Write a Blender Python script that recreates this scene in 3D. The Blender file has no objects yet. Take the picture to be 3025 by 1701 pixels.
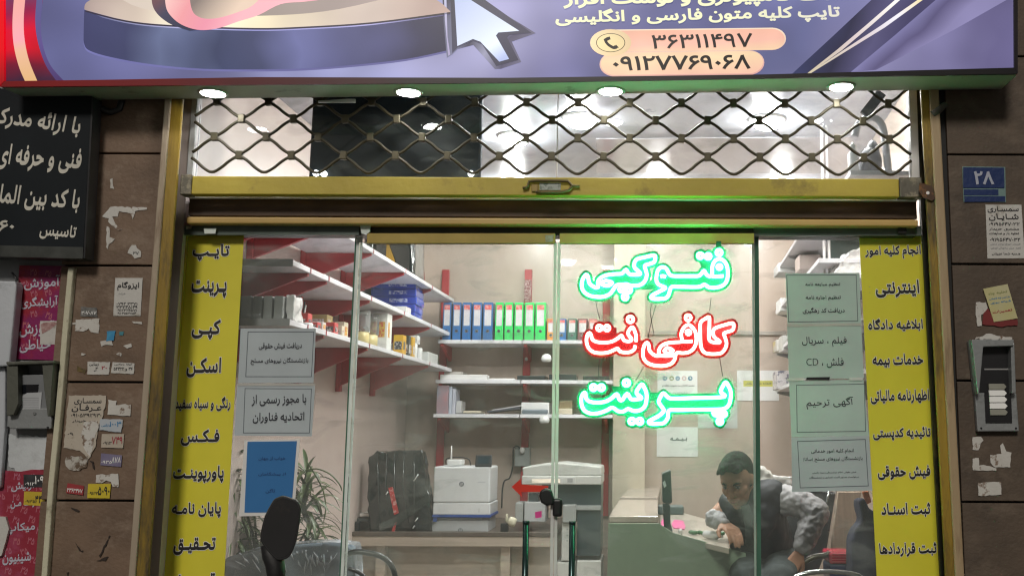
import bpy, bmesh, math, random, re
import numpy as np
from mathutils import Vector, Matrix, noise
from mathutils.geometry import delaunay_2d_cdt
R = math.radians
random.seed(7)
scene = bpy.context.scene
col = scene.collection

# ------------------------------------------------------------------ camera
CAM = Vector((0.0, -4.15, 1.6)); F_PX = 3065.0; CX, CY = 1900.0, 822.0; PITCH, ROLL = R(8.6), 0.004
cam = bpy.data.cameras.new('camera'); cam_o = bpy.data.objects.new('camera', cam); col.objects.link(cam_o)
M_CAM = Matrix.Rotation(R(90) + PITCH, 3, 'X') @ Matrix.Rotation(ROLL, 3, 'Z')
cam_o.matrix_world = Matrix.Translation(CAM) @ M_CAM.to_4x4()
cam.sensor_width = 36.0; cam.lens = 36.0 * F_PX / 3025.0
cam.shift_x = (1512.5 - CX) / 3025.0; cam.shift_y = (CY - 850.5) / 3025.0
cam.clip_start = 0.05; cam.clip_end = 500
scene.camera = cam_o

# ------------------------------------------------------------------ night sky, faint street light, exposure
w = bpy.data.worlds.new('World'); scene.world = w; w.use_nodes = True
wn = w.node_tree.nodes; wl = w.node_tree.links
sky = wn.new('ShaderNodeTexSky'); sky.sky_type = 'NISHITA'; sky.sun_disc = False
sky.sun_elevation = R(-4); sky.sun_rotation = R(200)
cityglow = wn.new('ShaderNodeMix'); cityglow.data_type = 'RGBA'; cityglow.blend_type = 'ADD'; cityglow.inputs['Factor'].default_value = 1.0
wl.new(sky.outputs['Color'], cityglow.inputs['A']); cityglow.inputs['B'].default_value = (0.80, 0.76, 0.70, 1)     # town lights on the night haze
wl.new(cityglow.outputs['Result'], wn['Background'].inputs['Color']); wn['Background'].inputs['Strength'].default_value = 0.12
sun = bpy.data.lights.new('street_light', 'SUN'); sun.energy = 1.5; sun.angle = R(11); sun.color = (1.0, 0.93, 0.84)
sun_o = bpy.data.objects.new('street_light', sun); col.objects.link(sun_o)
sun_o.rotation_euler = (R(56), 0, R(-9))
vs = scene.view_settings; vs.view_transform = 'Standard'; vs.look = 'None'; vs.exposure = 0.0; vs.gamma = 1.0
cy = scene.cycles
cy.use_denoising = True; cy.max_bounces = 10; cy.transparent_max_bounces = 24; cy.caustics_reflective = False; cy.caustics_refractive = False
cy.sample_clamp_indirect = 6.0; cy.filter_width = 1.25

S = 3025.0 / 2576.0
def ray(x, y):
    return M_CAM @ Vector(((x - CX) / F_PX, -(y - CY) / F_PX, -1.0))
def at(x, y, Y):                                    # a point of the plane Y seen at a photo position (3025 wide)
    d = ray(x, y); t = (Y - CAM.y) / d.y
    return CAM + d * t
def a2(x, y, Y): return at(x * S, y * S, Y)
def atz(x, y, z):
    d = ray(x, y); t = (z - CAM.z) / d.z
    return CAM + d * t
def atX(x, y, X):
    d = ray(x, y); t = (X - CAM.x) / d.x
    return CAM + d * t

# ------------------------------------------------------------------ materials
MATS = {}
def mat(name, c, rough=0.5, metal=0.0, var=0.12, scale=6.0, bump=0.0, bscale=40.0, c2=None, stretch=(1, 1, 1), coat=0.0, spec=0.5, emit=None, es=0.0, detail=6, thr=None):
    if name in MATS: return MATS[name]
    m = bpy.data.materials.new(name); m.use_nodes = True; n = m.node_tree.nodes; l = m.node_tree.links
    b = n['Principled BSDF']
    tc = n.new('ShaderNodeTexCoord'); mp = n.new('ShaderNodeMapping'); mp.inputs['Scale'].default_value = stretch
    l.new(tc.outputs['Object'], mp.inputs['Vector'])
    nz = n.new('ShaderNodeTexNoise'); nz.inputs['Scale'].default_value = scale; nz.inputs['Detail'].default_value = detail; nz.inputs['Roughness'].default_value = 0.62
    l.new(mp.outputs['Vector'], nz.inputs['Vector'])
    rp = n.new('ShaderNodeValToRGB')
    if c2 is None:
        a = tuple(max(0, v * (1 - var)) for v in c); d = tuple(min(1, v * (1 + var)) for v in c)
    else: a, d = c, c2
    lo, hi = thr or (0.3, 0.7)
    rp.color_ramp.elements[0].position = lo; rp.color_ramp.elements[1].position = hi
    rp.color_ramp.elements[0].color = (*a, 1); rp.color_ramp.elements[1].color = (*d, 1)
    l.new(nz.outputs['Fac'], rp.inputs['Fac']); l.new(rp.outputs['Color'], b.inputs['Base Color'])
    rr = n.new('ShaderNodeMapRange'); rr.inputs['To Min'].default_value = max(0.02, rough - 0.08); rr.inputs['To Max'].default_value = min(1, rough + 0.08)
    l.new(nz.outputs['Fac'], rr.inputs['Value']); l.new(rr.outputs['Result'], b.inputs['Roughness'])
    b.inputs['Metallic'].default_value = metal; b.inputs['Coat Weight'].default_value = coat; b.inputs['Specular IOR Level'].default_value = spec
    if bump:
        n2 = n.new('ShaderNodeTexNoise'); n2.inputs['Scale'].default_value = bscale; n2.inputs['Detail'].default_value = 5
        l.new(mp.outputs['Vector'], n2.inputs['Vector'])
        bp = n.new('ShaderNodeBump'); bp.inputs['Strength'].default_value = bump; bp.inputs['Distance'].default_value = 0.01
        l.new(n2.outputs['Fac'], bp.inputs['Height']); l.new(bp.outputs['Normal'], b.inputs['Normal'])
    if emit:
        b.inputs['Emission Color'].default_value = (*emit, 1); b.inputs['Emission Strength'].default_value = es
    MATS[name] = m
    return m
def worn(name, base, spots, lo=0.55, hi=0.62, scale=5.0, rough=0.45, metal=0.0, bump=0.15, stretch=(1, 1, 1), base2=None, coat=0.0):
    """two-layer paint: a base with its own mottling and spots of wear with hard borders"""
    if name in MATS: return MATS[name]
    m = mat(name, base, rough, metal, 0.15, 3.5, bump, 60, base2, stretch, coat); n = m.node_tree.nodes; l = m.node_tree.links
    b = n['Principled BSDF']; src = b.inputs['Base Color'].links[0].from_socket
    tc = n.new('ShaderNodeTexCoord'); nz = n.new('ShaderNodeTexNoise'); nz.inputs['Scale'].default_value = scale; nz.inputs['Detail'].default_value = 8; nz.inputs['Roughness'].default_value = 0.7
    mp = n.new('ShaderNodeMapping'); mp.inputs['Location'].default_value = (3.1, 1.7, 5.2); mp.inputs['Scale'].default_value = stretch
    l.new(tc.outputs['Object'], mp.inputs['Vector']); l.new(mp.outputs['Vector'], nz.inputs['Vector'])
    mr = n.new('ShaderNodeMapRange'); mr.inputs['From Min'].default_value = lo; mr.inputs['From Max'].default_value = hi
    l.new(nz.outputs['Fac'], mr.inputs['Value'])
    mx = n.new('ShaderNodeMix'); mx.data_type = 'RGBA'; l.new(mr.outputs['Result'], mx.inputs['Factor'])
    l.new(src, mx.inputs['A']); mx.inputs['B'].default_value = (*spots, 1)
    l.new(mx.outputs['Result'], b.inputs['Base Color'])
    return m
def srgb(r, g, b):
    f = lambda v: (v / 255 / 12.92) if v <= 10 else ((v / 255 + 0.055) / 1.055) ** 2.4
    return (f(r), f(g), f(b))
def mat_print(name, stops, p0, p1, es=1.0, glow=0.22, gscale=2.0):
    """backlit vinyl print: its printed colour runs along p0 > p1, the lamps behind light it unevenly"""
    m = bpy.data.materials.new(name); m.use_nodes = True; n = m.node_tree.nodes; l = m.node_tree.links
    b = n['Principled BSDF']; b.inputs['Roughness'].default_value = 0.35
    tc = n.new('ShaderNodeTexCoord')
    d = Vector(p1) - Vector(p0); L2 = d.length_squared
    sub = n.new('ShaderNodeVectorMath'); sub.operation = 'SUBTRACT'; sub.inputs[1].default_value = p0; l.new(tc.outputs['Object'], sub.inputs[0])
    dot = n.new('ShaderNodeVectorMath'); dot.operation = 'DOT_PRODUCT'; dot.inputs[1].default_value = d / L2; l.new(sub.outputs['Vector'], dot.inputs[0])
    nz = n.new('ShaderNodeTexNoise'); nz.inputs['Scale'].default_value = gscale; nz.inputs['Detail'].default_value = 2; l.new(tc.outputs['Object'], nz.inputs['Vector'])
    ma = n.new('ShaderNodeMath'); ma.operation = 'MULTIPLY_ADD'; l.new(nz.outputs['Fac'], ma.inputs[0]); ma.inputs[1].default_value = 0.25; l.new(dot.outputs['Value'], ma.inputs[2])
    mb = n.new('ShaderNodeMath'); mb.operation = 'SUBTRACT'; l.new(ma.outputs[0], mb.inputs[0]); mb.inputs[1].default_value = 0.125
    rp = n.new('ShaderNodeValToRGB'); cr = rp.color_ramp
    while len(cr.elements) < len(stops): cr.elements.new(0.5)
    for e, (p, c) in zip(cr.elements, stops): e.position = p; e.color = (*srgb(*c), 1)
    l.new(mb.outputs[0], rp.inputs['Fac'])
    n3 = n.new('ShaderNodeTexNoise'); n3.inputs['Scale'].default_value = gscale * 1.3; n3.inputs['Detail'].default_value = 1; l.new(tc.outputs['Object'], n3.inputs['Vector'])
    mr = n.new('ShaderNodeMapRange'); mr.inputs['From Min'].default_value = 0.3; mr.inputs['From Max'].default_value = 0.7
    mr.inputs['To Min'].default_value = es * (1 - glow); mr.inputs['To Max'].default_value = es * (1 + glow)
    l.new(n3.outputs['Fac'], mr.inputs['Value'])
    dk = n.new('ShaderNodeMix'); dk.data_type = 'RGBA'; dk.blend_type = 'MULTIPLY'; dk.inputs['Factor'].default_value = 1; l.new(rp.outputs['Color'], dk.inputs['A']); dk.inputs['B'].default_value = (.07, .07, .07, 1)
    l.new(dk.outputs['Result'], b.inputs['Base Color']); l.new(rp.outputs['Color'], b.inputs['Emission Color']); l.new(mr.outputs['Result'], b.inputs['Emission Strength'])
    return m
def mat_glass(name, tint, refl=0.06, dirt=0.03, dirtc=(.55, .6, .58), rough=0.02):
    """a pane: sees through, mirrors by fresnel, carries a thin film of dust and smears"""
    m = bpy.data.materials.new(name); m.use_nodes = True; n = m.node_tree.nodes; l = m.node_tree.links
    n.remove(n['Principled BSDF']); out = n['Material Output']
    tr = n.new('ShaderNodeBsdfTransparent'); tr.inputs['Color'].default_value = (*tint, 1)
    gl = n.new('ShaderNodeBsdfGlossy'); gl.inputs['Roughness'].default_value = rough
    fr = n.new('ShaderNodeFresnel'); fr.inputs['IOR'].default_value = 1.5 if refl else 1.01
    mx = n.new('ShaderNodeMixShader'); l.new(fr.outputs['Fac'], mx.inputs['Fac']); l.new(tr.outputs['BSDF'], mx.inputs[1]); l.new(gl.outputs['BSDF'], mx.inputs[2])
    df = n.new('ShaderNodeBsdfDiffuse'); df.inputs['Color'].default_value = (*dirtc, 1)
    tc = n.new('ShaderNodeTexCoord'); mp = n.new('ShaderNodeMapping'); mp.inputs['Scale'].default_value = (1.6, 1, .7); l.new(tc.outputs['Object'], mp.inputs['Vector'])
    nz = n.new('ShaderNodeTexNoise'); nz.inputs['Scale'].default_value = 2.4; nz.inputs['Detail'].default_value = 7; l.new(mp.outputs['Vector'], nz.inputs['Vector'])
    mr = n.new('ShaderNodeMapRange'); mr.inputs['From Min'].default_value = .35; mr.inputs['From Max'].default_value = .75; mr.inputs['To Min'].default_value = dirt * .4; mr.inputs['To Max'].default_value = dirt * 2.2
    l.new(nz.outputs['Fac'], mr.inputs['Value'])
    mq = n.new('ShaderNodeMapping'); mq.inputs['Scale'].default_value = (1.1, 1, 3.2); mq.inputs['Rotation'].default_value = (0, R(24), 0); l.new(tc.outputs['Object'], mq.inputs['Vector'])
    n2 = n.new('ShaderNodeTexNoise'); n2.inputs['Scale'].default_value = 3.4; n2.inputs['Detail'].default_value = 9; n2.inputs['Distortion'].default_value = .8; l.new(mq.outputs['Vector'], n2.inputs['Vector'])
    r2 = n.new('ShaderNodeMapRange'); r2.inputs['From Min'].default_value = .56; r2.inputs['From Max'].default_value = .70; r2.inputs['To Min'].default_value = 0; r2.inputs['To Max'].default_value = dirt * 1.9
    l.new(n2.outputs['Fac'], r2.inputs['Value'])
    ad = n.new('ShaderNodeMath'); ad.operation = 'ADD'; l.new(mr.outputs['Result'], ad.inputs[0]); l.new(r2.outputs['Result'], ad.inputs[1])
    m2 = n.new('ShaderNodeMixShader'); l.new(ad.outputs[0], m2.inputs['Fac']); l.new(mx.outputs['Shader'], m2.inputs[1]); l.new(df.outputs['BSDF'], m2.inputs[2])
    l.new(m2.outputs['Shader'], out.inputs['Surface'])
    return m

# ------------------------------------------------------------------ objects
def tag(o, label=None, cat=None, group=None, kind=None):
    if label: o['label'] = label
    if cat: o['category'] = cat
    if group: o['group'] = group
    if kind: o['kind'] = kind
    return o
def empty(name, loc=(0, 0, 0), label=None, cat=None, group=None):
    o = bpy.data.objects.new(name, None); col.objects.link(o); o.location = loc; o.empty_display_size = 0.05
    return tag(o, label, cat, group)
class MB:
    def __init__(s): s.v = []; s.f = []; s.m = []; s.sm = []
    def add(s, vs, fs, mi=0, smooth=False):
        o = len(s.v); s.v += [tuple(v) for v in vs]
        for f in fs: s.f.append(tuple(i + o for i in f)); s.m.append(mi); s.sm.append(smooth)
        return s
    def box(s, x0, x1, y0, y1, z0, z1, mi=0):
        x0, x1 = min(x0, x1), max(x0, x1); y0, y1 = min(y0, y1), max(y0, y1); z0, z1 = min(z0, z1), max(z0, z1)
        v = [(x, y, z) for z in (z0, z1) for y in (y0, y1) for x in (x0, x1)]
        return s.add(v, [(0, 2, 3, 1), (4, 5, 7, 6), (0, 1, 5, 4), (2, 6, 7, 3), (0, 4, 6, 2), (1, 3, 7, 5)], mi)
    def obox(s, c, sx, sy, sz, rot, mi=0):          # oriented box
        v = [Vector(c) + rot @ Vector((x * sx / 2, y * sy / 2, z * sz / 2)) for z in (-1, 1) for y in (-1, 1) for x in (-1, 1)]
        return s.add(v, [(0, 2, 3, 1), (4, 5, 7, 6), (0, 1, 5, 4), (2, 6, 7, 3), (0, 4, 6, 2), (1, 3, 7, 5)], mi)
    def prism(s, pts, off, mi=0, smooth=False):     # polygon of 3D points pushed along off
        n = len(pts); off = Vector(off); a = [Vector(p) for p in pts]
        nrm = Vector((0, 0, 0))
        for i in range(n): nrm += a[i].cross(a[(i + 1) % n])
        if nrm.dot(off) > 0: a.reverse()
        v = a + [p + off for p in a]
        f = [tuple(range(n)), tuple(range(2 * n - 1, n - 1, -1))]
        f += [((i + 1) % n, i, i + n, (i + 1) % n + n) for i in range(n)]
        return s.add(v, f, mi, smooth)
    def tube(s, pts, r, n=8, closed=False, mi=0, caps=True):
        P = [Vector(p) for p in pts]; N = len(P); rs = r if isinstance(r, (list, tuple)) else [r] * N
        T = []
        for i in range(N):
            a = P[(i - 1) % N] if (closed or i) else P[0]; b = P[(i + 1) % N] if (closed or i < N - 1) else P[-1]
            t = (b - a); T.append(t.normalized() if t.length > 1e-9 else Vector((0, 0, 1)))
        up = Vector((0, 1, 0)) if abs(T[0].y) < .9 else Vector((1, 0, 0))
        u = (up - T[0] * up.dot(T[0])).normalized(); vs = []
        for i in range(N):
            u = u - T[i] * u.dot(T[i]); u = u.normalized() if u.length > 1e-6 else T[i].orthogonal().normalized()
            w_ = T[i].cross(u)
            vs += [P[i] + (u * math.cos(2 * math.pi * k / n) + w_ * math.sin(2 * math.pi * k / n)) * rs[i] for k in range(n)]
        fs = []
        for i in range(N if closed else N - 1):
            j = (i + 1) % N
            for k in range(n): fs.append((i * n + k, i * n + (k + 1) % n, j * n + (k + 1) % n, j * n + k))
        s.add(vs, fs, mi, True)
        if caps and not closed:
            o = len(s.v) - N * n
            s.f += [tuple(o + k for k in range(n - 1, -1, -1)), tuple(o + (N - 1) * n + k for k in range(n))]; s.m += [mi, mi]; s.sm += [False, False]
        return s
    def lathe(s, prof, c=(0, 0, 0), n=20, axis='Z', mi=0):   # profile of (radius, height)
        vs = []; c = Vector(c)
        for r, h in prof:
            for k in range(n):
                a = 2 * math.pi * k / n; x, y = r * math.cos(a), r * math.sin(a)
                vs.append(c + (Vector((x, y, h)) if axis == 'Z' else Vector((x, h, -y)) if axis == 'Y' else Vector((h, x, y))))
        fs = [(i * n + k, i * n + (k + 1) % n, (i + 1) * n + (k + 1) % n, (i + 1) * n + k) for i in range(len(prof) - 1) for k in range(n)]
        s.add(vs, fs, mi, True); o = len(s.v) - len(prof) * n
        s.f += [tuple(o + k for k in range(n - 1, -1, -1)), tuple(o + (len(prof) - 1) * n + k for k in range(n))]; s.m += [mi, mi]; s.sm += [False, False]
        return s
    def ball(s, c, rx, ry=None, rz=None, n=12, mi=0, rot=None):
        ry = ry or rx; rz = rz or rx; vs = []; c = Vector(c)
        for i in range(n + 1):
            t = math.pi * i / n
            for k in range(2 * n):
                a = math.pi * k / n
                p = Vector((rx * math.sin(t) * math.cos(a), ry * math.sin(t) * math.sin(a), rz * math.cos(t)))
                vs.append(c + (rot @ p if rot else p))
        m = 2 * n
        fs = [(i * m + k, (i + 1) * m + k, (i + 1) * m + (k + 1) % m, i * m + (k + 1) % m) for i in range(n) for k in range(m)]
        return s.add(vs, fs, mi, True)
    def build(s, name, m, parent=None, bevel=0.0, seg=2, label=None, cat=None, group=None, kind=None, noweld=True):
        me = bpy.data.meshes.new(name); me.from_pydata(s.v, [], s.f)
        for mm in (m if isinstance(m, (list, tuple)) else [m]): me.materials.append(mm)
        me.polygons.foreach_set('material_index', s.m); me.polygons.foreach_set('use_smooth', s.sm); me.update()
        if bevel or not noweld:
            bm = bmesh.new(); bm.from_mesh(me); bmesh.ops.recalc_face_normals(bm, faces=bm.faces); bm.to_mesh(me); bm.free()
        o = bpy.data.objects.new(name, me); col.objects.link(o)
        if parent: o.parent = parent; o.matrix_parent_inverse = Matrix.Translation(parent.location).inverted() if parent.type == 'EMPTY' else Matrix.Identity(4)
        if bevel:
            b = o.modifiers.new('bevel', 'BEVEL'); b.width = bevel; b.segments = seg; b.limit_method = 'ANGLE'; b.angle_limit = R(40); b.harden_normals = False
        return tag(o, label, cat, group, kind)
def px(pts, Y, s2=False): return [(a2 if s2 else at)(x, y, Y) for x, y in pts]
def rect_px(x0, x1, y0, y1, Y, s2=False): return px([(x0, y0), (x1, y0), (x1, y1), (x0, y1)], Y, s2)
def copy_tree(o, parent=None):
    c = o.copy(); col.objects.link(c)
    if parent: c.parent = parent
    for ch in [k for k in o.children]: copy_tree(ch, c)
    return c

# ------------------------------------------------------------------ Persian lettering
FORM = {}
for ch, b in {'ب': 0xFE8F, 'ت': 0xFE95, 'ث': 0xFE99, 'ج': 0xFE9D, 'ح': 0xFEA1, 'خ': 0xFEA5, 'س': 0xFEB1, 'ش': 0xFEB5, 'ص': 0xFEB9, 'ض': 0xFEBD, 'ط': 0xFEC1, 'ظ': 0xFEC5, 'ع': 0xFEC9, 'غ': 0xFECD, 'ف': 0xFED1, 'ق': 0xFED5, 'ل': 0xFEDD, 'م': 0xFEE1, 'ن': 0xFEE5, 'ه': 0xFEE9, 'پ': 0xFB56, 'چ': 0xFB7A, 'ک': 0xFB8E, 'گ': 0xFB92, 'ی': 0xFBFC, 'ئ': 0xFE89}.items(): FORM[ch] = (b, b + 1, b + 2, b + 3)
for ch, b in {'آ': 0xFE81, 'ا': 0xFE8D, 'أ': 0xFE83, 'د': 0xFEA9, 'ذ': 0xFEAB, 'ر': 0xFEAD, 'ز': 0xFEAF, 'ژ': 0xFB8A, 'و': 0xFEED, '\u0001': 0xFEFB}.items(): FORM[ch] = (b, b + 1, None, None)
def shape(s):
    s = s.replace('لا', '\u0001'); out = []
    for i, c in enumerate(s):
        if c not in FORM: out.append(c); continue
        p = s[i - 1] if i else ''; n = s[i + 1] if i + 1 < len(s) else ''
        jp = p == 'ـ' or (p in FORM and FORM[p][2] is not None)
        jn = FORM[c][2] is not None and (n in FORM or n == 'ـ')
        iso, fin, ini, med = FORM[c]
        out.append(chr(med if jp and jn else fin if jp else ini if jn else iso))
    return re.sub(r'[۰-۹0-9A-Za-z]+', lambda m: m.group(0)[::-1], ''.join(out)[::-1])
def contours(s, res=3):
    """closed outlines of a line of lettering, at size 1"""
    cu = bpy.data.curves.new('t', 'FONT'); cu.body = shape(s); cu.size = 1; cu.resolution_u = res; cu.fill_mode = 'NONE'
    o = bpy.data.objects.new('t', cu); col.objects.link(o)
    dg = bpy.context.evaluated_depsgraph_get(); me = o.evaluated_get(dg).to_mesh()
    V = [(v.co.x, v.co.y) for v in me.vertices]; nb = {}
    for e in me.edges: nb.setdefault(e.vertices[0], []).append(e.vertices[1])
    E = [tuple(e.vertices) for e in me.edges]
    o.evaluated_get(dg).to_mesh_clear(); bpy.data.objects.remove(o); bpy.data.curves.remove(cu)
    nxt = {}
    adj = {}
    for a, b in E: adj.setdefault(a, []).append(b); adj.setdefault(b, []).append(a)
    seen = set(); out = []
    for st in sorted(adj):
        if st in seen: continue
        loop = [st]; seen.add(st); cur = st; prev = None
        fw = [b for a, b in E if a == st] if False else adj[st]
        nx = st + 1 if st + 1 in adj[st] else adj[st][0]
        while nx not in seen:
            loop.append(nx); seen.add(nx)
            c2 = [k for k in adj[nx] if k not in seen]
            if not c2: break
            nx = c2[0]
        P = []
        for i in loop:
            q = V[i]
            if not P or (q[0] - P[-1][0]) ** 2 + (q[1] - P[-1][1]) ** 2 > 1e-8: P.append(q)
        if len(P) > 2: out.append(np.array(P))
    return out
def grow(loop, dx, dy, sgn):
    n = len(loop); a = np.roll(loop, 1, 0); b = np.roll(loop, -1, 0)
    t1 = loop - a; t2 = b - loop
    t1 = t1 / np.maximum(np.linalg.norm(t1, axis=1, keepdims=True), 1e-9); t2 = t2 / np.maximum(np.linalg.norm(t2, axis=1, keepdims=True), 1e-9)
    n1 = np.stack([t1[:, 1], -t1[:, 0]], 1); n2 = np.stack([t2[:, 1], -t2[:, 0]], 1)
    m = n1 + n2; L = np.linalg.norm(m, axis=1, keepdims=True); m = m / np.maximum(L, 1e-6)
    k = 1 / np.maximum((m * n1).sum(1, keepdims=True), 0.55)
    m = m * k * sgn
    return loop + m * np.array([[dx, dy]])
def fill(loops):
    """triangles of the union of closed outlines (nonzero winding)"""
    vs = []; es = []
    for L in loops:
        o = len(vs); n = len(L); vs += [Vector((float(p[0]), float(p[1]))) for p in L]; es += [(o + i, o + (i + 1) % n) for i in range(n)]
    r = delaunay_2d_cdt(vs, es, [], 0, 1e-6)
    V = np.array([(v.x, v.y) for v in r[0]]); T = [f for f in r[2] if len(f) == 3]
    if not T: return V, []
    T = np.array(T); C = V[T].mean(1)
    A = np.concatenate([L for L in loops]); B = np.concatenate([np.roll(L, -1, 0) for L in loops])
    wn_ = np.zeros(len(C), int)
    for i in range(0, len(C), 400):
        c = C[i:i + 400]; px_, py_ = c[:, :1], c[:, 1:]
        y1, y2, x1, x2 = A[None, :, 1], B[None, :, 1], A[None, :, 0], B[None, :, 0]
        cr = (x2 - x1) * (py_ - y1) - (px_ - x1) * (y2 - y1)
        wn_[i:i + 400] = ((y1 <= py_) & (y2 > py_) & (cr > 0)).sum(1) - ((y1 > py_) & (y2 <= py_) & (cr < 0)).sum(1)
    return V, [tuple(int(k) for k in t) for t in T[wn_ != 0]]
CT = {}
def text_tris(s, dx, dy, res=3):
    key = (s, dx, dy)
    if key not in CT:
        L = CT.get(s)
        if L is None:
            L = contours(s, res); CT[s] = L
        tot = sum((np.roll(l, -1, 0)[:, 0] * l[:, 1] - l[:, 0] * np.roll(l, -1, 0)[:, 1]).sum() for l in L)   # >0: outlines run clockwise
        sg = -1 if tot > 0 else 1
        CT[key] = fill([grow(l, dx, dy, sg) for l in L] if dx or dy else L)
    return CT[key]
def text(name, s, pa, pb, m, parent, h=None, bold=(.012, .03), halo=None, lift=0.0015, n=(0, -1, 0), res=3, label=None, hbold=.035):
    """a printed line of lettering running between the points pa (left) and pb (right) at half its height"""
    pa, pb = Vector(pa), Vector(pb); n = Vector(n); u = (pb - pa); W = u.length; u = u.normalized(); v = u.cross(n) * -1
    v = n.cross(u)
    V, T = text_tris(s, bold[0], bold[1], res)
    x0, x1, y0, y1 = V[:, 0].min(), V[:, 0].max(), V[:, 1].min(), V[:, 1].max()
    sc = W / (x1 - x0); sy = sc if h is None else h / (y1 - y0); mid = (pa + pb) / 2
    def put(V, T, lf, nm, mm):
        mb = MB(); mb.add([mid + u * ((p[0] - (x0 + x1) / 2) * sc) + v * ((p[1] - (y0 + y1) / 2) * sy) + n * lf for p in V], [t for t in T])
        return mb.build(nm, mm, parent, label=label)
    o = put(V, T, lift, name, m)
    if halo:
        V2, T2 = text_tris(s, bold[0] + hbold, bold[1] + hbold, res)
        put(V2, T2, lift - .0007, 'lettering_outline', halo)
    return o
# ------------------------------------------------------------------ shared materials
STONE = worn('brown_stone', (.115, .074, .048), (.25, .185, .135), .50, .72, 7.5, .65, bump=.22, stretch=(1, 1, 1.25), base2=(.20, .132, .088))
STONE_R = worn('brown_stone_shaded', (.058, .042, .030), (.14, .105, .076), .50, .72, 7.0, .65, bump=.22, stretch=(1, 1, 1.25), base2=(.115, .082, .057))  # same stone as the left pillar, its dimmer light painted as darker colour
YEL = worn('yellow_paint', (.38, .29, .035), (.16, .11, .03), .58, .72, 4.0, .5, bump=.15, base2=(.50, .40, .05), stretch=(.6, 1, .6))
YELR = worn('yellow_rail_paint', (.22, .135, .014), (.055, .04, .018), .47, .66, 7.0, .5, bump=.2, base2=(.38, .255, .024), stretch=(1.4, 1, .3))
TAN = mat('tan_tube_paint', (.56, .38, .13), .4, 0, .14, 5, .08, stretch=(.4, 1, 1))
BLACKGAP = mat('black_rubber', (.012, .012, .011), .7)
ALU = worn('dull_aluminium', (.36, .33, .26), (.2, .15, .08), .6, .7, 6, .42, .6, .1, stretch=(1, 1, .2), base2=(.45, .41, .33))
TRIMW = worn('wooden_trim', (.33, .235, .13), (.17, .11, .06), .55, .68, 7, .5, 0, .2, stretch=(1, 1, .15), base2=(.43, .33, .2))
BROWNST = mat('brown_painted_steel', (.085, .05, .028), .5, 0, .3, 4, .1)
SOFFIT = worn('grey_sheet_soffit', (.30, .31, .27), (.2, .2, .17), .6, .66, 6, .5, 0, .08, base2=(.36, .37, .33))
DARKM = mat('dark_metal', (.02, .02, .022), .4, .3)
BLACK = mat('black_plastic', (.012, .012, .014), .38)
STEEL = mat('steel', (.45, .47, .48), .25, .9)
INK = mat('black_ink', (.012, .012, .014), .6, var=.1)
WHITEINK = mat('white_ink', (.82, .82, .8), .5, var=.05)
PAPER = mat('paper_white', (.72, .72, .71), .6, var=.05, scale=3, bump=.05, bscale=8)
PAPERG = mat('paper_in_film', (.46, .52, .55), .32, var=.08, scale=3, bump=.04, bscale=9, coat=.3)
PAPERG2 = mat('paper_in_film_green', (.45, .56, .53), .32, var=.08, scale=3, bump=.04, bscale=9, coat=.3)
RED = mat('red_shelf_paint', (.36, .022, .03), .4, 0, .15, 6, .05)
SHELFW = mat('white_shelf_paint', (.66, .65, .68), .35, 0, .05, 5)
WALLI = worn('beige_wall_tile', (.47, .38, .315), (.51, .43, .37), .45, .65, 1.3, .3, bump=.03, base2=(.51, .42, .355), coat=.2)
CEIL = worn('white_ceiling_board', (.46, .49, .55), (.38, .41, .47), .5, .6, 1.2, .3, bump=.02, base2=(.52, .55, .61), coat=.3)
FLOORI = mat('floor_tile', (.42, .38, .33), .25, 0, .1, 3, coat=.3)
GREYP = mat('grey_plastic', (.30, .30, .30), .45)
WHITEP = mat('white_plastic', (.68, .68, .67), .35, var=.04)
TORN = worn('torn_paper', (.48, .46, .42), (.2, .14, .1), .56, .62, 26, .75, base2=(.62, .61, .58))
def lampm(name, c, s):
    m = bpy.data.materials.new(name); m.use_nodes = True; b = m.node_tree.nodes['Principled BSDF']
    b.inputs['Base Color'].default_value = (.8, .8, .8, 1); b.inputs['Emission Color'].default_value = (*c, 1); b.inputs['Emission Strength'].default_value = s
    return m
LED = lampm('led_white', (1.0, .99, .95), 60.0)
LEDIN = lampm('led_room', (1.0, .975, .95), 260.0)

# ------------------------------------------------------------------ ground and step
MB().box(-40, 40, -40, 6, -.3, 0).build('pavement', mat('pavement_stone', (.13, .125, .12), .7, 0, .25, 2.2, .3), kind='structure')
MB().box(-1.86, 1.16, -.42, .1, .004, .2).box(-1.86, 1.16, -.1, .1, .2, .36).build('entrance_step', STONE, bevel=.008, kind=None, label='brown stone step leading up to the glass doors', cat='step')

# ------------------------------------------------------------------ pillars and facade
gl = [1.30, .745]                                      # stone courses follow the grooves in the photo
ZG = [at(250, y, -.03).z for y in (1478, 1128, 784, 453)]
ZR = [at(2900, y, -.03).z for y in (1482, 1124, 780, 457)]
XL1 = a2(372, 860, -.03).x; XL0 = a2(150, 860, -.03).x
def pillar(x0, x1, zs, m, label):
    r = empty('stone_pillar', ((x0 + x1) / 2, 0, 0), label, 'pillar')
    b = MB(); z = 0.0; lv = [0.0, zs[0] - .45] + zs + [zs[-1] + .42, zs[-1] + .86, 4.6]
    rnd = random.Random(len(label))
    for a, c in zip(lv[:-1], lv[1:]):
        dy = rnd.uniform(-.0015, .0015)
        b.box(x0, x1, -.03 + dy, .02, a + .004, c - .004)
    b.build('stone_cladding', m, r, bevel=.003)
    MB().box(x0 + .004, x1 - .004, .0225, .25, 0, 4.6).build('core', mat('mortar', (.05, .04, .035), .9), r)
    return r
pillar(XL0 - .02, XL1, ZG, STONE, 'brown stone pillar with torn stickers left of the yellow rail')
XR0 = a2(2398, 724, -.03).x
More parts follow.
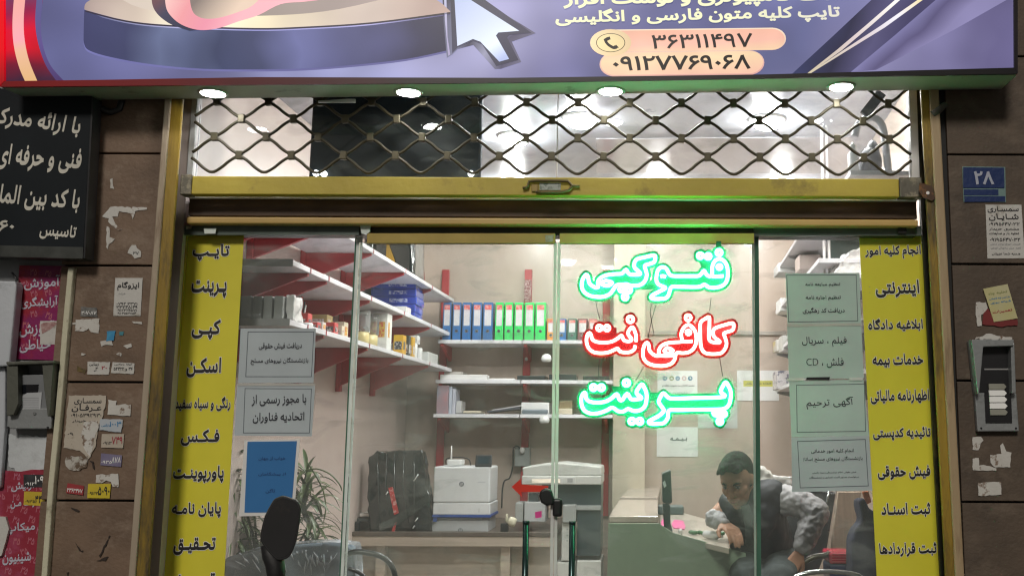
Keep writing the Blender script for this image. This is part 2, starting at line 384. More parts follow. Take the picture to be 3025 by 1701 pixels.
pillar(XR0, XR0 + 1.6, ZR, STONE_R, 'dark stone pillar with blue number plate right of the shop')
WB = mat('upper_wall', (.09, .08, .07), .8)
MB().box(-6, XL0 - .021, .0, .3, 0, 4.6).build('plastered_wall', mat('grey_plaster', (.30, .31, .32), .8, 0, .15, 3, .2), label='grey plastered wall of the neighbour left of the pillar', cat='wall')
MB().box(XL1 + .001, XR0 - .001, .31, .42, 3.52, 6).build('upper_wall', WB, label='dark wall above the shop front hidden by the lightbox', cat='wall')
# cream edge trim between pillar and neighbour
pt = [(209, 790), (192, 970), (180, 1120), (166, 1270), (150, 1430), (131, 1690), (128, 1720)]
b = MB(); b.prism([at(x - 9, y, -.055) for x, y in pt] + [at(x + 8, y, -.055) for x, y in reversed(pt)], (0, .05, 0))
b.build('edge_trim', worn('cream_trim', (.52, .50, .36), (.25, .22, .15), .56, .66, 9, .5, bump=.2, base2=(.6, .58, .44)), label='cream painted upright edge strip between pink posters and pillar', cat='edge trim', bevel=.004)

# ------------------------------------------------------------------ rails beside the opening
def vbar(x0, x1, y2, Yf, Yb, z0, z1, mb=None):        # upright between two photo columns read at row y2 (2576 wide)
    mb = mb or MB(); return mb.box(a2(x0, y2, Yf).x, a2(x1, y2, Yf).x, Yf, Yb, z0, z1)
ZT = a2(1300, 230, .02).z + .25
def vq(lt_, lb_, rt_, rb_, Yf, Yb):                     # upright strip between two slightly leaning photo lines
    ex = lambda p, q_, y: (p[0] + (q_[0] - p[0]) * (y - p[1]) / (q_[1] - p[1]), y)
    return MB().prism(px([ex(lt_, lb_, 130), ex(rt_, rb_, 130), ex(rt_, rb_, 1900), ex(lt_, lb_, 1900)], Yf, True), (0, Yb - Yf, 0))
g = 'yellow guide rails of the roller grille'
r = empty('guide_rail', (a2(399, 860, -.04).x, 0, 0), 'yellow painted steel guide rail beside the torn stickers', 'guide rail', g)
vbar(384, 415, 860, -.045, -.028, .2, ZT).build('rail_face', YELR, r, bevel=.004)
vq((456, 260), (375, 1449), (480, 260), (393, 1449), .128, .16).build('channel', BLACKGAP, r)
MB().prism(px([(463, 572), (472, 572), (404, 1449), (368, 1900), (350, 1900), (392, 1449)], .1275, True), (0, .018, 0)).build('inner_stop', YEL, r)
r2 = empty('guide_rail', (a2(2349, 724, -.04).x, 0, 0), 'yellow painted steel guide rail with rusty latch near the number plate', 'guide rail', g)
vq((2317, 240), (2379, 1449), (2338, 240), (2403, 1449), -.045, -.028).build('rail_face', YELR, r2, bevel=.004)
vq((2302, 240), (2366, 1449), (2322, 240), (2379, 1449), .128, .16).build('channel', worn('channel_grime', (.03, .03, .02), (.16, .13, .04), .55, .68, 8, .6, stretch=(1, 1, .3)), r2)
lt = MB(); lt.prism(px([(2716, 541), (2750, 550), (2762, 588), (2752, 594), (2728, 586), (2714, 566)], -.05), (0, -.006, 0)); lt.build('latch', worn('rusty_latch', (.05, .03, .02), (.22, .1, .03), .5, .6, 30, .7, base2=(.1, .05, .025)), r2)
MB().lathe([(.007, 0), (.007, .004)], at(2741, 570, -.061), 10, 'Y').build('latch_hole', WHITEINK, r2)
vbar(367, 383.6, 860, -.055, .02, .2, ZT).build('metal_trim', worn('weathered_trim', (.34, .27, .19), (.17, .11, .07), .58, .7, 7, .5, .2, .2, stretch=(1, 1, .18), base2=(.44, .38, .3)), bevel=.004, label='weathered metal trim between brown pillar and yellow rail', cat='trim')
vq((2338.5, 240), (2403.5, 1449), (2363, 240), (2427, 1449), -.055, .02).build('wood_trim', TRIMW, bevel=.006, label='worn wooden trim strip right of the yellow rail', cat='trim')
vq((2362, 240), (2426, 1449), (2400, 240), (2440, 1449), -.012, .06).build('gap_filler', BLACKGAP, label='black gap between wooden trim and right stone pillar', cat='gap filler')

# ------------------------------------------------------------------ roller grille pulled up behind the lightbox
XA, XB = a2(459, 470, 0).x, a2(2316, 470, 0).x
r = empty('roller_grille', ((XA + XB) / 2, 0, a2(1300, 493, 0).z), 'raised roller grille of wavy brown rods under the lightbox', 'grille')
GR = mat('grille_rod_paint', (.050, .042, .022), .45, .2, .3, 9, .1)
GC = mat('grille_clip_steel', (.075, .065, .038), .42, .4, .3, 14, .1)
rows = [249, 303, 354.5, 408, 462, 517]; zr = [at(1500, y, 0).z for y in rows]
P = (at(1556, 302, 0).x - at(641, 303, 0).x) / 6.0; X0 = at(641, 303, 0).x
CLIP = None
for k in range(len(rows) - 1):
    zt_, zb_ = zr[k], zr[k + 1]; top0 = X0 + (0 if k % 2 == 1 else P / 2)   # columns where this rod touches its upper neighbour
    pts = []; x = XA + .03
    while x < XB - .03:
        ph = ((x - top0) / P) % 1.0; tri = 1 - 4 * abs(ph - .5) if True else 0
        tri = -tri                                     # +1 at top nodes
        wv = math.copysign(min(1, abs(tri) * 1.16 + .0) ** .92, tri); wv = math.sin(wv * math.pi / 2) * .25 + wv * .75
        pts.append((x, .004 * math.sin(x * 7 + k), (zt_ + zb_) / 2 + wv * ((zt_ - zb_) / 2 - .0065))); x += P / 22
    MB().tube(pts, .0064, 8).build('rod', GR, r)
for k in range(1, len(rows) - 1):
    xo = X0 + (0 if k % 2 == 1 else P / 2)
    n0 = math.ceil((XA + .02 - xo) / P); n1 = math.floor((XB - .02 - xo) / P)
    for i in range(n0, n1 + 1):
        rt = Matrix.Rotation(random.uniform(-.12, .12), 3, 'Y')
        if CLIP is None: CLIP = o = MB().obox((0, 0, 0), .0275, .020, .036, Matrix.Identity(3)).build('clip', GC, None, bevel=.003); o.parent = r
        else: o = CLIP.copy(); col.objects.link(o)
        o.location = Vector((xo + i * P, 0, zr[k])) - r.location; o.rotation_euler = (0, random.uniform(-.12, .12), 0)
zb0, zb1 = a2(1300, 492, -.02).z, a2(1300, 446, -.02).z
b = MB(); b.box(a2(482, 470, -.02).x, a2(2262, 470, -.02).x, -.02, .025, zb0, zb1); b.build('bottom_bar', YEL, r, bevel=.004)
EC = worn('bare_end_steel', (.10, .09, .07), (.28, .25, .18), .5, .6, 18, .45, .5, base2=(.16, .15, .12))
MB().box(XA, a2(481.5, 470, -.02).x, -.024, .028, zb0 - .002, zb1 + .006).build('end_cap', EC, r, bevel=.004)
MB().box(a2(2262.5, 470, -.02).x, XB, -.024, .028, zb0 - .002, zb1 + .006).build('end_cap', EC, r, bevel=.004)
hd = MB(); c = [(1560, 545), (1566, 531), (1690, 532), (1701, 545), (1688, 563), (1675, 571), (1580, 570), (1566, 564)]
hd.tube([at(x, y, -.032) for x, y in [(1544, 556), (1558, 553), (1563, 536), (1580, 534), (1640, 534), (1678, 535), (1690, 549), (1712, 551)]], .006, 8)
hd.tube([at(x, y, -.032) for x, y in [(1690, 551), (1680, 562), (1655, 568), (1600, 568), (1583, 566)]], .006, 8)
hd.build('handle', mat('handle_brown', (.12, .09, .03), .5, .2), r)
MB().prism(px([(1594, 541), (1657, 541), (1656, 562), (1594, 562)], -.0205), (0, -.003, 0)).build('label_plate', mat('label_plate', (.42, .47, .42), .5, c2=(.2, .25, .2), scale=60, thr=(.5, .6)), r)
MB().prism(px([(1570, 546), (1590, 546), (1590, 567), (1570, 567)], -.0205), (0, -.008, 0)).build('lock_body', mat('lock_brass', (.26, .19, .06), .45, .4), r, bevel=.002)

# ------------------------------------------------------------------ lintel, header tubes and sill below the grille
GLY = .15
r = empty('lintel', ((XA + XB) / 2, .1, a2(1300, 545, .1).z), 'brown steel lintel with tan tube between grille and glass doors', 'lintel')
MB().box(XA, XB, .07, .2, a2(1300, 546, .07).z, a2(1300, 503, .07).z).build('beam', BROWNST, r, bevel=.003)
MB().box(XA, XB, .055, .2, a2(1300, 565.5, .055).z, a2(1300, 548, .055).z).build('tan_tube', TAN, r, bevel=.007, seg=3)
MB().box(XA, XB, .06, .2, a2(1300, 503, .06).z + .001, a2(1300, 496, .06).z).build('white_sill', mat('white_sill', (.8, .8, .79), .35, var=.04), r, bevel=.002)
MB().box(XA, XB, .118, .2, a2(1300, 592, .118).z, a2(1300, 566.5, .118).z).build('door_track', mat('dark_track', (.045, .05, .042), .4, .3, .3, 5), r)
for i, x in enumerate((1515, 1540, 1626, 1780)):
    MB().box(a2(x, 576, .11).x, a2(x + 9, 576, .11).x, .110, .1175, a2(x, 580, .11).z, a2(x, 574, .11).z).build('track_clip', DARKM, r)

# transom pane behind the grille
ZTR0, ZTR1 = a2(1300, 495, .1).z, 3.5
r = empty('transom_window', ((XA + XB) / 2, .11, ZTR0), 'clear transom pane behind the raised grille', 'window')
MB().box(XA, XB, .112, .118, ZTR0, ZTR1).build('pane', mat_glass('transom_glass', (.93, .95, .95), dirt=.05), r)
MB().box(a2(478, 350, .1).x, a2(492, 350, .1).x, .09, .14, ZTR0, ZTR1).build('left_stile', WHITEP, r, bevel=.002)
MB().box(a2(2289, 350, .1).x, a2(2309, 350, .1).x, .09, .14, ZTR0, ZTR1).build('right_stile', WHITEP, r, bevel=.002)
MB().box(a2(1399, 450, .1).x, a2(1401.5, 450, .1).x, .105, .111, ZTR0, ZTR1).build('joint_strip', WHITEP, r)

# ------------------------------------------------------------------ glass front
GD = mat_glass('door_glass', (.93, .96, .945), dirt=.085, dirtc=(.50, .56, .52)); GF = mat_glass('fixed_glass', (.95, .97, .96), dirt=.055, dirtc=(.5, .54, .52))
EDGE = mat('glass_edge', (.74, .82, .78), .15, 0, .15, 8, coat=.5); EDGED = mat('glass_edge_dark', (.06, .16, .11), .15, 0, .15, 8, coat=.5)
SEAL = mat('grey_seal', (.66, .67, .66), .4)
def edge(x, y0, y1, Y, wpx, m, name, par, lean=0.0):   # polished upright glass edge (3025 wide)
    p = [at(x, y0, Y), at(x + wpx, y0, Y), at(x + wpx + lean, y1, Y), at(x + lean, y1, Y)]
    return MB().prism(p, (0, .008, 0)).build(name, m, par)
YB = 1760
r = empty('glass_panel', tuple(at(800, YB, GLY)), 'fixed glass panel carrying the left yellow strip and grey papers', 'glass panel', 'fixed glass panels')
MB().prism(px([(532, 690), (1072, 690), (1018, YB), (470, YB)], GLY), (0, .008, 0)).build('pane', GF, r)
MB().prism(px([(545, 667), (1060, 667), (1060, 694), (544, 694)], .1), (0, .0175, 0)).build('top_channel', mat('channel_greygreen', (.10, .13, .115), .35, .2, .3, 6), r)
MB().prism(px([(1063, 662), (1093, 662), (1093, 684), (1082, 693), (1068, 690)], .085), (0, .01, 0)).build('corner_clamp', EDGE, r)
MB().prism(px([(602, 674), (638, 674), (636, 690), (604, 690)], .085), (0, .005, 0)).build('top_clamp', EDGE, r)
MB().prism(px([(548, 668), (566, 667), (566, 675), (549, 677)], .085), (0, .005, 0)).build('top_bracket', STEEL, r)
edge(1054, 700, YB, GLY - .001, 17, EDGE, 'edge', r, -52)
edge(1049, 700, YB, GLY - .0015, 4, EDGED, 'edge_line', r, -50)
r = empty('glass_panel', tuple(at(2480, YB, GLY)), 'fixed glass panel carrying the right yellow strip and grey notices', 'glass panel', 'fixed glass panels')
MB().prism(px([(2228, 690), (2722, 690), (2790, YB), (2234, YB)], GLY), (0, .008, 0)).build('pane', GF, r)
MB().prism(px([(2226, 667), (2722, 667), (2722, 696), (2228, 696)], .1), (0, .0175, 0)).build('top_channel', mat('channel_greygreen', (.1, .13, .115)), r)
MB().prism(px([(2652, 670), (2678, 670), (2678, 688), (2654, 688)], .085), (0, .005, 0)).build('top_clamp', DARKM, r)
edge(2221, 672, YB, GLY - .001, 6, mat('edge_bright', (.6, .74, .66), .15, 0, .1, 8, coat=.5), 'edge', r, 8)
edge(2228, 672, YB, GLY - .0015, 13, EDGED, 'edge_dark', r, 8)
DY = .10
HEADY = mat('header_yellow', (.40, .29, .06), .38, 0, .15, 5, .06)
def door(x0, x1, label, flip):
    r = empty('glass_door', tuple(at((x0 + x1) / 2, YB, DY)), label, 'door', 'sliding glass doors')
    MB().prism(px([(x0, 716), (x1, 716), (x1 - (8 if not flip else -8), YB), (x0 - (50 if not flip else 8), YB)], DY), (0, .01, 0)).build('pane', GD, r)
    MB().prism(px([(x0 + (0 if flip else 22), 689), (x1, 689), (x1, 718.5), (x0 + (0 if flip else 22), 718.5)], DY - .012), (0, .03, 0)).build('top_rail', HEADY, r, bevel=.002)
    return r
d1 = door(1062, 1640, 'left sliding glass door showing the shelves and printer behind', False)
d2 = door(1653, 2228, 'right sliding glass door in front of the neon words', True)
edge(1636, 716, YB, DY - .002, 9, SEAL, 'edge_seal', d1, -12); edge(1647, 716, YB, DY - .002, 9, SEAL, 'edge_seal', d2, -12)
MB().prism(px([(1610, 695), (1636, 694), (1632, 714), (1612, 716)], DY - .0125), (0, -.002, 0)).build('sticker_remains', mat('sticker_grey', (.4, .42, .36), .5, c2=(.25, .22, .1), scale=50), d1)
lk = MB(); lk.prism(px([(1596, 1448), (1612, 1440), (1628, 1446), (1636, 1470), (1636, 1490), (1614, 1494), (1598, 1484), (1592, 1466)], DY - .034), (0, .03, 0)); lk.build('lock', BLACK, d1, bevel=.008, seg=3)
lk = MB(); lk.box(at(1634, 1490, DY).x, at(1662, 1490, DY).x, DY - .032, DY - .003, at(1634, 1524, DY).z, at(1634, 1470, DY).z); lk.build('lock', BLACK, d2, bevel=.01, seg=3)
GB = mat('dark_green_steel', (.03, .06, .06), .22, .6, .2)
def pull(x, y0, par):
    b = MB(); x_ = at(x, 1600, DY - .06).x; z1 = at(x, y0, DY - .06).z
    b.tube([(x_, DY - .06, .55), (x_, DY - .06, z1)], .0125, 14)
    b.lathe([(.0135, 0), (.0135, .012)], (x_, DY - .06, z1 - .006), 14)
    for z in (z1 - .08, .7): b.tube([(x_, DY - .06, z), (x_, DY - .001, z)], .007, 8)
    b.build('pull_handle', GB, par)
pull(1553, 1542, d1); pull(1690, 1543, d2)
ar = MB().prism(px([(1511, 1437), (1538, 1414), (1540, 1430), (1620, 1434), (1618, 1452), (1540, 1452), (1541, 1466)], DY - .0035), (0, .002, 0))
ar.build('arrow_sticker', mat('red_vinyl', (.66, .035, .02), .4, var=.06), label='red arrow sticker pointing left on the glass door', cat='sticker')
MB().prism(px([(1580, 1512), (1600, 1508), (1600, 1527), (1582, 1530)], DY - .0035), (0, .001, 0)).build('pink_note', mat('pink_note', (.75, .07, .32), .5), label='small pink scrap stuck low on the left door', cat='note')
# ------------------------------------------------------------------ neon words hung before the right door
def circ(cx_, cy_, r_, n=14): return np.array([(cx_ + r_ * math.cos(2 * math.pi * i / n), cy_ + r_ * math.sin(2 * math.pi * i / n)) for i in range(n)])
def ccw(L): return L if (L[:, 0] * np.roll(L, -1, 0)[:, 1] - np.roll(L, -1, 0)[:, 0] * L[:, 1]).sum() > 0 else L[::-1].copy()
def smooth(pts, closed, k=3):
    P = [Vector((p[0], p[1], 0)) for p in pts]; n = len(P); out = []
    rng = range(n if closed else n - 1)
    for i in rng:
        g_ = (lambda j: P[j % n]) if closed else (lambda j: P[max(0, min(n - 1, j))])
        p0, p1, p2, p3 = g_(i - 1), g_(i), g_(i + 1), g_(i + 2)
        for q in range(k):
            t = q / k; tt = t * t; t3 = tt * t
            out.append(tuple((p1 * 2 + (p2 - p0) * t + (p0 * 2 - p1 * 5 + p2 * 4 - p3) * tt + (p1 * 3 - p0 - p2 * 3 + p3) * t3) * .5 * .999)[:2] if False else tuple(.5 * ((2 * p1[a]) + (p2[a] - p0[a]) * t + (2 * p0[a] - 5 * p1[a] + 4 * p2[a] - p3[a]) * tt + (3 * p1[a] - p0[a] - 3 * p2[a] + p3[a]) * t3) for a in (0, 1)))
    if not closed: out.append(tuple(P[-1][:2]))
    return out
NY = .045
def neon_sign(loc_px, rect0, loops, opens, blobs, tube_m, board_m, label, links):
    ox, oy = rect0; sc = 520 / 2576.0
    W = lambda p, Y: at(ox + p[0] * sc, oy + p[1] * sc, Y)
    r = empty('neon_sign', tuple(W((1300, 560), NY)), label, 'neon sign', 'neon word signs hung before the right door')
    tb = MB(); sh = []; rb = 64.0
    def swell(path, closed):
        n = len(path)
        for i in range(n if closed else n - 1):
            a = np.array(path[i]); b_ = np.array(path[(i + 1) % n]); d = b_ - a; L = np.linalg.norm(d)
            if L < 1e-6: continue
            nn = np.array([-d[1], d[0]]) / L * rb
            sh.append(ccw(np.array([a - nn, b_ - nn, b_ + nn, a + nn])))
        for p in path[::2]: sh.append(ccw(circ(p[0], p[1], rb, 12)))
    for pts, closed in [(p, True) for p in loops] + [(p, False) for p in opens]:
        q = smooth(pts, closed, 3)
        tb.tube([W(p, NY - .011) for p in q], .0066, 8, closed)
        if closed or len(pts) > 9: sh.append(ccw(np.array(q)))
        swell(q, closed)
    for x, y, rr in blobs:
        q = [(x + rr * .62 * math.cos(a), y + rr * .62 * math.sin(a)) for a in [2 * math.pi * i / 10 for i in range(10)]]
        tb.tube([W(p, NY - .011) for p in q], .0064, 8, True)
        swell(q, True); sh.append(ccw(np.array(q)))
    for l in links: sh.append(ccw(np.array(l, float)))
    global NSIGN
    NSIGN += 1; cs = []
    for pts, closed in [(p, True) for p in loops] + [(p, False) for p in opens]:      # added plate that scatters the tubes' light into a halo
        q = smooth(pts, closed, 1); n = len(q)
        for i in range(n if closed else n - 1):
            a = np.array(q[i], float); b_ = np.array(q[(i + 1) % n], float); d = b_ - a; L = np.linalg.norm(d)
            if L > 1e-6: nn = np.array([-d[1], d[0]]) / L * 185; cs.append(ccw(np.array([a - nn, b_ - nn, b_ + nn, a + nn])))
        for p in q: cs.append(ccw(circ(p[0], p[1], 185, 20)))
        if closed: cs.append(ccw(np.array(q, float)))
    Vc, Tc = fill(cs); Yc = NY - .0015 - .0015 * NSIGN
    MB().add([W(v, Yc) for v in Vc], Tc).build('halo_plate', HALO, r)
    V, T = fill(sh)
    used = sorted({i for t in T for i in t}); ix = {v: i for i, v in enumerate(used)}
    bd = MB(); n = len(used)
    T2 = [tuple(ix[i] for i in t) for t in T]
    vs_ = [W(V[i], NY) for i in used] + [W(V[i], NY) + Vector((0, .005, 0)) for i in used]
    fs = T2 + [tuple(i + n for i in reversed(t)) for t in T2]
    cnt = {}
    for t in T2:
        for a, b_ in ((t[0], t[1]), (t[1], t[2]), (t[2], t[0])): cnt[(a, b_)] = 1
    fs += [(b_, a, a + n, b_ + n) for a, b_ in cnt if (b_, a) not in cnt]
    bd.add(vs_, fs); bd.build('acrylic_board', board_m, r)
    tb.v = [(x, NY - .013 + (y - (NY - .011)) * 1.9, z) for x, y, z in tb.v]      # the flex is deeper than wide
    tb.build('light_tube', tube_m, r)
    return r, W
NSIGN = 0; HALO = mat_glass('halo_plate', (.99, 1, .995), refl=0, dirt=.034, dirtc=(.62, .62, .62), rough=.3)
TG = lampm('neon_green', (.06, 1.0, .34), 42.0); TR = lampm('neon_red', (1.0, .09, .085), 20.0)
BG = mat('green_acrylic', (.0004, .044, .030), .3, var=.08, coat=.2); BR = mat('red_acrylic', (.075, .0004, .0005), .3, var=.08, coat=.2)
w1a = [(2200,320),(2270,350),(2315,420),(2328,520),(2320,620),(2280,690),(2220,725),(2130,742),(2050,735),(1985,695),(1930,725),(1850,732),(1700,730),(1560,727),(1500,735),(1480,790),(1460,850),(1420,895),(1340,905),(1240,905),(1205,885),(1230,850),(1320,800),(1400,760),(1415,740),(1370,720),(1310,690),(1283,630),(1290,540),(1310,480),(1350,445),(1400,445),(1440,480),(1470,540),(1520,570),(1650,572),(1800,572),(1900,570),(1940,540),(1980,492),(2010,540),(2055,575),(2098,548),(2102,430),(2138,355)]
w1b = [(1250,268),(1268,310),(1250,368),(1180,395),(1112,420),(1130,490),(1142,560),(1118,640),(1060,695),(980,712),(900,708),(850,690),(790,695),(700,705),(660,760),(600,835),(500,874),(390,874),(290,850),(215,790),(190,710),(205,620),(255,550),(285,590),(300,670),(360,725),(428,738),(428,650),(480,590),(570,555),(680,542),(780,535),(840,475),(890,545),(1038,548),(1030,510),(965,450),(962,380),(1000,325),(1120,295)]
n1, W1 = neon_sign(None, (1680, 700), [w1a, w1b], [[(2098, 575), (2180, 577), (2262, 570)], [(1345, 580), (1380, 570), (1420, 585)], [(450, 690), (540, 640), (640, 672), (560, 715), (480, 690)]],
    [(1925, 275, 62), (2040, 285, 62), (2200, 228, 66), (2205, 440, 52), (775, 765, 60), (880, 775, 60), (826, 880, 60)], TG, BG, 'green glowing neon word, uppermost of three before the right door',
    [[(1060, 690), (1300, 600), (1330, 760), (1060, 770)], [(1900, 320), (2200, 300), (2200, 500), (1960, 500)], [(2160, 60), (2230, 60), (2240, 200), (2150, 200)]])
w2c = [(2400,268),(2415,310),(2400,370),(2330,395),(2270,420),(2285,470),(2310,560),(2290,640),(2240,700),(2180,717),(2080,720),(1990,700),(1945,640),(1930,560),(1925,400),(1930,260),(2000,205),(2055,180),(2060,250),(2055,380),(2050,480),(2070,530),(2120,550),(2200,555),(2205,530),(2150,490),(2115,440),(2120,370),(2170,330),(2300,290)]
w2d = [(1745,293),(1800,320),(1850,390),(1868,480),(1860,570),(1820,650),(1750,695),(1660,707),(1590,700),(1562,740),(1550,800),(1500,860),(1400,892),(1280,890),(1170,860),(1100,790),(1085,690),(1108,590),(1150,553),(1175,600),(1180,660),(1230,722),(1315,750),(1318,670),(1360,600),(1450,560),(1560,547),(1655,535),(1645,430),(1680,340)]
w2e = [(985,540),(985,450),(960,370),(930,328),(885,370),(870,430),(920,500),(900,532),(840,532),(800,510),(775,450),(720,490),(640,535),(540,552),(420,545),(350,510),(330,450),(305,410),(270,450),(260,540),(290,630),(360,690),(460,707),(570,697),(660,662),(715,640),(750,682),(820,697),(900,690),(960,650),(970,595)]
n2, W2 = neon_sign(None, (1680, 900), [w2c, w2d], [w2e, [(1655, 535), (1730, 540), (1810, 532)], [(1340, 745), (1440, 748), (1535, 742)], [(1390, 690), (1440, 630), (1530, 670), (1460, 710), (1400, 690)]],
    [(450, 340, 62), (560, 342, 62), (902, 215, 72), (1748, 190, 66), (1752, 405, 50)], TR, BR, 'red glowing neon word hung between the two green ones',
    [[(960, 520), (1120, 520), (1120, 700), (960, 700)], [(1860, 250), (1960, 250), (1960, 650), (1860, 650)], [(350, 330), (700, 330), (700, 560), (350, 560)]])
w3f = [(2298,240),(2335,290),(2367,360),(2372,450),(2350,560),(2290,622),(2200,637),(2000,640),(1800,642),(1600,647),(1480,647),(1455,690),(1450,760),(1400,830),(1330,847),(1200,847),(1170,815),(1230,780),(1320,730),(1385,670),(1390,640),(1340,570),(1317,520),(1350,440),(1388,402),(1430,440),(1480,475),(1600,477),(1800,472),(2000,467),(2220,460),(2290,438),(2228,385),(2232,345),(2262,288)]
w3g = [(1070,270),(1100,310),(1135,390),(1140,480),(1120,580),(1060,642),(960,662),(870,630),(800,667),(720,662),(640,610),(560,650),(440,692),(320,697),(230,652),(190,570),(185,470),(215,402),(245,402),(252,470),(300,520),(400,537),(520,527),(620,480),(705,412),(740,490),(785,500),(855,405),(905,480),(960,492),(1058,480),(1050,450),(992,400),(1012,340)]
n3, W3 = neon_sign(None, (1680, 1080), [w3f, w3g], [], [(362, 318, 64), (478, 320, 64), (845, 250, 70), (925, 810, 66), (1040, 812, 66), (2150, 690, 58), (2268, 705, 58), (2212, 815, 62), (2210, 740, 40)], TG, BG,
    'green glowing neon word, lowest of three before the right door', [[(1140, 390), (1330, 390), (1330, 510), (1140, 510)], [(620, 300), (900, 300), (900, 480), (700, 470)], [(700, 640), (1100, 640), (1100, 800), (900, 800)]])
for k, (W_, pts) in enumerate([(W1, [(2085, 880), (2075, 960), (2065, 1080)]), (W1, [(1215, 970), (1190, 1100), (1250, 1440), (1160, 1470)]), (W1, [(1280, 980), (1215, 1210), (1160, 1470)]), (W1, [(400, 950), (420, 1070), (455, 1190)]), (W2, [(2210, 780), (2235, 930), (2255, 1050)]), (W2, [(1100, 900), (1040, 1010), (985, 1100)]), (W2, [(455, 790), (440, 900), (440, 1080)])]):
    MB().tube([W_(p, NY + .012) for p in pts], .0016, 5).build('neon_wire', DARKM, group='thin wires between the neon words', cat=None, label=['thin wire above the tall end of the red word', 'crooked thin wire looping between upper green and red words', 'straight thin wire crossing another above the red word', 'thin wire below the left end of upper green word', 'thin wire from red word down to the tip of lower green word', 'slanting thin wire under the middle of the red word', 'thin wire below the left end of the red word'][k])['category'] = 'wire'

# ------------------------------------------------------------------ lightbox above the shop
YF = -.225
r = empty('lightbox_sign', tuple(at(1500, 249, YF)), 'big backlit lightbox sign with violet print, white cursor and phone numbers', 'lightbox')
zl, zr_ = at(8, 261, YF), at(3004, 222, YF)
tl = at(8, 261, YF); tr = at(3004, 222, YF); ZTOP = 4.5
bl = at(98, 298, -.05); br = at(2958, 264, -.05)
def side(p, q, z): return [p, q, Vector((q.x, q.y, z)), Vector((p.x, p.y, z))]
FR = mat('frame_black', (.016, .012, .016), .35, .2); FRR = mat('frame_red', (.42, .015, .02), .4)
b = MB(); m0 = 0.0
zc = min(bl.z, br.z)
sof = [tl, tr, br, bl]
b.add([*sof, *[p + Vector((0, 0, .03)) for p in sof]], [(0, 3, 2, 1), (4, 5, 6, 7), (0, 1, 5, 4), (1, 2, 6, 5), (2, 3, 7, 6), (3, 0, 4, 7)])
b.build('soffit_panel', SOFFIT, r)
b = MB()
fl, fr_ = [tl + Vector((.004, .004, .0302)), tr + Vector((-.004, .004, .0302))]
bk, bk2 = bl + Vector((.02, 0, .0302)), br + Vector((-.02, 0, .0302))
b.add([fl, fr_, bk2, bk, *[Vector((p.x, p.y, ZTOP)) for p in (fl, fr_, bk2, bk)]], [(4, 5, 6, 7), (1, 2, 6, 5), (2, 3, 7, 6), (3, 0, 4, 7), (0, 3, 2, 1)])
b.build('box_body', FR, r)
# lower and side frames round the print
def strip_px(pts, Y, th=.012): return MB().prism(px(pts, Y), (0, -th, 0))
FRG = mat_print('frame_red_to_black', [(0, (150, 12, 20)), (.1, (140, 14, 24)), (.24, (104, 18, 28)), (.4, (42, 14, 24)), (.55, (20, 12, 18)), (1, (14, 12, 16))], tuple(at(8, 255, YF)), tuple(at(3000, 215, YF)), 0.0, 0)  # red light of the sign painted into the frame's left end
for n_ in FRG.node_tree.nodes:
    if n_.type == 'MIX': n_.inputs['B'].default_value = (1, 1, 1, 1)
strip_px([(6, 259.5), (1500, 247.5), (3003, 221), (2994, 203), (2260, 223), (1500, 233), (760, 231), (300, 239), (14, 243)], YF, .010).build('lower_frame', FRG, r)
strip_px([(2992, -170), (3004, -170), (3004, 220), (2994, 203)], YF, .010).build('right_frame', FR, r)
strip_px([(-4, -170), (17, -170), (18, 242), (3, 258)], YF, .012).build('left_frame', mat_print('lit_red_edge', [(0, (230, 0, 18)), (.55, (225, 0, 20)), (1, (120, 8, 14))], tuple(at(8, 0, YF)), tuple(at(8, 262, YF)), 1.0, .1), r)
YP = YF - .001
def art(name, pts, m, k, s2=False):                    # a printed area, layer k above the sheet
    return MB().add(px(pts, YP - .0006 * k, s2), [tuple(range(len(pts)))]).build(name, m, r)
def arc(pts, k=6): return smooth(pts, False, k)
A = lambda x, y: tuple(at(x, y, YP))
face = art('printed_sheet', [(17, -170), (2992, -170), (2994, 204), (2260, 224), (1500, 234), (760, 232), (300, 240), (18, 244)], mat_print('print_violet', [(0, (92, 94, 138)), (.2, (112, 112, 160)), (.36, (156, 158, 204)), (.46, (160, 158, 198)), (.54, (130, 128, 178)), (.63, (92, 94, 146)), (.74, (116, 120, 172)), (.88, (142, 138, 182)), (1, (104, 98, 140))], A(100, 0), A(2990, 210), .93, .34, 2.2), 0)
art('red_swoosh', [(17.5, -170), (150, -170)] + arc([(135, -60), (124, 20), (120, 80), (128, 140), (150, 195), (190, 241)]) + [(18, 243.5)], mat_print('print_crimson', [(0, (96, 62, 104)), (.2, (150, 22, 74)), (.38, (206, 0, 44)), (.6, (204, 0, 34)), (.76, (120, 10, 44)), (.9, (66, 24, 54)), (1, (50, 20, 46))], A(100, -25), A(106, 252), 1.0, .2, 4), 1)
art('violet_band', arc([(124, -170), (112, -40), (104, 60), (113, 130), (136, 195), (168, 241.5)]) + arc([(190, 241), (150, 195), (128, 140), (120, 80), (124, 20), (140, -170)]), mat_print('print_plum', [(0, (92, 90, 140)), (.5, (96, 80, 140)), (1, (70, 50, 100))], A(120, 0), A(150, 240), 1.0, .1), 2)
art('peach_arc', arc([(52, -170), (44, -40), (37, 60), (40, 130), (55, 195), (75, 243)]) + arc([(111, 242), (86, 180), (73, 120), (70, 60), (76, -20), (90, -170)]), mat_print('print_peach', [(0, (240, 170, 160)), (.45, (240, 165, 175)), (.6, (232, 182, 150)), (1, (225, 180, 120))], A(60, 0), A(90, 240), 1.05, .1), 4)
low = arc([(249, 30), (247, 100), (249, 132), (266, 151), (330, 170), (450, 191), (600, 204), (750, 206), (900, 203), (1050, 192), (1200, 175), (1330, 148)], 4)
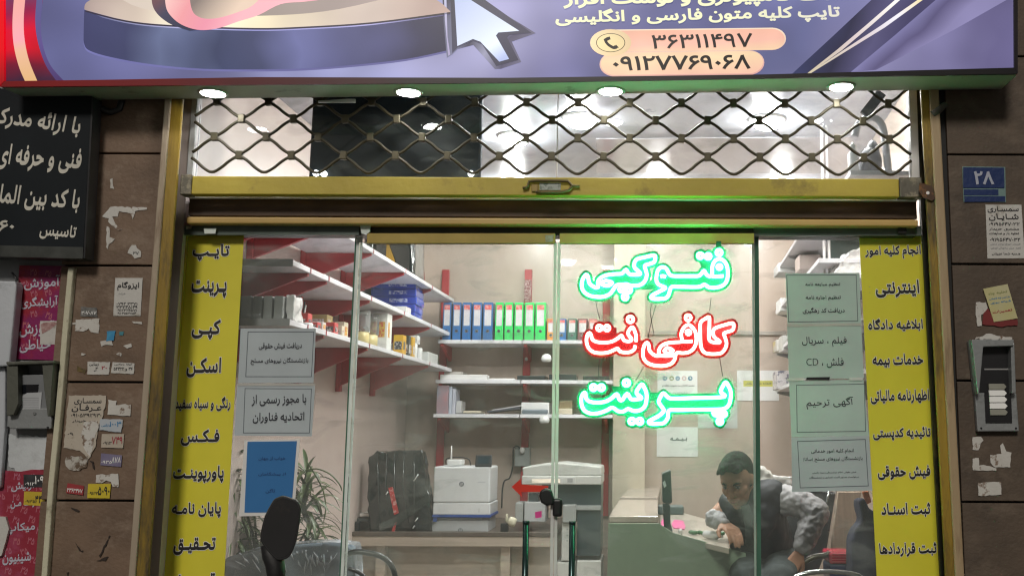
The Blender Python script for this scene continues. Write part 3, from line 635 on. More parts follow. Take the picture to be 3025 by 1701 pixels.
top = arc([(1330, 36), (1100, 66), (900, 80), (750, 84), (500, 75), (370, 62), (290, 46), (249, 30)], 4)
art('podium_shadow', [(x, y + 6) for x, y in low] + [(1330, 30), (249, 36)], mat_print('print_shadow', [(0, (112, 112, 168)), (1, (96, 94, 150))], A(240, 0), A(1300, 0)), 1)
art('podium_side', low + top, mat_print('print_slate', [(0, (58, 60, 98)), (.15, (62, 66, 104)), (.27, (104, 114, 152)), (.40, (54, 62, 96)), (.5, (62, 68, 104)), (.62, (104, 108, 158)), (.75, (74, 76, 120)), (.9, (42, 42, 76)), (1, (32, 32, 60))], A(250, 60), A(1330, 90), 1.0, .18, 3), 2)
rim = arc([(252, 34), (370, 64), (500, 78), (750, 87), (900, 83), (1100, 70), (1330, 40)], 4)
art('podium_highlight', rim + [(x, y + (5 if x > 300 else 0)) for x, y in reversed(rim)], mat_print('print_hilite', [(0, (80, 84, 125)), (.3, (190, 190, 232)), (.5, (150, 150, 210)), (.75, (180, 176, 225)), (1, (70, 66, 110))], A(250, 60), A(1330, 60), 1.05, .1), 3)
art('podium_edge_line', [(x, y - 3) for x, y in rim] + [(x, y + 1.5) for x, y in reversed(rim)], mat_print('print_edge', [(0, (52, 44, 60)), (1, (40, 32, 44))], A(250, 60), A(1330, 60)), 4)
art('podium_top', arc([(249, 28), (256, 8), (300, -10), (420, -30), (750, -44), (1050, -30), (1260, -10), (1330, 34)], 4) + [(x, y - 3.5) for x, y in reversed(rim)], mat_print('print_cream', [(0, (150, 130, 128)), (.2, (226, 208, 190)), (.3, (250, 240, 214)), (.5, (238, 224, 190)), (.75, (208, 190, 178)), (1, (176, 150, 140))], A(250, 60), A(1330, 20), 1.05, .12, 3), 5)
art('podium_inset', arc([(330, -20), (420, 26), (600, 46), (820, 46), (1000, 28), (1200, -20)], 4), mat_print('print_taupe', [(0, (214, 196, 186)), (.3, (240, 228, 206)), (.5, (160, 148, 140)), (1, (170, 152, 148))], A(330, 0), A(1200, 0), 1.0, .1), 6)
art('ribbon_side', arc([(447, -30), (449, 10), (460, 36), (482, 58), (512, 76), (560, 92)], 4) + arc([(600, 88), (540, 72), (505, 44), (492, 20), (486, -30)], 4), mat_print('print_ribbon_dark', [(0, (120, 84, 92)), (.4, (74, 72, 96)), (1, (52, 54, 80))], A(470, 0), A(540, 90)), 7)
art('ribbon_pink', arc([(486, -30), (490, 20), (503, 46), (530, 70), (565, 85), (602, 90), (650, 83), (705, 64), (765, 45), (830, 13), (900, 6), (960, -4), (960, -30)], 4), mat_print('print_pink', [(0, (248, 206, 200)), (.35, (240, 160, 165)), (.65, (236, 150, 170)), (1, (240, 176, 184))], A(490, -20), A(700, 90), 1.1, .1), 8)
art('ribbon_hole', arc([(560, -30), (562, 8), (569, 34), (582, 48), (606, 56), (645, 54), (700, 38), (748, 16), (790, -30)], 4), mat_print('print_hole', [(0, (140, 126, 120)), (.5, (196, 176, 160)), (1, (232, 206, 184))], A(600, -10), A(680, 55), 1.0, .1), 9)
art('cursor_bevel', [(1306, -30), (1310, 60), (1320, 172), (1337, 161), (1352, 146), (1398, 134), (1462, 205), (1480, 204), (1540, 184), (1512, 124), (1583, 99), (1500, 48), (1370, -30)], mat_print('print_bevel', [(0, (40, 40, 66)), (.3, (120, 122, 150)), (.42, (52, 52, 76)), (.6, (150, 150, 176)), (.75, (70, 66, 96)), (1, (128, 124, 150))], A(1306, 20), A(1583, 150), 1.0, .15, 6), 3)
art('cursor_line', [(1318, -30), (1322, 110), (1330, 162), (1324, 166), (1314, 60), (1311, -30)], mat_print('print_line', [(0, (190, 190, 220)), (1, (170, 160, 196))], A(1306, 0), A(1330, 170)), 4)
art('cursor_dark', [(1330, -30), (1336, 158), (1352, 141), (1397, 121), (1424, 132), (1466, 196), (1532, 178), (1498, 112), (1505, 104), (1570, 98), (1390, -30)], mat_print('print_navy', [(0, (34, 36, 58)), (.5, (62, 62, 88)), (1, (44, 42, 66))], A(1330, 0), A(1540, 190)), 5)
art('cursor_face', [(1341, -30), (1351, 137), (1397, 116), (1419, 124), (1475, 183), (1504, 175), (1465, 106), (1472, 97), (1534, 92), (1380, -6), (1350, -30)], mat_print('print_white', [(0, (176, 188, 224)), (.5, (206, 216, 240)), (.8, (226, 236, 252)), (1, (170, 182, 224))], A(1345, -10), A(1500, 170), 1.1, .1), 6)
# diagonal ribbons on the right
q0 = [(2337, 221), (2575, 0), (2752, -165), (3010 - 18, -165), (2992, -20), (2930, 12), (2590, 213)]
art('dark_sweep', [(2337, 221.5), (2460, 108), (2575, 0), (2740, -165), (2930, -165), (2765, 0), (2640, 108), (2513, 214)], mat_print('print_sweep', [(0, (44, 52, 98)), (.45, (40, 40, 70)), (.75, (88, 84, 124)), (1, (70, 66, 104))], A(2380, 60), A(2640, 160), 1.0, .15, 4), 2)
art('grey_sweep', [(2513, 214), (2640, 108), (2765, 0), (2930, -165), (2991, -165), (2991, -9), (2820, 88), (2700, 150), (2588, 207)], mat_print('print_sweep2', [(0, (66, 68, 116)), (.3, (150, 148, 196)), (.5, (124, 120, 166)), (.7, (92, 86, 126)), (1, (140, 134, 178))], A(2560, 70), A(2680, 190), 1.0, .1, 4), 1)
art('gold_streak', [(2384, 218), (2470, 150), (2560, 74), (2645, 0), (2660, 0), (2576, 74), (2486, 150), (2390, 218)], mat_print('print_gold', [(0, (222, 208, 172)), (.5, (226, 208, 208)), (1, (250, 246, 240))], A(2384, 218), A(2650, 0), 1.1), 4)
art('gold_streak', [(2388, 218), (2490, 150), (2600, 78), (2712, 0), (2725, -8), (2738, -8), (2614, 82), (2500, 152), (2394, 218)], mat_print('print_gold2', [(0, (222, 208, 172)), (.5, (230, 214, 216)), (.8, (246, 244, 255)), (1, (244, 226, 180))], A(2384, 218), A(2720, 0), 1.1), 3)
art('streak_top', [(2645, 0), (2660, 0), (2850, -165), (2825, -165)], mat_print('print_gold3', [(0, (250, 246, 240)), (1, (230, 214, 190))], A(2650, 0), A(2830, -165)), 4)
# phone pills and lettering
def pill(x0, x1, y0, y1, k, m, sl=0.0):
    ry = (y1 - y0) / 2; rx = ry * 1.25; c = (y0 + y1) / 2
    pts = [(x1 - rx + rx * math.cos(a), c + ry * math.sin(a)) for a in [R(-90 + 180 * i / 12) for i in range(13)]] + [(x0 + rx - rx * math.cos(a), c + ry * math.sin(a)) for a in [R(90 - 180 * i / 12) for i in range(13)]]
    art('phone_pill', [(x, y + sl * (x - (x0 + x1) / 2)) for x, y in pts], m, k)
PP = mat_print('print_pill', [(0, (236, 178, 152)), (.35, (240, 184, 164)), (.65, (244, 212, 170)), (1, (242, 192, 166))], A(2000, 80), A(2010, 225), 1.08, .08, 5)
PP2 = mat_print('print_pill_rim', [(0, (250, 230, 200)), (1, (226, 170, 160))], A(2000, 80), A(2010, 225), 1.0, .05, 5)
pill(1770, 2322, 85.5, 151.5, 2, PP2, -.012); pill(1774, 2318, 89, 151, 3, PP, -.012)
pill(1771, 2258, 152, 224.5, 4, PP2, -.012); pill(1775, 2254, 154, 220, 5, PP, -.012)
def ell(cx_, cy_, rx, ry, n=28): return [(cx_ + rx * math.cos(2 * math.pi * i / n), cy_ + ry * math.sin(2 * math.pi * i / n)) for i in range(n)]
art('phone_disc', ell(1804, 127, 61, 40), mat_print('print_disc', [(0, (250, 222, 176)), (1, (236, 206, 160))], A(1745, 90), A(1860, 165)), 6)
PI = mat_print('print_black', [(0, (26, 12, 14)), (1, (20, 10, 12))], A(1700, 0), A(2300, 0), .6, 0)
art('phone_ring', ell(1804, 127, 43, 28) , PI, 7); art('phone_ring_inner', ell(1804, 127, 41, 26.3), mat_print('print_disc2', [(0, (246, 226, 170)), (1, (240, 214, 160))], A(1745, 90), A(1860, 165)), 8)
art('handset', arc([(1783, 117), (1796, 110), (1800, 118), (1794, 122), (1800, 130), (1812, 137), (1816, 135), (1824, 143), (1812, 146), (1796, 137), (1787, 127)], 3), PI, 9)
art('handset_bar', [(1797, 110), (1801, 108.5), (1804, 117), (1800.5, 118.5)], PI, 9); art('handset_bar', [(1817, 135), (1820, 133), (1828, 141), (1825, 143)], PI, 9)
TXM = mat_print('print_text', [(0, (240, 240, 190)), (.6, (240, 240, 196)), (1, (226, 222, 206))], A(1640, 40), A(2480, 40), 1.1, .08)
text('lettering', 'تایپ کلیه متون فارسی و انگلیسی', at(1641, 56, YP - .004), at(2481, 38, YP - .004), TXM, r, h=at(1700, 27, YP).z - at(1700, 80, YP).z, bold=(.028, .036))
text('lettering', 'خدمات کامپیوتری و نوشت افزار', at(1664, 3, YP - .004), at(2560, -13, YP - .004), TXM, r, h=at(1700, -32, YP).z - at(1700, 23, YP).z, bold=(.03, .04))
text('lettering', '۳۶۳۱۱۴۹۷', at(1925, 125, YP - .004), at(2223, 119, YP - .004), PI, r, h=at(1700, 101, YP).z - at(1700, 143, YP).z, bold=(.012, .02))
text('lettering', '۰۹۱۲۷۷۶۹۰۶۸', at(1810, 189, YP - .004), at(2217, 183, YP - .004), PI, r, h=at(1700, 163, YP).z - at(1700, 207, YP).z, bold=(.02, .03))
# downlights in the soffit
for i, (x, y, lb) in enumerate([(536, 234, 'round soffit downlight nearest the red corner'), (1028, 232, 'round soffit downlight under the cream podium print'), (1536, 229, 'round soffit downlight under the phone disc'), (2116, 218, 'round soffit downlight under the gold streaks')]):
    x *= S; y *= S
    f = (x - 8) / 2996; zz = tl.z * (1 - f) + tr.z * f - .0005
    p = atz(x, y, zz)
    d = empty('downlight', tuple(p), lb, 'downlight', 'round downlights in the soffit')
    n_ = (tr - tl).normalized(); tilt = Matrix.Identity(3)
    MB().lathe([(.047, -.004), (.056, -.005), (.058, .0)], p, 28).build('trim_ring', mat('ring_white', (.7, .7, .68), .3), d)
    MB().lathe([(.001, -.0055), (.046, -.0055), (.046, -.001)], p, 28).build('lens', LED, d)
MB().prism(px([(875, 249), (893, 249), (893, 258), (800, 258), (800, 254)], -.052, True), (0, .01, 0)).build('cable_cover', WHITEP, label='short white cable cover under the lightbox edge', cat='cable cover')
MB().tube([a2(195, 252, -.06), a2(235, 268, -.05), a2(280, 283, -.04), a2(300, 275, -.035), a2(310, 240, -.035)], .014, 8).build('bracket_arm', DARKM, label='dark bracket arm holding the lightbox to the left pillar', cat='bracket')
MB().tube([a2(2380, 262, -.055), a2(2345, 290, -.04)], [.012, .02], 8).build('bracket_arm', mat('dusty_metal', (.1, .09, .08), .6), label='dusty bracket stub under the right end of the lightbox', cat='bracket')

# ------------------------------------------------------------------ yellow strips and notices on the glass
YELV = mat('yellow_vinyl', (.72, .655, .05), .36, var=.08, scale=1.8, bump=.16, bscale=3.5, coat=.2)
YS = GLY - .003
def strip(quad, lines, label, slope):
    r = empty('yellow_strip', tuple(at(*quad[2], YS)), label, 'banner', 'yellow vinyl strips on the glass')
    MB().prism(px(quad, YS), (0, .0015, 0)).build('sheet', YELV, r)
    for s, x0, x1, y, h in lines:
        text('lettering', s, a2(x0, y, YS - .0004), a2(x1, y + slope * (x1 - x0), YS - .0004), INK, r, h=None if not h else a2(1288, y - h / 2, YS).z - a2(1288, y + h / 2, YS).z, bold=(.014, .05), halo=WHITEINK)
strip([(552, 690), (721, 689), (660, 1745), (469, 1745)], [('تایـپ', 485, 577, 636, 42), ('پـرینت', 482, 570, 728, 46), ('کپـی', 483, 555, 829, 52), ('اسکـن', 470, 556, 924, 50), ('رنگی و سیاه سفید', 441, 580, 1016, 38), ('فـکـس', 456, 552, 1100, 42), ('پاورپوینـت', 436, 563, 1193, 44), ('پایان نامـه', 433, 556, 1283, 40), ('تحـقیـق', 437, 542, 1373, 44), ('ترجمـه', 440, 540, 1462, 44)], 'long yellow vinyl strip of black Persian words, left pane', -.01)
strip([(2538, 695), (2721, 694), (2781, 1745), (2592, 1745)], [('انجام کلیه امور', 2176, 2316, 636, 34), ('اینترنتی :', 2186, 2312, 728, 44), ('ابلاغیه دادگاه', 2184, 2321, 818, 34), ('خدمات بیمه', 2195, 2322, 908, 34), ('اظهارنامه مالیاتی', 2190, 2337, 999, 36), ('تائیدیه کدپستی', 2196, 2341, 1092, 34), ('فیش حقوقی', 2208, 2340, 1189, 36), ('ثبت اسنـاد', 2217, 2340, 1283, 36), ('ثبت قراردادها', 2212, 2356, 1383, 36)], 'long yellow vinyl strip of black Persian words, right pane', -.02)
NG = 'printed notices taped to the glass'
def notice(quad, frame, lines, m, label, k=0, fw=2.0, bold=(.008, .03)):
    Y = GLY - .003 - .0016 * k
    r = empty('notice', tuple(at(*quad[3], Y)), label, 'notice', NG)
    MB().prism(px(quad, Y), (0, .001, 0)).build('sheet', m, r)
    if frame:
        b = MB(); n = len(frame); P_ = [at(x, y, Y - .0006) for x, y in frame]
        c_ = sum(P_, Vector()) / 4
        for i in range(4):
            a, b_ = P_[i], P_[(i + 1) % 4]; o_ = (c_ - (a + b_) / 2).normalized() * (fw * .00135)
            b.add([a, b_, b_ + o_, a + o_], [(0, 1, 2, 3)])
        b.build('printed_border', mat('border_ink', (.10, .12, .14), .5), r)
    for s, x0, x1, y, h, sl in lines:
        text('lettering', s, at(x0, y, Y - .0004), at(x1, y + sl * (x1 - x0), Y - .0004), mat('notice_ink', (.035, .04, .05), .5), r, h=at(1500, y - h / 2, Y).z - at(1500, y + h / 2, Y).z, bold=bold)
    return r
notice([(711, 970), (933, 970), (926, 1131), (703, 1131)], [(732, 979), (928, 979), (921, 1113), (725, 1113)], [('دریافت فیش حقوقی', 765, 892, 1023, 21, -.01), ('بازنشستگان نیروهای مسلح', 741, 911, 1067, 21, -.01)], PAPERG, 'framed grey notice with two small lines, top left of the glass')
nt = notice([(701, 1136), (931, 1137), (921, 1288), (692, 1286)], [(723, 1146), (921, 1147), (915, 1279), (718, 1279)], [('با مجوز رسمی از', 744, 905, 1183, 34, -.02), ('اتحادیه فناوران', 747, 899, 1235, 32, -.02)], PAPERG, 'grey notice with two bold lines above the blue poster', 1)
MB().prism(px([(701, 1132), (932, 1133), (931, 1139), (701, 1139)], GLY - .006), (0, .001, 0)).build('clear_tape', mat('old_tape', (.5, .5, .47), .2, coat=.5), nt)
bp = notice([(722, 1300), (886, 1297), (869, 1520), (706, 1524)], None, [], PAPER, 'blue poster with white margin above the motorcycle mirror', 0, bold=(.004, .01))
MB().prism(px([(731, 1304), (877, 1302), (860, 1512), (722, 1513)], GLY - .0042), (0, .0008, 0)).build('blue_print', mat('blue_print', (.035, .17, .42), .4, var=.06, scale=2), bp)
for x0, x1, y in ((764, 843, 1354), (763, 844, 1400), (785, 812, 1450)):
    text('lettering', {1354: 'خواب از جهان', 1400: 'از پیشگامان', 1450: 'تاکن'}[y], at(x0, y, GLY - .0048), at(x1, y - 1, GLY - .0048), mat('blue_ink', (.015, .06, .2), .5), bp, h=.016, bold=(.004, .01))
notice([(2320, 808), (2539, 806), (2544, 956), (2326, 959)], [(2323, 812), (2530, 811), (2535, 949), (2329, 952)], [('تنظیم مبایعه نامه', 2379, 2482, 842, 13, -.01), ('تنظیم اجاره نامه', 2380, 2484, 881, 15, -.01), ('دریافت کد رهگیری', 2371, 2495, 918, 19, -.01)], PAPERG2, 'framed green grey notice with three lines beside the yellow strip')
nt = notice([(2325, 961), (2544, 958), (2552, 1117), (2331, 1120)], None, [('فیلم ، سریال', 2369, 2501, 1010, 30, -.01), ('فلش ، CD', 2382, 2492, 1072, 30, -.01)], PAPERG2, 'green grey notice with the letters CD in its second line', 1, bold=(.002, .016))
MB().prism(px([(2326, 957), (2545, 954), (2546, 962), (2326, 965)], GLY - .006), (0, .001, 0)).build('clear_tape', mat('old_tape', (.5, .5, .47), .2, coat=.5), nt)
notice([(2331, 1124), (2551, 1121), (2567, 1286), (2338, 1290)], [(2352, 1136), (2554, 1133), (2558, 1274), (2354, 1277)], [('آگهی ترحیم', 2382, 2521, 1192, 34, -.03)], PAPERG2, 'green grey notice with one large line, third in the column', 0, bold=(.0, .006))
notice([(2338, 1291), (2567, 1286), (2577, 1448), (2340, 1452)], [(2355, 1302), (2557, 1296), (2566, 1435), (2363, 1441)], [('انجام کلیه امور خدماتی', 2396, 2522, 1334, 15, -.02), ('بازنشستگان نیروهای مسلح (ساتا)', 2372, 2548, 1357, 16, -.02), ('فیش حقوقی احکام بازنشستگی و بیمه تکمیلی', 2399, 2529, 1396, 7, -.02), ('درخواست صدور کارت اعتباری و بازنشستگان', 2390, 2537, 1410, 7, -.02)], PAPERG, 'framed grey notice with fine print, lowest in the right column', 1, bold=(.004, .02))
for k, (x0, x1, y) in enumerate([(2383, 2452, 1117), (2325, 2375, 1120), (2510, 2550, 1118)]):
    MB().prism(px([(x0, y - 3), (x1, y - 4), (x1 - 3, y + 5), (x0 - 2, y + 5)], GLY - .0075), (0, .0008, 0)).build('tape_strip', mat('tape_white', (.6, .62, .6), .2, coat=.5) if k else DARKM, label=['dark slit of tape under the CD notice', 'white tape on the left corner under the CD notice', 'white tape on the right corner under the CD notice'][k], cat='tape')
# ------------------------------------------------------------------ clutter on the left pillar and the neighbour's wall
def torn(pts, jit=2.2, rnd=random.Random(3)):
    out = []
    for i, (x, y) in enumerate(pts):
        x2, y2 = pts[(i + 1) % len(pts)]; d = math.hypot(x2 - x, y2 - y); n = max(1, int(d / 9))
        for k in range(n): out.append((x + (x2 - x) * k / n + rnd.uniform(-jit, jit) * (k > 0), y + (y2 - y) * k / n + rnd.uniform(-jit, jit) * (k > 0)))
    return out
PY = -.0325
lay = [0]
def sticker(pts, m, label, lines=(), cat='sticker', jag=0, Y=None, group=None, k=0, name=None, bold=(.01, .03)):
    y_ = (PY if Y is None else Y) - .0012 * k
    P_ = torn(pts, jag) if jag else pts
    r = empty(name or cat.replace(' ', '_'), tuple(at(*pts[-1], y_)), label, cat, group)
    MB().prism(px(P_, y_), (0, -.0011, 0)).build('paper', m, r)
    for s, x0, x1, y, h, im in lines:
        sl = (y[1] - y[0]) if isinstance(y, tuple) else 0; yy = y[0] if isinstance(y, tuple) else y
        text('lettering', s, at(x0, yy, y_ - .0012), at(x1, yy + sl, y_ - .0012), im, r, h=at(1500, yy - h / 2, y_).z - at(1500, yy + h / 2, y_).z, bold=bold, lift=.0009)
    return r
q = lambda x0, y0, x1, y1: [(x0, y0), (x1, y0), (x1, y1), (x0, y1)]
SCR = 'torn scraps of paper left on the pillars'
TN = 'small advert stickers on the left pillar'
PAPD = worn('street_paper', (.50, .49, .46), (.3, .27, .22), .58, .68, 7, .7, base2=(.58, .57, .54))
PAPT = worn('tan_paper', (.42, .37, .30), (.2, .15, .1), .58, .66, 9, .7, base2=(.5, .45, .38))
# black hand-painted sign
r = empty('painted_sign', tuple(at(120, 763, -.12)), 'black painted sign of white Persian lettering under the lightbox', 'sign')
Q = [(-420, 240), (279, 300), (269, 333), (244, 763), (-420, 746)]
PB = worn('black_sign_paint', (.006, .009, .012), (.02, .03, .035), .56, .7, 2.0, .5, bump=.02, base2=(.01, .014, .018))
PB.node_tree.nodes['Principled BSDF'].inputs['Specular IOR Level'].default_value = .18
MB().prism(px([(-420, 225), (271, 285), (246, 740), (-420, 722)], -.11), (0, .06, 0)).build('board', PB, r)
MB().prism(px([(-420, 716), (246, 730), (244, 764), (-420, 748)], -.116), (0, .07, 0)).build('bottom_frame', mat('sign_frame', (.07, .075, .07), .35, .5, .3, 12), r)
MB().prism(px([(271, 285), (276, 287), (251, 764), (246, 762)], -.114), (0, .066, 0)).build('side_frame', DARKM, r)
SW = worn('sign_white', (.62, .60, .53), (.4, .38, .3), .56, .7, 14, .5)
for s, x0, y0, x1, y1, h in [('با ارائه مدرک', -22, 343, 238, 378, 66), ('فنی و حرفه ای', -8, 462, 241, 478, 78), ('با کد بین المللی', -52, 575, 236, 597, 72), ('تاسیس', 119, 682, 225, 690, 46), ('۱۳۶۰', -62, 665, 43, 668, 34)]:
    text('lettering', s, at(x0, y0, -.1102), at(x1, y1, -.1102), SW, r, h=at(1500, y0 - h / 2, -.11).z - at(1500, y0 + h / 2, -.11).z, bold=(.012, .04))
# pink beauty posters
PK = worn('pink_poster', (.25, .008, .075), (.30, .012, .03), .48, .56, 3.2, .4, base2=(.20, .008, .11))
PK2 = worn('red_poster', (.27, .02, .04), (.33, .05, .10), .48, .56, 3.0, .4, base2=(.30, .03, .055))
PKM = mat('poster_motif', (.42, .14, .22), .5, c2=(.46, .11, .12), scale=20); LIL = mat('poster_letters', (.50, .49, .58), .5)
def poster(pts, m, lines, label, seed):
    Yp = -.006
    r = empty('poster', tuple(at(*pts[-1], Yp)), label, 'poster', 'pink beauty posters on the neighbour wall')
    rnd = random.Random(seed); b = MB(); b.prism(px(pts, Yp), (0, -.0015, 0)); ys = [p[1] for p in pts]; xs = [p[0] for p in pts]; row = 0; y = min(ys) + 22
    def inside(x, y):
        c = False; n = len(pts)
        for i in range(n):
            (x1, y1), (x2, y2) = pts[i], pts[(i + 1) % n]
            if (y1 > y) != (y2 > y) and x < (x2 - x1) * (y - y1) / (y2 - y1) + x1: c = not c
        return c
    V, T = text_tris('۳۵', .02, .03)
    while y < max(ys) - 14:
        x = min(xs) + 16 + (row % 2) * 24
        while x < max(xs) - 8:
            jx, jy = x + rnd.uniform(-4, 4), y + rnd.uniform(-4, 4)
            if inside(jx - 10, jy) and inside(jx + 10, jy) and inside(jx, jy - 14) and inside(jx, jy + 14):
                c = at(jx, jy, Yp - .0018); rot = Matrix.Rotation(rnd.uniform(-.4, .4), 3, 'Y')
                b.add([c + rot @ Vector(((p[0] - .5) * .026, 0, (p[1] - .35) * .034)) for p in V], T, 1)
            x += 46
        y += 31; row += 1
    b.build('sheet', [m, PKM], r)
    for s, x0, x1, y, h in lines: text('lettering', s, at(x0, y, Yp - .0018), at(x1, y - 6, Yp - .0018), LIL, r, h=at(1500, y - h / 2, Yp).z - at(1500, y + h / 2, Yp).z, bold=(.015, .03), lift=.0014)
poster([(58, 784), (198, 786), (186, 900), (171, 1064), (34, 1060), (50, 900)], PK, [('آموزش', 72, 178, 838, 42), ('آرایشگری', 62, 172, 896, 36), ('آموزش', 58, 160, 974, 46), ('خیاطی', 58, 150, 1024, 38)], 'magenta beauty poster above the grey intercom housing', 1)
poster([(8, 1388), (60, 1392), (95, 1386), (146, 1388), (135, 1540), (122, 1720), (-60, 1720), (-60, 1388)], PK2, [('آرایش', 34, 104, 1436, 34), ('رنگ مـن', 32, 104, 1486, 34), ('میکاپ', 18, 104, 1562, 34), ('شینیون', 8, 92, 1651, 36)], 'red beauty poster below the intercom, torn along its top', 2)
sticker(q(119, 948, 182, 1017), PAPD, 'white card stuck over the magenta poster', [], 'card', Y=-.0085)
MB().add(px([(124, 986), (120, 958), (128, 953), (160, 950), (170, 955), (150, 972)], -.0103), [(0, 1, 2, 3, 4, 5)]).build('card_photo', mat('card_photo', (.25, .1, .1), .5, c2=(.5, .35, .33), scale=60), label='small printed picture on the white card', cat='picture')
sticker(torn([(26, 1376), (58, 1394), (120, 1386), (144, 1384), (152, 1290), (24, 1282)], 3), worn('peeled_white', (.55, .58, .6), (.4, .42, .43), .55, .7, 6, .7), 'white patch of peeled poster under the intercom', [], 'paper patch', Y=-.004)
sticker(q(70, 1401, 140, 1438), mat('black_sticker', (.02, .02, .022), .4, c2=(.05, .05, .055), scale=40), 'black sticker with white digits on the red poster', [('۱۰۹۰', 103, 138, 1417, 24, WHITEINK), ('۰۹۱۲', 74, 102, 1428, 9, WHITEINK)], 'sticker', Y=-.0085)
sticker([(72, 1450), (138, 1453), (132, 1494), (70, 1490)], mat('yellow_sticker', (.60, .46, .05), .4, c2=(.5, .36, .03), scale=30), 'yellow sticker with three black digits on the red poster', [('۴۴۴', 104, 134, 1474, 22, INK), ('۰۹۳۵', 74, 104, 1480, 9, INK)], 'sticker', Y=-.0085)
# white cabinet at the frame edge
b = MB(); b.prism(px([(-160, 828), (44, 830), (48, 845), (26, 1080), (-160, 1092)], -.06), (0, .05, 0)); b.prism(px([(-160, 1093), (16, 1084), (14, 1270), (0, 1440), (-160, 1470)], -.03), (0, .025, 0))
b.build('meter_cabinet', worn('white_cabinet', (.46, .49, .53), (.3, .32, .34), .58, .72, 4, .4, base2=(.54, .57, .61)), bevel=.006, label='white metal meter cabinet left of the magenta poster', cat='cabinet')
MB().prism(px([(-60, 1522), (16, 1526), (26, 1560), (16, 1600), (4, 1640), (-60, 1660)], -.02), (0, .016, 0)).build('white_flap', PAPD, label='loose white flap hanging over the lower red poster', cat='flap')
MB().tube([at(x, y, -.03) for x, y in [(36, 805), (48, 822), (50, 850), (38, 960), (28, 1050), (34, 1066)]], .004, 6).build('cable', BLACK, label='thin black cable running down beside the magenta poster', cat='cable')
# intercom housings
HG = worn('housing_grey', (.26, .275, .28), (.15, .16, .16), .58, .7, 9, .4, .3, base2=(.32, .335, .34))
r = empty('intercom', tuple(at(85, 1265, -.05)), 'grey intercom in an open metal rain hood left of the cream trim', 'intercom')
b = MB(); Yi = -.085
b.prism(px([(19, 1080), (52, 1076), (54, 1192), (40, 1225), (19, 1228)], Yi), (0, .075, 0)); b.prism(px([(123, 1070), (158, 1066), (146, 1228), (140, 1230), (130, 1150)], Yi), (0, .075, 0)); b.prism(px([(17, 1068), (160, 1064), (158, 1073), (19, 1078)], Yi - .01), (0, .085, 0))
b.build('rain_hood', worn('olive_hood', (.10, .105, .085), (.2, .2, .18), .56, .7, 9, .5, .2), r, bevel=.003)
MB().prism(px([(22, 1205), (146, 1205), (152, 1240), (150, 1266), (20, 1266)], -.06), (0, .05, 0)).build('base', HG, r, bevel=.004)
MB().prism(px([(48, 1108), (132, 1106), (142, 1240), (46, 1242)], -.055), (0, .05, 0)).build('body', mat('intercom_grey', (.2, .21, .22), .4, .2), r, bevel=.003)
MB().prism(px([(59, 1136), (114, 1135), (112, 1163), (58, 1163)], -.0565), (0, .002, 0)).build('screen', mat('dark_screen', (.008, .009, .012), .1), r)
MB().prism(px([(60, 1172), (80, 1160), (124, 1158), (117, 1232), (49, 1231)], -.058), (0, .004, 0)).build('speaker_plate', mat('speaker_plate', (.50, .52, .54), .4, .3), r)
b = MB()
for i in range(7): b.prism(px(q(60, 1174 + i * 5.5, 114, 1176 + i * 5.5), -.0587), (0, .001, 0))
b.build('speaker_slots', mat('slot_grey', (.3, .31, .33), .5), r)
MB().prism(px(q(60, 1214, 108, 1225), -.0592), (0, .003, 0)).build('name_slot', mat('name_slot', (.12, .13, .14), .3), r)
MB().lathe([(.006, 0), (.006, .006)], at(101, 1221, -.064), 12, 'Y').build('button', STEEL, r)
for x in (24, 140): MB().lathe([(.004, 0), (.004, .003)], at(x, 1262, -.0635), 10, 'Y').build('screw', DARKM, r)
r = empty('intercom', tuple(at(2945, 1273, -.05)), 'grey door intercom with five lit call buttons on the dark pillar', 'intercom')
b = MB(); b.prism(px([(2871, 1003), (2996, 1003), (2994, 1021), (2905, 1024), (2893, 1160), (2889, 1164)], -.10), (0, .068, 0)); b.prism(px([(2997, 1010), (3002, 1160), (2990, 1162), (2986, 1022)], -.09), (0, .058, 0))
b.build('rain_hood', HG, r, bevel=.003)
MB().prism(px([(2880, 1160), (3003, 1160), (3011, 1273), (2888, 1274)], -.06), (0, .028, 0)).build('base', HG, r, bevel=.004)
MB().prism(px([(2905, 1022), (2990, 1022), (2996, 1160), (2892, 1160)], -.055), (0, .022, 0)).build('panel', BLACK, r, bevel=.002)
MB().prism(px([(2908, 1160), (2987, 1160), (2990, 1249), (2912, 1249)], -.063), (0, .003, 0)).build('button_panel', BLACK, r)
MB().prism(px([(2908, 1088), (2992, 1088), (2992, 1092), (2908, 1092)], -.0565), (0, .003, 0)).build('panel_seam', GREYP, r)
BTN = mat('call_button', (.30, .30, .255), .35); bt = lampm('lit_button', (.75, .74, .6), .085)
for i, y in enumerate((1133, 1152, 1171, 1190, 1209)):
    MB().prism(px([(2921 + i, y), (2966 + i, y), (2974 + i, y + 8.5), (2967 + i, y + 17), (2922 + i, y + 17)], -.069), (0, .012, 0)).build('call_button', bt if 0 < i < 4 else BTN, r, bevel=.0015)
for x in (2899, 3002): MB().lathe([(.004, 0), (.004, .003)], at(x, 1264, -.0635), 10, 'Y').build('screw', BLACK, r)
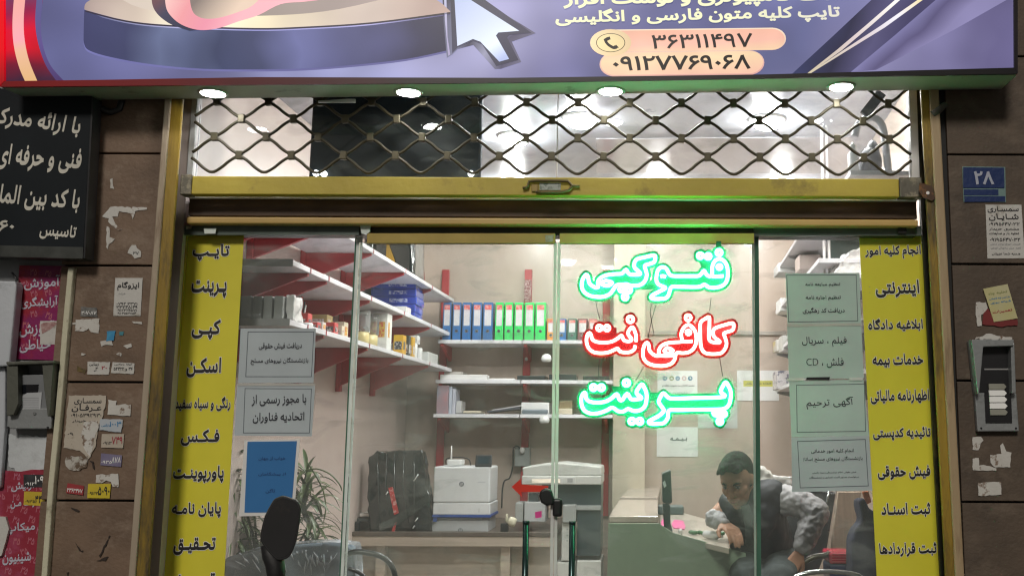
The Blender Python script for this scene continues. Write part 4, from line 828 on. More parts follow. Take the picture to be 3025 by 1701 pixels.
# left pillar papers
BL = mat('blue_ink2', (.05, .2, .4), .5); RI = mat('red_ink', (.35, .03, .05), .5)
sticker([(341, 821), (421.7, 821), (415.8, 933), (334.7, 933)], PAPD, 'white advert with a bold black heading near the rail', [('ایزوگام', 347, 411, 845, 27, INK), ('۳۳۷۱ ۰۷۹۲', 345, 406, 897, 8, INK), ('۳۳۳۴۸۱۴۹', 344, 406, 907, 9, INK), ('۰۹۱۲۳۲۶۵۷۱', 345, 404, 916, 8, INK), ('۰۹۱۰۳۵۵۷۸۵۳', 346, 402, 925, 7, INK), ('شرکت', 350, 370, 868, 7, mat('faint_ink', (.3, .3, .31), .6))], 'advert', bold=(.012, .04))
sticker([(203, 1167), (314, 1168), (312, 1195), (303, 1232), (290, 1262), (282, 1320), (262, 1355), (236, 1330), (188, 1322), (196, 1240)], PAPT, 'torn tan advert with two bold words, lower left pillar', [('سمسـاری', 220, 300, 1185, 20, INK), ('عـرفـان', 212, 300, 1206, 22, INK), ('۰۹۱۰۵۳۹۲۹۳۰', 210, 300, 1226, 11, INK), ('خریدار', 214, 254, 1243, 9, INK), ('۰۹', 200, 216, 1281, 9, INK)], 'advert', jag=2.0)
sticker([(250, 1245), (288, 1242), (292, 1262), (276, 1300), (268, 1350), (252, 1330), (240, 1290)], TORN, 'white torn layer over the tan advert', [], 'paper scrap', jag=3, k=1, group=SCR)
sticker([(195, 1350), (262, 1345), (256, 1380), (226, 1389), (204, 1385), (192, 1362)], worn('grey_torn', (.4, .37, .33), (.13, .09, .06), .48, .56, 22, .8, base2=(.5, .48, .44)), 'ragged scrap remains just below the tan advert', [], 'paper scrap', jag=4, group=SCR)
for pts, lb, jg in [
    ([(325, 530), (333, 527), (337, 558), (326, 556)], 'small upright white scrap high on the left pillar', 2),
    ([(302, 640), (318, 622), (326, 612), (350, 611), (434, 613), (434, 619), (400, 624), (392, 648), (384, 630), (352, 624), (348, 640), (332, 640), (340, 660), (360, 678), (350, 682), (320, 655), (322, 645)], 'large ragged white scrap high on the left pillar', 2),
    ([(316, 668), (323, 672), (324, 700), (340, 706), (322, 722), (318, 736), (314, 730)], 'thin dripping white scrap below the ragged one', 2),
    ([(224, 944), (294, 941), (291, 984), (268, 980), (262, 970), (245, 979), (222, 977)], 'white torn sticker remains under the dark digit sticker', 2),
    ([(296, 1008), (330, 1005), (334, 1020), (318, 1018), (300, 1023)], 'white curl of paper below the blue scrap', 2),
    ([(364, 1021), (388, 1014), (390, 1024), (376, 1029)], 'brownish curl of paper near the rail', 2),
    ([(241, 1042), (254, 1046), (246, 1050), (240, 1049)], 'tiny white fleck on the left pillar', 1),
    ([(343, 1046), (352, 1040), (360, 1044), (358, 1052)], 'tan round fleck right of the tiny one', 1),
    ([(320, 1180), (345, 1183), (342, 1196), (387, 1194), (385, 1228), (318, 1224)], 'white torn sticker right of the tan advert', 2.5),
    ([(284, 1402), (349, 1398), (350, 1438), (333, 1436), (328, 1422), (314, 1418), (302, 1426), (283, 1424)], 'white torn sticker above the yellow digit sticker', 2),
    ([(204, 955), (226, 952), (226, 957), (204, 961)], 'thin cream smear of paper left of the torn sticker', 1),
    ([(390, 949), (420, 951), (420, 958), (395, 955)], 'thin pale smear of paper close to the rail', 1)]:
    sticker(pts, TORN, lb, [], 'paper scrap', jag=jg, group=SCR)
sticker([(316, 978), (342, 977), (336, 1006), (314, 1008)], mat('blue_scrap', (.02, .19, .42), .5, c2=(.05, .3, .5), scale=30), 'bright blue scrap of paper on the left pillar', [], 'paper scrap', jag=1.5, group=SCR, k=1)
sticker([(352, 980), (366, 979), (364, 990), (353, 990)], mat('teal_scrap', (.05, .22, .27), .6), 'small teal scrap right of the blue one', [], 'paper scrap', jag=1, group=SCR)
sticker([(377, 748), (390, 724), (402, 724), (404, 732), (416, 742), (416, 760), (398, 764), (390, 752)], PAPD, 'round torn white sticker with two digits', [('۳۷', 393, 410, 748, 9, INK)], jag=1.5, group=TN)
sticker([(240, 906), (286, 909), (288, 937), (238, 934)], mat('dark_sticker', (.045, .045, .045), .5, c2=(.2, .2, .19), scale=50), 'dark sticker with smudged white digits', [('۳۰۷۰۸۷', 241, 285, 924, 11, WHITEINK)], jag=1, group=TN)
sticker([(228, 1079), (240, 1087), (256, 1092), (250, 1104), (228, 1096)], mat('gold_sticker', (.22, .15, .03), .5, c2=(.03, .025, .02), scale=40), 'small brown and gold sticker remains', [], jag=2, group=TN)
sticker([(259, 1068), (326, 1069), (322, 1106), (258, 1105)], PAPD, 'pale sticker with pink smudges', [('زیبایی', 264, 292, 1076, 9, INK), ('۲۰', 300, 316, 1086, 10, RI), ('۲ـ', 278, 288, 1090, 12, INK)], jag=1, group=TN)
sticker([(333, 1069), (398, 1073), (395, 1104), (328, 1101)], PAPD, 'pale sticker with a row of black digits', [('۳۶ و ۵۲۴۲۲', 336, 392, 1090, 12, INK), ('لوله بازکنی', 338, 390, 1076, 6, INK)], jag=1, group=TN)
sticker([(297, 1236), (363, 1239), (358, 1276), (294, 1270)], mat('bluewhite_sticker', (.4, .46, .52), .5, c2=(.5, .52, .54), scale=20), 'blue and white sticker with blue digits', [('۱۰۰۳', 324, 358, 1252, 16, BL), ('بازکنی', 300, 326, 1256, 8, BL)], jag=1.5, group=TN, k=1)
sticker([(301, 1281), (367, 1281), (364, 1323), (299, 1321)], PAPT, 'cream sticker with red digits', [('۷۴۹', 330, 362, 1300, 22, RI), ('۰۹۱۲', 304, 330, 1308, 9, INK)], group=TN)
sticker([(299, 1338), (361, 1344), (358, 1378), (297, 1373)], mat('purple_sticker', (.16, .14, .24), .5, c2=(.22, .2, .3), scale=30), 'purple grey sticker with white digits', [('۸۷۸', 330, 357, 1358, 18, WHITEINK), ('۰۹۳۵', 300, 330, 1364, 9, WHITEINK)], group=TN)
sticker([(200, 1426), (248, 1434), (246, 1462), (196, 1455)], mat('red_sticker', (.30, .03, .035), .5), 'dark red sticker with white digits', [('۲۳۶۳۴۷۷', 199, 244, (1446, 1450), 12, WHITEINK)], group=TN)
sticker([(261, 1428), (328, 1428), (324, 1471), (258, 1470)], mat('yellow_sticker2', (.62, .50, .03), .45, c2=(.54, .42, .03), scale=30), 'bright yellow sticker with large black digits', [('۵۰۹۰', 290, 324, 1449, 26, INK), ('۰۹۱۲۳', 262, 290, 1456, 9, INK)], group=TN, k=1)
SC = MB()
for pts in ([(292, 1640), (320, 1590), (322, 1580), (326, 1582), (318, 1600), (296, 1645)], [(222, 1600), (240, 1626), (246, 1624), (244, 1630), (234, 1626)], [(209, 1497), (236, 1508), (232, 1512), (212, 1503)], [(264, 1360), (276, 1362), (280, 1388), (274, 1382), (272, 1368)], [(196, 1690), (204, 1688), (200, 1701)], [(284, 1655), (320, 1642), (312, 1656)]):
    SC.prism(px(torn(pts, 1.5), PY), (0, -.0008, 0))
SC.build('scratches', mat('dark_scratch', (.03, .02, .015), .8), kind='stuff', label='dark scratches and chips low on the left pillar', cat='scratches')
# right pillar
r = empty('number_plate', tuple(at(2905, 596, PY)), 'blue house number plate on the dark right pillar', 'number plate')
PBL = worn('plate_blue', (.006, .022, .10), (.012, .035, .12), .55, .7, 6, .4, base2=(.008, .028, .125)); PBR = mat('plate_rim', (.16, .25, .24), .4)
MB().prism(px([(2842, 492), (2969, 494), (2971, 598), (2846, 597)], PY), (0, -.002, 0)).build('backing', PBR, r)
MB().prism(px([(2845, 495), (2966, 496), (2967, 556), (2845, 556)], PY - .002), (0, -.003, 0)).build('number_panel', PBL, r, bevel=.001)
MB().prism(px([(2847, 560), (2949, 560), (2949, 577), (2847, 577)], PY - .002), (0, -.002, 0)).build('name_panel', PBL, r); MB().prism(px([(2848, 580), (2969, 580), (2969, 596), (2849, 597)], PY - .002), (0, -.002, 0)).build('code_panel', PBL, r)
text('lettering', '۲۸', at(2877, 526, PY - .006), at(2936, 526, PY - .006), mat('plate_white', (.36, .38, .46), .5), r, h=at(2900, 506, PY).z - at(2900, 546, PY).z, bold=(.03, .03))
sticker([(2911, 605), (3017, 605), (3027, 763), (2917, 764)], PAPD, 'grey white advert densely printed under the number plate', [('سمسـاری', 2917, 3009, 619, 20, INK), ('شـایـان', 2921, 3009, 642, 22, INK), ('۰۹۱۹۵۶۴۷۰۳۲', 2921, 3012, 662, 10, INK), ('مشتری خریدار', 2922, 3010, 677, 9, INK), ('تخلیه بار و ضایعات', 2922, 3010, 690, 9, INK), ('۰۹۱۹۵۶۴۷۰۳۲', 2924, 3014, 708, 11, INK), ('خریدار انواع لوازم منزل', 2925, 3016, 722, 7, mat('faint_ink', (.3, .3, .31))), ('کمد مبل یخچال فرش', 2926, 3016, 733, 7, mat('faint_ink', (.3, .3, .31))), ('هـدیه شما عزیزان', 2930, 3014, 750, 9, INK)], 'advert', bold=(.012, .035))
sticker([(2904, 853), (2976, 839), (3006, 940), (2936, 951)], mat('yellow_card', (.52, .50, .34), .5, c2=(.5, .46, .2), scale=5), 'yellow white card stuck askew above the call buttons', [('تخلیه چاه', 2920, 2975, (869, 861), 10, mat('green_ink', (.25, .28, .1), .5)), ('باز کردن لوله فاضلاب', 2922, 2982, (884, 876), 7, BL), ('شبانه روزی', 2926, 2986, (896, 888), 7, BL), ('تعمیرات', 2932, 2990, (923, 915), 10, RI)], 'card', k=3)
sticker([(2883, 893), (2912, 893), (2918, 912), (2908, 926), (2898, 930), (2900, 962), (2888, 964), (2882, 930)], TORN, 'white torn edge behind the yellow card', [], 'paper scrap', jag=1.5, group=SCR)
sticker([(2905, 925), (2918, 910), (2940, 950), (3005, 942), (3005, 962), (2946, 964), (2902, 958)], mat('dark_red_scrap', (.16, .015, .015), .6), 'dark red scrap under the yellow card', [], 'paper scrap', jag=2, group=SCR, k=1)
sticker([(2884, 995), (2925, 985), (2960, 992), (2990, 996), (2990, 1002), (2880, 1002)], TORN, 'pale ragged paper on top of the right intercom', [], 'paper scrap', jag=3, group=SCR)
sticker([(2873, 1291), (2898, 1289), (2905, 1300), (2896, 1310), (2890, 1329), (2873, 1328)], TORN, 'white hooked scrap below the right intercom', [], 'paper scrap', jag=2, group=SCR)
sticker([(2873, 1354), (2891, 1352), (2892, 1374), (2906, 1372), (2943, 1382), (2943, 1390), (2874, 1388)], TORN, 'white boot shaped scrap low on the dark pillar', [], 'paper scrap', jag=1.5, group=SCR)
sticker([(2925, 1343), (2958, 1340), (2954, 1316), (2962, 1308), (2972, 1332), (2988, 1336), (2984, 1380), (2940, 1380), (2926, 1366)], TORN, 'pale broad scrap right of the boot shaped one', [], 'paper scrap', jag=2, group=SCR)
sticker([(2889, 1425), (2957, 1422), (2958, 1460), (2932, 1462), (2890, 1463)], TORN, 'pale square scrap lowest on the dark pillar', [], 'paper scrap', jag=1.5, group=SCR)
# ------------------------------------------------------------------ the room behind the glass
ZF, ZC, YBK = .36, 3.32, 3.85
SK = .029
Xw = lambda Y: -1.81 - SK * (YBK - Y)                   # left wall
Xf = lambda Y: -1.424 - SK * (3.55 - Y)                 # front edge of its shelves
Xr = lambda Y: 1.40 - SK * (YBK - Y)                    # right wall
def slab(pts, z0, z1, name, m, **k): return MB().prism([Vector((x, y, z0)) for x, y in pts], (0, 0, z1 - z0)).build(name, m, **k)
slab([(Xw(.23) - .1, .23), (Xr(.23) + .1, .23), (Xr(YBK) + .1, YBK + .1), (Xw(YBK) - .1, YBK + .1)], ZF - .06, ZF, 'floor', FLOORI, kind='structure')
slab([(Xw(.13), .13), (Xr(.13) + .1, .13), (Xr(YBK) + .1, YBK + .1), (Xw(YBK) - .1, YBK + .1)], ZC, ZC + .06, 'ceiling', CEIL, kind='structure')
slab([(Xw(.1) - .1, .1), (Xw(.1), .1), (Xw(YBK), YBK), (Xw(YBK) - .1, YBK)], ZF, ZC - .001, 'left_wall', worn('rosy_wall', (.50, .41, .37), (.55, .47, .42), .45, .65, 1.2, .35, bump=.03, base2=(.56, .465, .42)), label='rosy beige side wall carrying the long shelves', cat='wall')
slab([(Xr(.1) + .1, .1), (Xr(.1), .1), (Xr(YBK), YBK), (Xr(YBK) + .1, YBK)], ZF, ZC - .001, 'right_wall', WALLI, label='beige side wall behind the seated person', cat='wall')
MB().box(Xw(YBK) - .1, Xr(YBK) + .1, YBK + .001, YBK + .1, ZF, ZC - .001).build('back_wall', WALLI, label='beige tiled back wall behind binders and printers', cat='wall')
MB().box(at(1812, 1000, 3.62).x, at(1906, 1000, 3.62).x, 3.62, YBK, ZF, ZC - .002).build('column', mat('column_paint', (.52, .46, .36), .4, 0, .05, 2, .03, coat=.2), label='cream column projecting from the back wall behind the neon', cat='column', bevel=.004)
# ceiling lamps: two seen through the grille, the others added to light the room
LP = [atz(1462 * S, 296 * S, ZC - .001), atz(1930 * S, 300 * S, ZC - .001), Vector((-.75, 1.7, ZC)), Vector((-.9, 2.8, ZC)), Vector((.1, 2.8, ZC)), Vector((.95, 2.8, ZC)), Vector((-.6, .62, ZC)), Vector((.1, .62, ZC)), Vector((.9, .62, ZC))]
for i, p in enumerate(LP):
    d = empty('ceiling_lamp', tuple(p), ['round ceiling lamp glaring through the grille, left of two', 'round ceiling lamp glaring through the grille, right of two', 'added ceiling lamp above the long shelves', 'added unseen ceiling lamp above the blue reams', 'added unseen ceiling lamp above the copier', 'added unseen ceiling lamp above the wall papers', 'added unseen ceiling lamp close to the glass on the left', 'added unseen ceiling lamp close to the glass in the middle', 'added unseen ceiling lamp close to the glass on the right'][i], 'ceiling lamp', 'round ceiling lamps in the shop')
    MB().lathe([(.085, -.012), (.1, -.010), (.104, 0)], p - Vector((0, 0, .0)), 24).build('trim_ring', WHITEP, d)
    MB().lathe([(.001, -.062), (.03, -.059), (.06, -.046), (.078, -.026), (.084, -.003)], p, 24).build('lens', LEDIN, d)
# things seen through the transom
MB().box(a2(783, 300, .45).x, a2(1213, 300, .45).x, .45, .48, a2(1000, 452, .45).z, ZC - .01).build('dark_board', mat('smoked_board', (.010, .017, .022), .55, 0, .2, 2, .02, spec=.2), bevel=.012, label='dark smoked board hanging behind the left half of the transom', cat='board')
for i, (x, y) in enumerate([(795, 436), (815, 438), (1185, 437)]):  # glowing discs stand in for lamp reflections in the pane
    MB().lathe([(.001, -.004), (.014, -.004), (.014, .004)], a2(x, y, .44), 14, 'Y').build('spot_reflection', lampm('spot', (1, 1, .98), 9), label=['left of two tiny painted reflections at the dark board edge', 'right of two tiny painted reflections at the dark board edge', 'single tiny painted reflection at the dark board lower right corner'][i], cat='spot reflection', group='tiny lit spots at the dark board')
b = MB(); b.box(a2(2130, 440, .3).x, a2(2305, 440, .3).x, .22, .55, a2(2200, 452, .3).z, a2(2200, 441, .3).z); b.build('ledge', SHELFW, label='white ledge holding stored things behind the transom', cat='shelf')
MB().tube([a2(x, y, .36) for x, y in smooth([(2150, 345), (2160, 312), (2182, 297), (2206, 300), (2221, 322), (2228, 370), (2236, 441)], False, 4)], .017, 10).build('arched_tube', mat('pale_tube', (.5, .5, .52), .3), label='pale arched tube standing on the ledge', cat='tube')
mb = MB(); mb.ball(a2(2190, 410, .40), .052, .05, .075, 12); mb.ball(a2(2172, 425, .38), .035, .04, .05, 10); mb.ball(a2(2196, 385, .40), .03, .03, .06, 10)
o = mb.build('grey_bag', mat('grey_bag', (.2, .2, .21), .5, bump=.4, bscale=30), label='bunched grey bag under the arched tube', cat='bag')
mb = MB(); mb.lathe([(.02, 0), (.024, .02), (.024, .09), (.012, .11), (.012, .13), (.015, .135), (.001, .15)], a2(2147, 441, .33), 16); mb.build('white_bottle', WHITEP, label='small white bottle left of the grey bag', cat='bottle')
mb = MB(); mb.obox(a2(2196, 262, .33), .045, .02, .13, Matrix.Rotation(R(38), 3, 'Y')); mb.build('black_clamp', DARKM, label='black slanting bar hanging at the top right of the transom', cat='bar')
MB().prism([atz(x * S, y * S, ZC - .004) for x, y in [(1500, 350), (1500, 435), (2140, 437), (2140, 345)]], (0, 0, .003)).build('ceiling_panel', mat('ceiling_film', (.62, .62, .65), .22, var=.1, scale=1.5, coat=.4), label='glossy pale panel fixed to the ceiling', cat='panel', bevel=.001)

# ------------------------------------------------------------------ long shelves on the left wall
def Yof(x, d=0.0):                                      # where the shelf front stands at a photo column
    k = (x - CX) / F_PX; c = -1.424 - SK * 3.55 - d     # Xf = c + SK*Y
    return (c - k * 4.15) / (k - SK)
Z3 = at(846, 951.5, .29).z; Z2 = at(852, 776, .29).z; Z1 = at(1008, 693, Yof(1008)).z
BRX = [961, 1091, 1190, 1271]
def tri_bracket(mb, Y, z, h=.11, w=.022):
    x0, x1 = Xw(Y) + .03, Xf(Y) - .01
    mb.prism([Vector((x0, Y, z)), Vector((x1, Y, z)), Vector((x1, Y, z - .012)), Vector((x0, Y, z - h))], (0, w, 0))
for z, y0, lb in ((Z1, .05, 'long white wall shelf, topmost of three on the left'), (Z2, .29, 'long white wall shelf holding the blue reams, middle of three'), (Z3, .29, 'long white wall shelf of small boxes, lowest of three on the left')):
    y0 = max(y0, .24); r = empty('wall_shelf', (Xf(y0), y0, z), lb, 'shelf', 'long white shelves on the left wall')
    ys = [y0] + [Yof(x) + (.0) for x in BRX] + [3.6]
    for i in range(len(ys) - 1):
        a, c = ys[i] + .002, ys[i + 1] - .002
        mb = MB(); mb.prism([Vector((Xw(a) + .028, a, z - .012)), Vector((Xf(a), a, z - .012)), Vector((Xf(c), c, z - .012)), Vector((Xw(c) + .028, c, z - .012))], (0, 0, .024))
        mb.build('board', SHELFW, r, bevel=.002)
    for Y in [y0 + .22] + [Yof(x) for x in BRX]:
        mb = MB(); tri_bracket(mb, Y - .011, z - .0125, .15 if z != Z3 else .17); mb.build('bracket', RED, r)
        MB().box(Xf(Y) + .0004, Xf(Y) + .003, Y - .004, Y + .004, z - .013, z + .013).build('shelf_clip', RED, r)
    MB().prism([Vector((Xw(y0) + .03, y0 - .003, z - .016)), Vector((Xf(y0), y0 - .003, z - .016)), Vector((Xf(y0), y0 - .003, z + .016)), Vector((Xw(y0) + .03, y0 - .003, z + .016))], (0, .0028, 0)).build('end_plate', mat('shelf_end_grey', (.34, .34, .34), .45), r)
for i, Y in enumerate([.51] + [Yof(x) for x in BRX]):
    MB().box(Xw(Y) + .001, Xw(Y) + .03, Y - .024, Y + .024, Z3 - .22, Z1 + .10 if i < 4 else Z1 + .2).build('shelf_upright', RED, bevel=.003, label=['red slotted upright on the left wall nearest the glass', 'red slotted upright second from the glass on the left wall', 'red slotted upright third from the glass on the left wall', 'red slotted upright fourth from the glass on the left wall', 'red slotted upright at the far end of the left wall'][i], cat='upright', group='red uprights on the left wall')

def ybox(name, x0, x1, y0, y1, Y, dep, m, label, cat, group=None, bevel=.003, rot=0.0):
    """box whose front fills photo columns x0-x1 and rows y0-y1 at depth Y"""
    p, q_ = at(x0, y1, Y), at(x1, y0, Y)
    mb = MB(); mb.box(p.x, q_.x, Y, Y + dep, p.z, q_.z)
    return mb.build(name, m, bevel=bevel, label=label, cat=cat, group=group)
def on3(x, h, wd, dep, back=.03, z=None):               # a box standing on a left shelf near the photo column x
    Y = Yof(x, back); zz = (Z3 if z is None else z) + .0125
    return Xf(Y) - back, Y, zz
# lowest shelf
GBX = mat('grey_card', (.27, .28, .27), .6, var=.1)
for i, (x0, x1) in enumerate([(704, 744), (745, 775), (776, 806), (807, 838)]):
    p, q_ = at(x0, 930, .33), at(x1, 874, .33)
    MB().box(p.x + .001, q_.x - .001, .33, .53, Z3 + .0135, q_.z).build('box_file', GBX, bevel=.003, label=['grey box file half hidden by the yellow strip', 'grey box file second from the yellow strip', 'grey box file third from the yellow strip', 'grey box file at the white bag end of its row'][i], cat='box file', group='grey box files on the lowest left shelf')
def crumple(o, amt, sc, sub=2):
    if sub: s_ = o.modifiers.new('sub', 'SUBSURF'); s_.subdivision_type = 'SIMPLE'; s_.levels = s_.render_levels = sub
    t = bpy.data.textures.new('crumple', 'CLOUDS'); t.noise_scale = sc
    d = o.modifiers.new('crumple', 'DISPLACE'); d.texture = t; d.strength = amt; d.mid_level = .5; d.texture_coords = 'GLOBAL'
    for p in o.data.polygons: p.use_smooth = True
PLASW = mat('white_plastic_film', (.70, .69, .68), .15, bump=.3, bscale=25, coat=.5)
mb = MB(); p = at(842, 925, .36); mb.box(p.x, at(858, 925, .36).x + .012, .36, .48, Z3 + .0135, at(845, 872, .36).z)
o = mb.build('plastic_bag', PLASW, label='crumpled white plastic bag beside the grey box files', cat='bag'); crumple(o, .03, .05, 3)
def sbox(name, x, h, wx, wy, m, label, cat='box', back=.03, z=None, bevel=.003, group=None, dz=0.0, lid=None):
    X, Y, zz = on3(x, 0, 0, 0, back, z); zz += .001 + dz
    mb = MB(); mb.prism([Vector((X - wx, Y, zz)), Vector((X, Y, zz)), Vector((X + SK * wy, Y + wy, zz)), Vector((X - wx + SK * wy, Y + wy, zz))], (0, 0, h))
    o = mb.build(name, m, bevel=bevel, label=label, cat=cat, group=group)
    if name == 'carton':                                # printed labels on the faces towards the street and the aisle
        lb = MB(); i = len(label); k = .15 + .1 * (i % 3); mm = [LABA, LABB, LABC][i % 3]
        lb.box(X - wx * .88, X - wx * .12, Y - .0012, Y - .0004, zz + h * k, zz + h * (k + .42)); lb.box(X + .0006, X + .0016, Y + wy * .15, Y + wy * .85, zz + h * k, zz + h * (k + .42)); lb.build('label_print', mm, o)
    return o
LABA = mat('label_print_pale', (.62, .60, .56), .5, c2=(.25, .05, .05), scale=90, thr=(.5, .6)); LABB = mat('label_print_dark', (.05, .05, .06), .5, c2=(.55, .5, .45), scale=80, thr=(.5, .6)); LABC = mat('label_print_gold', (.6, .42, .08), .5, c2=(.5, .08, .05), scale=70, thr=(.48, .58))
def scyl(name, x, h, r_, m, label, cat, back=.06, z=None, dz=0.0):
    X, Y, zz = on3(x, 0, 0, 0, back, z); mb = MB(); mb.lathe([(r_ * .94, 0), (r_, .004), (r_, h - .004), (r_ * .94, h)], (X - r_, Y + r_, zz + .001 + dz), 18)
    return mb.build(name, m, label=label, cat=cat)
REDB = mat('red_carton', (.45, .03, .035), .45, c2=(.55, .09, .08), scale=14); GOLDB = mat('gold_carton', (.45, .33, .14), .45, var=.2); CREAM = mat('cream_carton', (.62, .55, .42), .5)
X, Y, zz = on3(880, 0, 0, 0, .16)
pp = empty('pen_pot', (X, Y, zz), 'red pen pot with pens behind the white bag', 'pen pot')
MB().lathe([(.028, .001), (.032, .075), (.029, .075), (.026, .006)], (X, Y, zz), 16).build('pot', REDB, pp)
mb = MB()
for i in range(6):
    a = i * 1.05; mb.tube([(X + .012 * math.cos(a), Y + .012 * math.sin(a), zz + .01), (X + .028 * math.cos(a), Y + .028 * math.sin(a), zz + .13 + .02 * (i % 3))], .0035, 6, mi=i % 3)
mb.build('pens', [WHITEP, BLACK, REDB], pp)
sbox('carton', 905, .085, .10, .06, REDB, 'red carton with worn lettering behind the white reel', back=.10)
scyl('tape_reel', 913, .02, .035, WHITEP, 'flat white reel lying before the red carton', 'reel', back=.02)
sbox('carton', 934, .038, .07, .05, REDB, 'low red carton right of the flat reel', back=.04)
sbox('carton', 950, .05, .06, .05, mat('white_red_carton', (.65, .62, .6), .45, c2=(.5, .1, .1), scale=22, thr=(.55, .6)), 'white carton with red print beside the low red one', back=.05)
sbox('carton', 962, .07, .14, .09, REDB, 'wide red carton under the gold one', back=.15)
sbox('carton', 962, .055, .14, .09, GOLDB, 'gold carton stacked on the wide red carton', back=.15, dz=.072)
sbox('carton', 985, .06, .06, .06, REDB, 'red carton in front of the gold stack', back=.03)
sbox('carton', 1008, .055, .06, .04, CREAM, 'cream carton at the door frame', back=.03)
sbox('carton', 1014, .11, .10, .07, CREAM, 'tall cream carton behind the small cream one', back=.12)
for i, (x, h, r_, m, lb) in enumerate([(1083, .075, .045, mat('amber_tape', (.55, .46, .22), .15, coat=.5), 'amber tape stack nearest the door edge'), (1108, .075, .05, mat('amber_tape', (0, 0, 0)), 'amber tape stack right of the first')]):
    scyl('tape_roll', x, h, r_, m, lb, 'tape roll', back=.05)
CUP = mat_glass('cup_plastic', (.9, .9, .9), dirt=.2, dirtc=(.7, .7, .7)); scyl('clear_cylinder', 1085, .12, .04, CUP, 'clear plastic cylinder standing on the amber tape', 'cylinder', dz=.078, back=.055); scyl('clear_cylinder', 1112, .12, .04, CUP, 'clear plastic cylinder next to the white carton', 'cylinder', dz=.078, back=.06)
sbox('carton', 1142, .215, .12, .10, mat('white_carton', (.72, .71, .69), .4, var=.03), 'tall white carton among the tape rolls', back=.03)
YB_ = mat('yellow_carton', (.66, .42, .03), .4, c2=(.6, .3, .02), scale=12)
sbox('carton', 1190, .12, .06, .08, YB_, 'yellow carton nearest the tall white one', back=.02)
sbox('carton', 1207, .13, .06, .05, mat('dark_carton', (.03, .03, .03), .4), 'black carton between the yellow ones', back=.02)
sbox('carton', 1219, .13, .06, .06, YB_, 'yellow carton right of the black one', back=.02)
for i, x in enumerate((1231, 1246)): scyl('correction_bottle', x, .10 - .02 * i, .022, WHITEP, ['taller white bottle at the far shelf end', 'shorter white bottle at the far shelf end'][i], 'bottle', back=.02)
sbox('carton', 1233, .055, .05, .07, WHITEP, 'small white carton stacked on the taller bottle row', back=.03, dz=.10)
sbox('label_printer', 1268, .075, .14, .28, mat('pale_device', (.55, .56, .54), .35), 'pale label printer at the far end of the lowest shelf', 'label printer', back=.03, bevel=.008)
# middle shelf: reams of paper
RM = mat('ream_blue', (.02, .04, .33), .25, c2=(.03, .075, .45), scale=10, coat=.5); RMS = mat('ream_film', (.06, .10, .28), .15, c2=(.22, .28, .42), scale=35, coat=.6)
X, Y, zz = on3(1222, 0, 0, 0, .05, Z2)
for k in range(5):
    r = empty('paper_ream', (X, Y, zz + .052 * k), ['blue wrapped paper ream at the bottom of its stack', 'blue wrapped paper ream second from the bottom', 'blue wrapped paper ream in the middle of its stack', 'blue wrapped paper ream second from the top', 'blue wrapped paper ream on top of its stack'][k], 'paper ream', 'blue paper reams on the middle shelf')
    j = random.uniform(-.008, .008); c = (X - .155 + j, Y + .12 + .02 + j, zz + .0265 + .052 * k)
    MB().box(c[0] - .15, c[0] + .15, c[1] - .12, c[1] + .12, c[2] - .025, c[2] + .025).build('wrapper', RM, r, bevel=.006)
    MB().box(c[0] - .03, c[0] + .09, c[1] - .1225, c[1] - .1205, c[2] - .012, c[2] + .012).build('label_print', mat('ream_print', (.5, .55, .75), .4, c2=(.05, .08, .4), scale=60, thr=(.45, .55)), r)
sbox('packet', 1196, .045, .2, .12, PLASW, 'white packet lying before the blue reams', 'packet', z=Z2, back=.02)
# top shelf: black glossy bag
X, Y, zz = on3(1217, 0, 0, 0, .05, Z1)
r = empty('gift_bag', (X, Y, zz), 'black glossy gift bag with golden print on the top shelf', 'gift bag')
mb = MB(); mb.prism([Vector((X - .27, Y, zz + .001)), Vector((X, Y, zz + .001)), Vector((X - .02, Y, zz + .37)), Vector((X - .27, Y, zz + .41))], (.005, .3, 0))
o = mb.build('bag_body', mat('black_gloss', (.014, .018, .018), .12, coat=.7, bump=.15, bscale=12), r); crumple(o, .012, .1, 3)
mb = MB(); mb.prism([Vector((X - .19, Y - .012, zz + .03)), Vector((X - .12, Y - .012, zz + .02)), Vector((X - .13, Y - .012, zz + .12)), Vector((X - .17, Y - .012, zz + .22)), Vector((X - .19, Y - .012, zz + .3))], (0, .004, 0)); mb.build('golden_print', mat('gold_foil', (.5, .33, .06), .25, .8), r)
mb = MB(); mb.lathe([(.03, 0), (.03, .41), (.027, .41)], (X - .30, Y + .02, zz + .002), 14); mb.build('rolled_tube', mat('rolled_dark', (.012, .014, .014), .2, coat=.4), r); MB().lathe([(.031, 0), (.031, .04)], (X - .30, Y + .02, zz + .375), 14).build('gold_band', GOLDB, r)

# ------------------------------------------------------------------ shelves on the back wall
SF = 3.45
def rowz(y, Y=SF): return at(1500, y, Y).z
BZ = [rowz(1009), rowz(1127), rowz(1228)]
for i, (z, lb) in enumerate(zip(BZ, ['white back wall shelf carrying the coloured binders', 'white back wall shelf of flat trays and papers', 'white back wall shelf of books above the printer'])):
    r = empty('wall_shelf', (at(1550, 1009, SF).x, SF, z), lb, 'shelf', 'white shelves on the back wall')
    for x0, x1 in ((1290 - i * 3, 1539 - i), (1541 - i, 1810)):
        mb = MB(); mb.box(at(x0, 1100, SF).x + .001, at(x1, 1100, SF).x - .001, SF, YBK - .031, z - .013, z + .013); mb.build('board', SHELFW, r, bevel=.002)
    for x in (1301, 1549, 1790):
        X = at(x, 1100, SF).x; mb = MB(); mb.prism([Vector((X - .011, YBK - .03, z - .0135)), Vector((X - .011, SF + .02, z - .0135)), Vector((X - .011, SF + .02, z - .03)), Vector((X - .011, YBK - .03, z - .12))], (.022, 0, 0)); mb.build('bracket', RED, r)
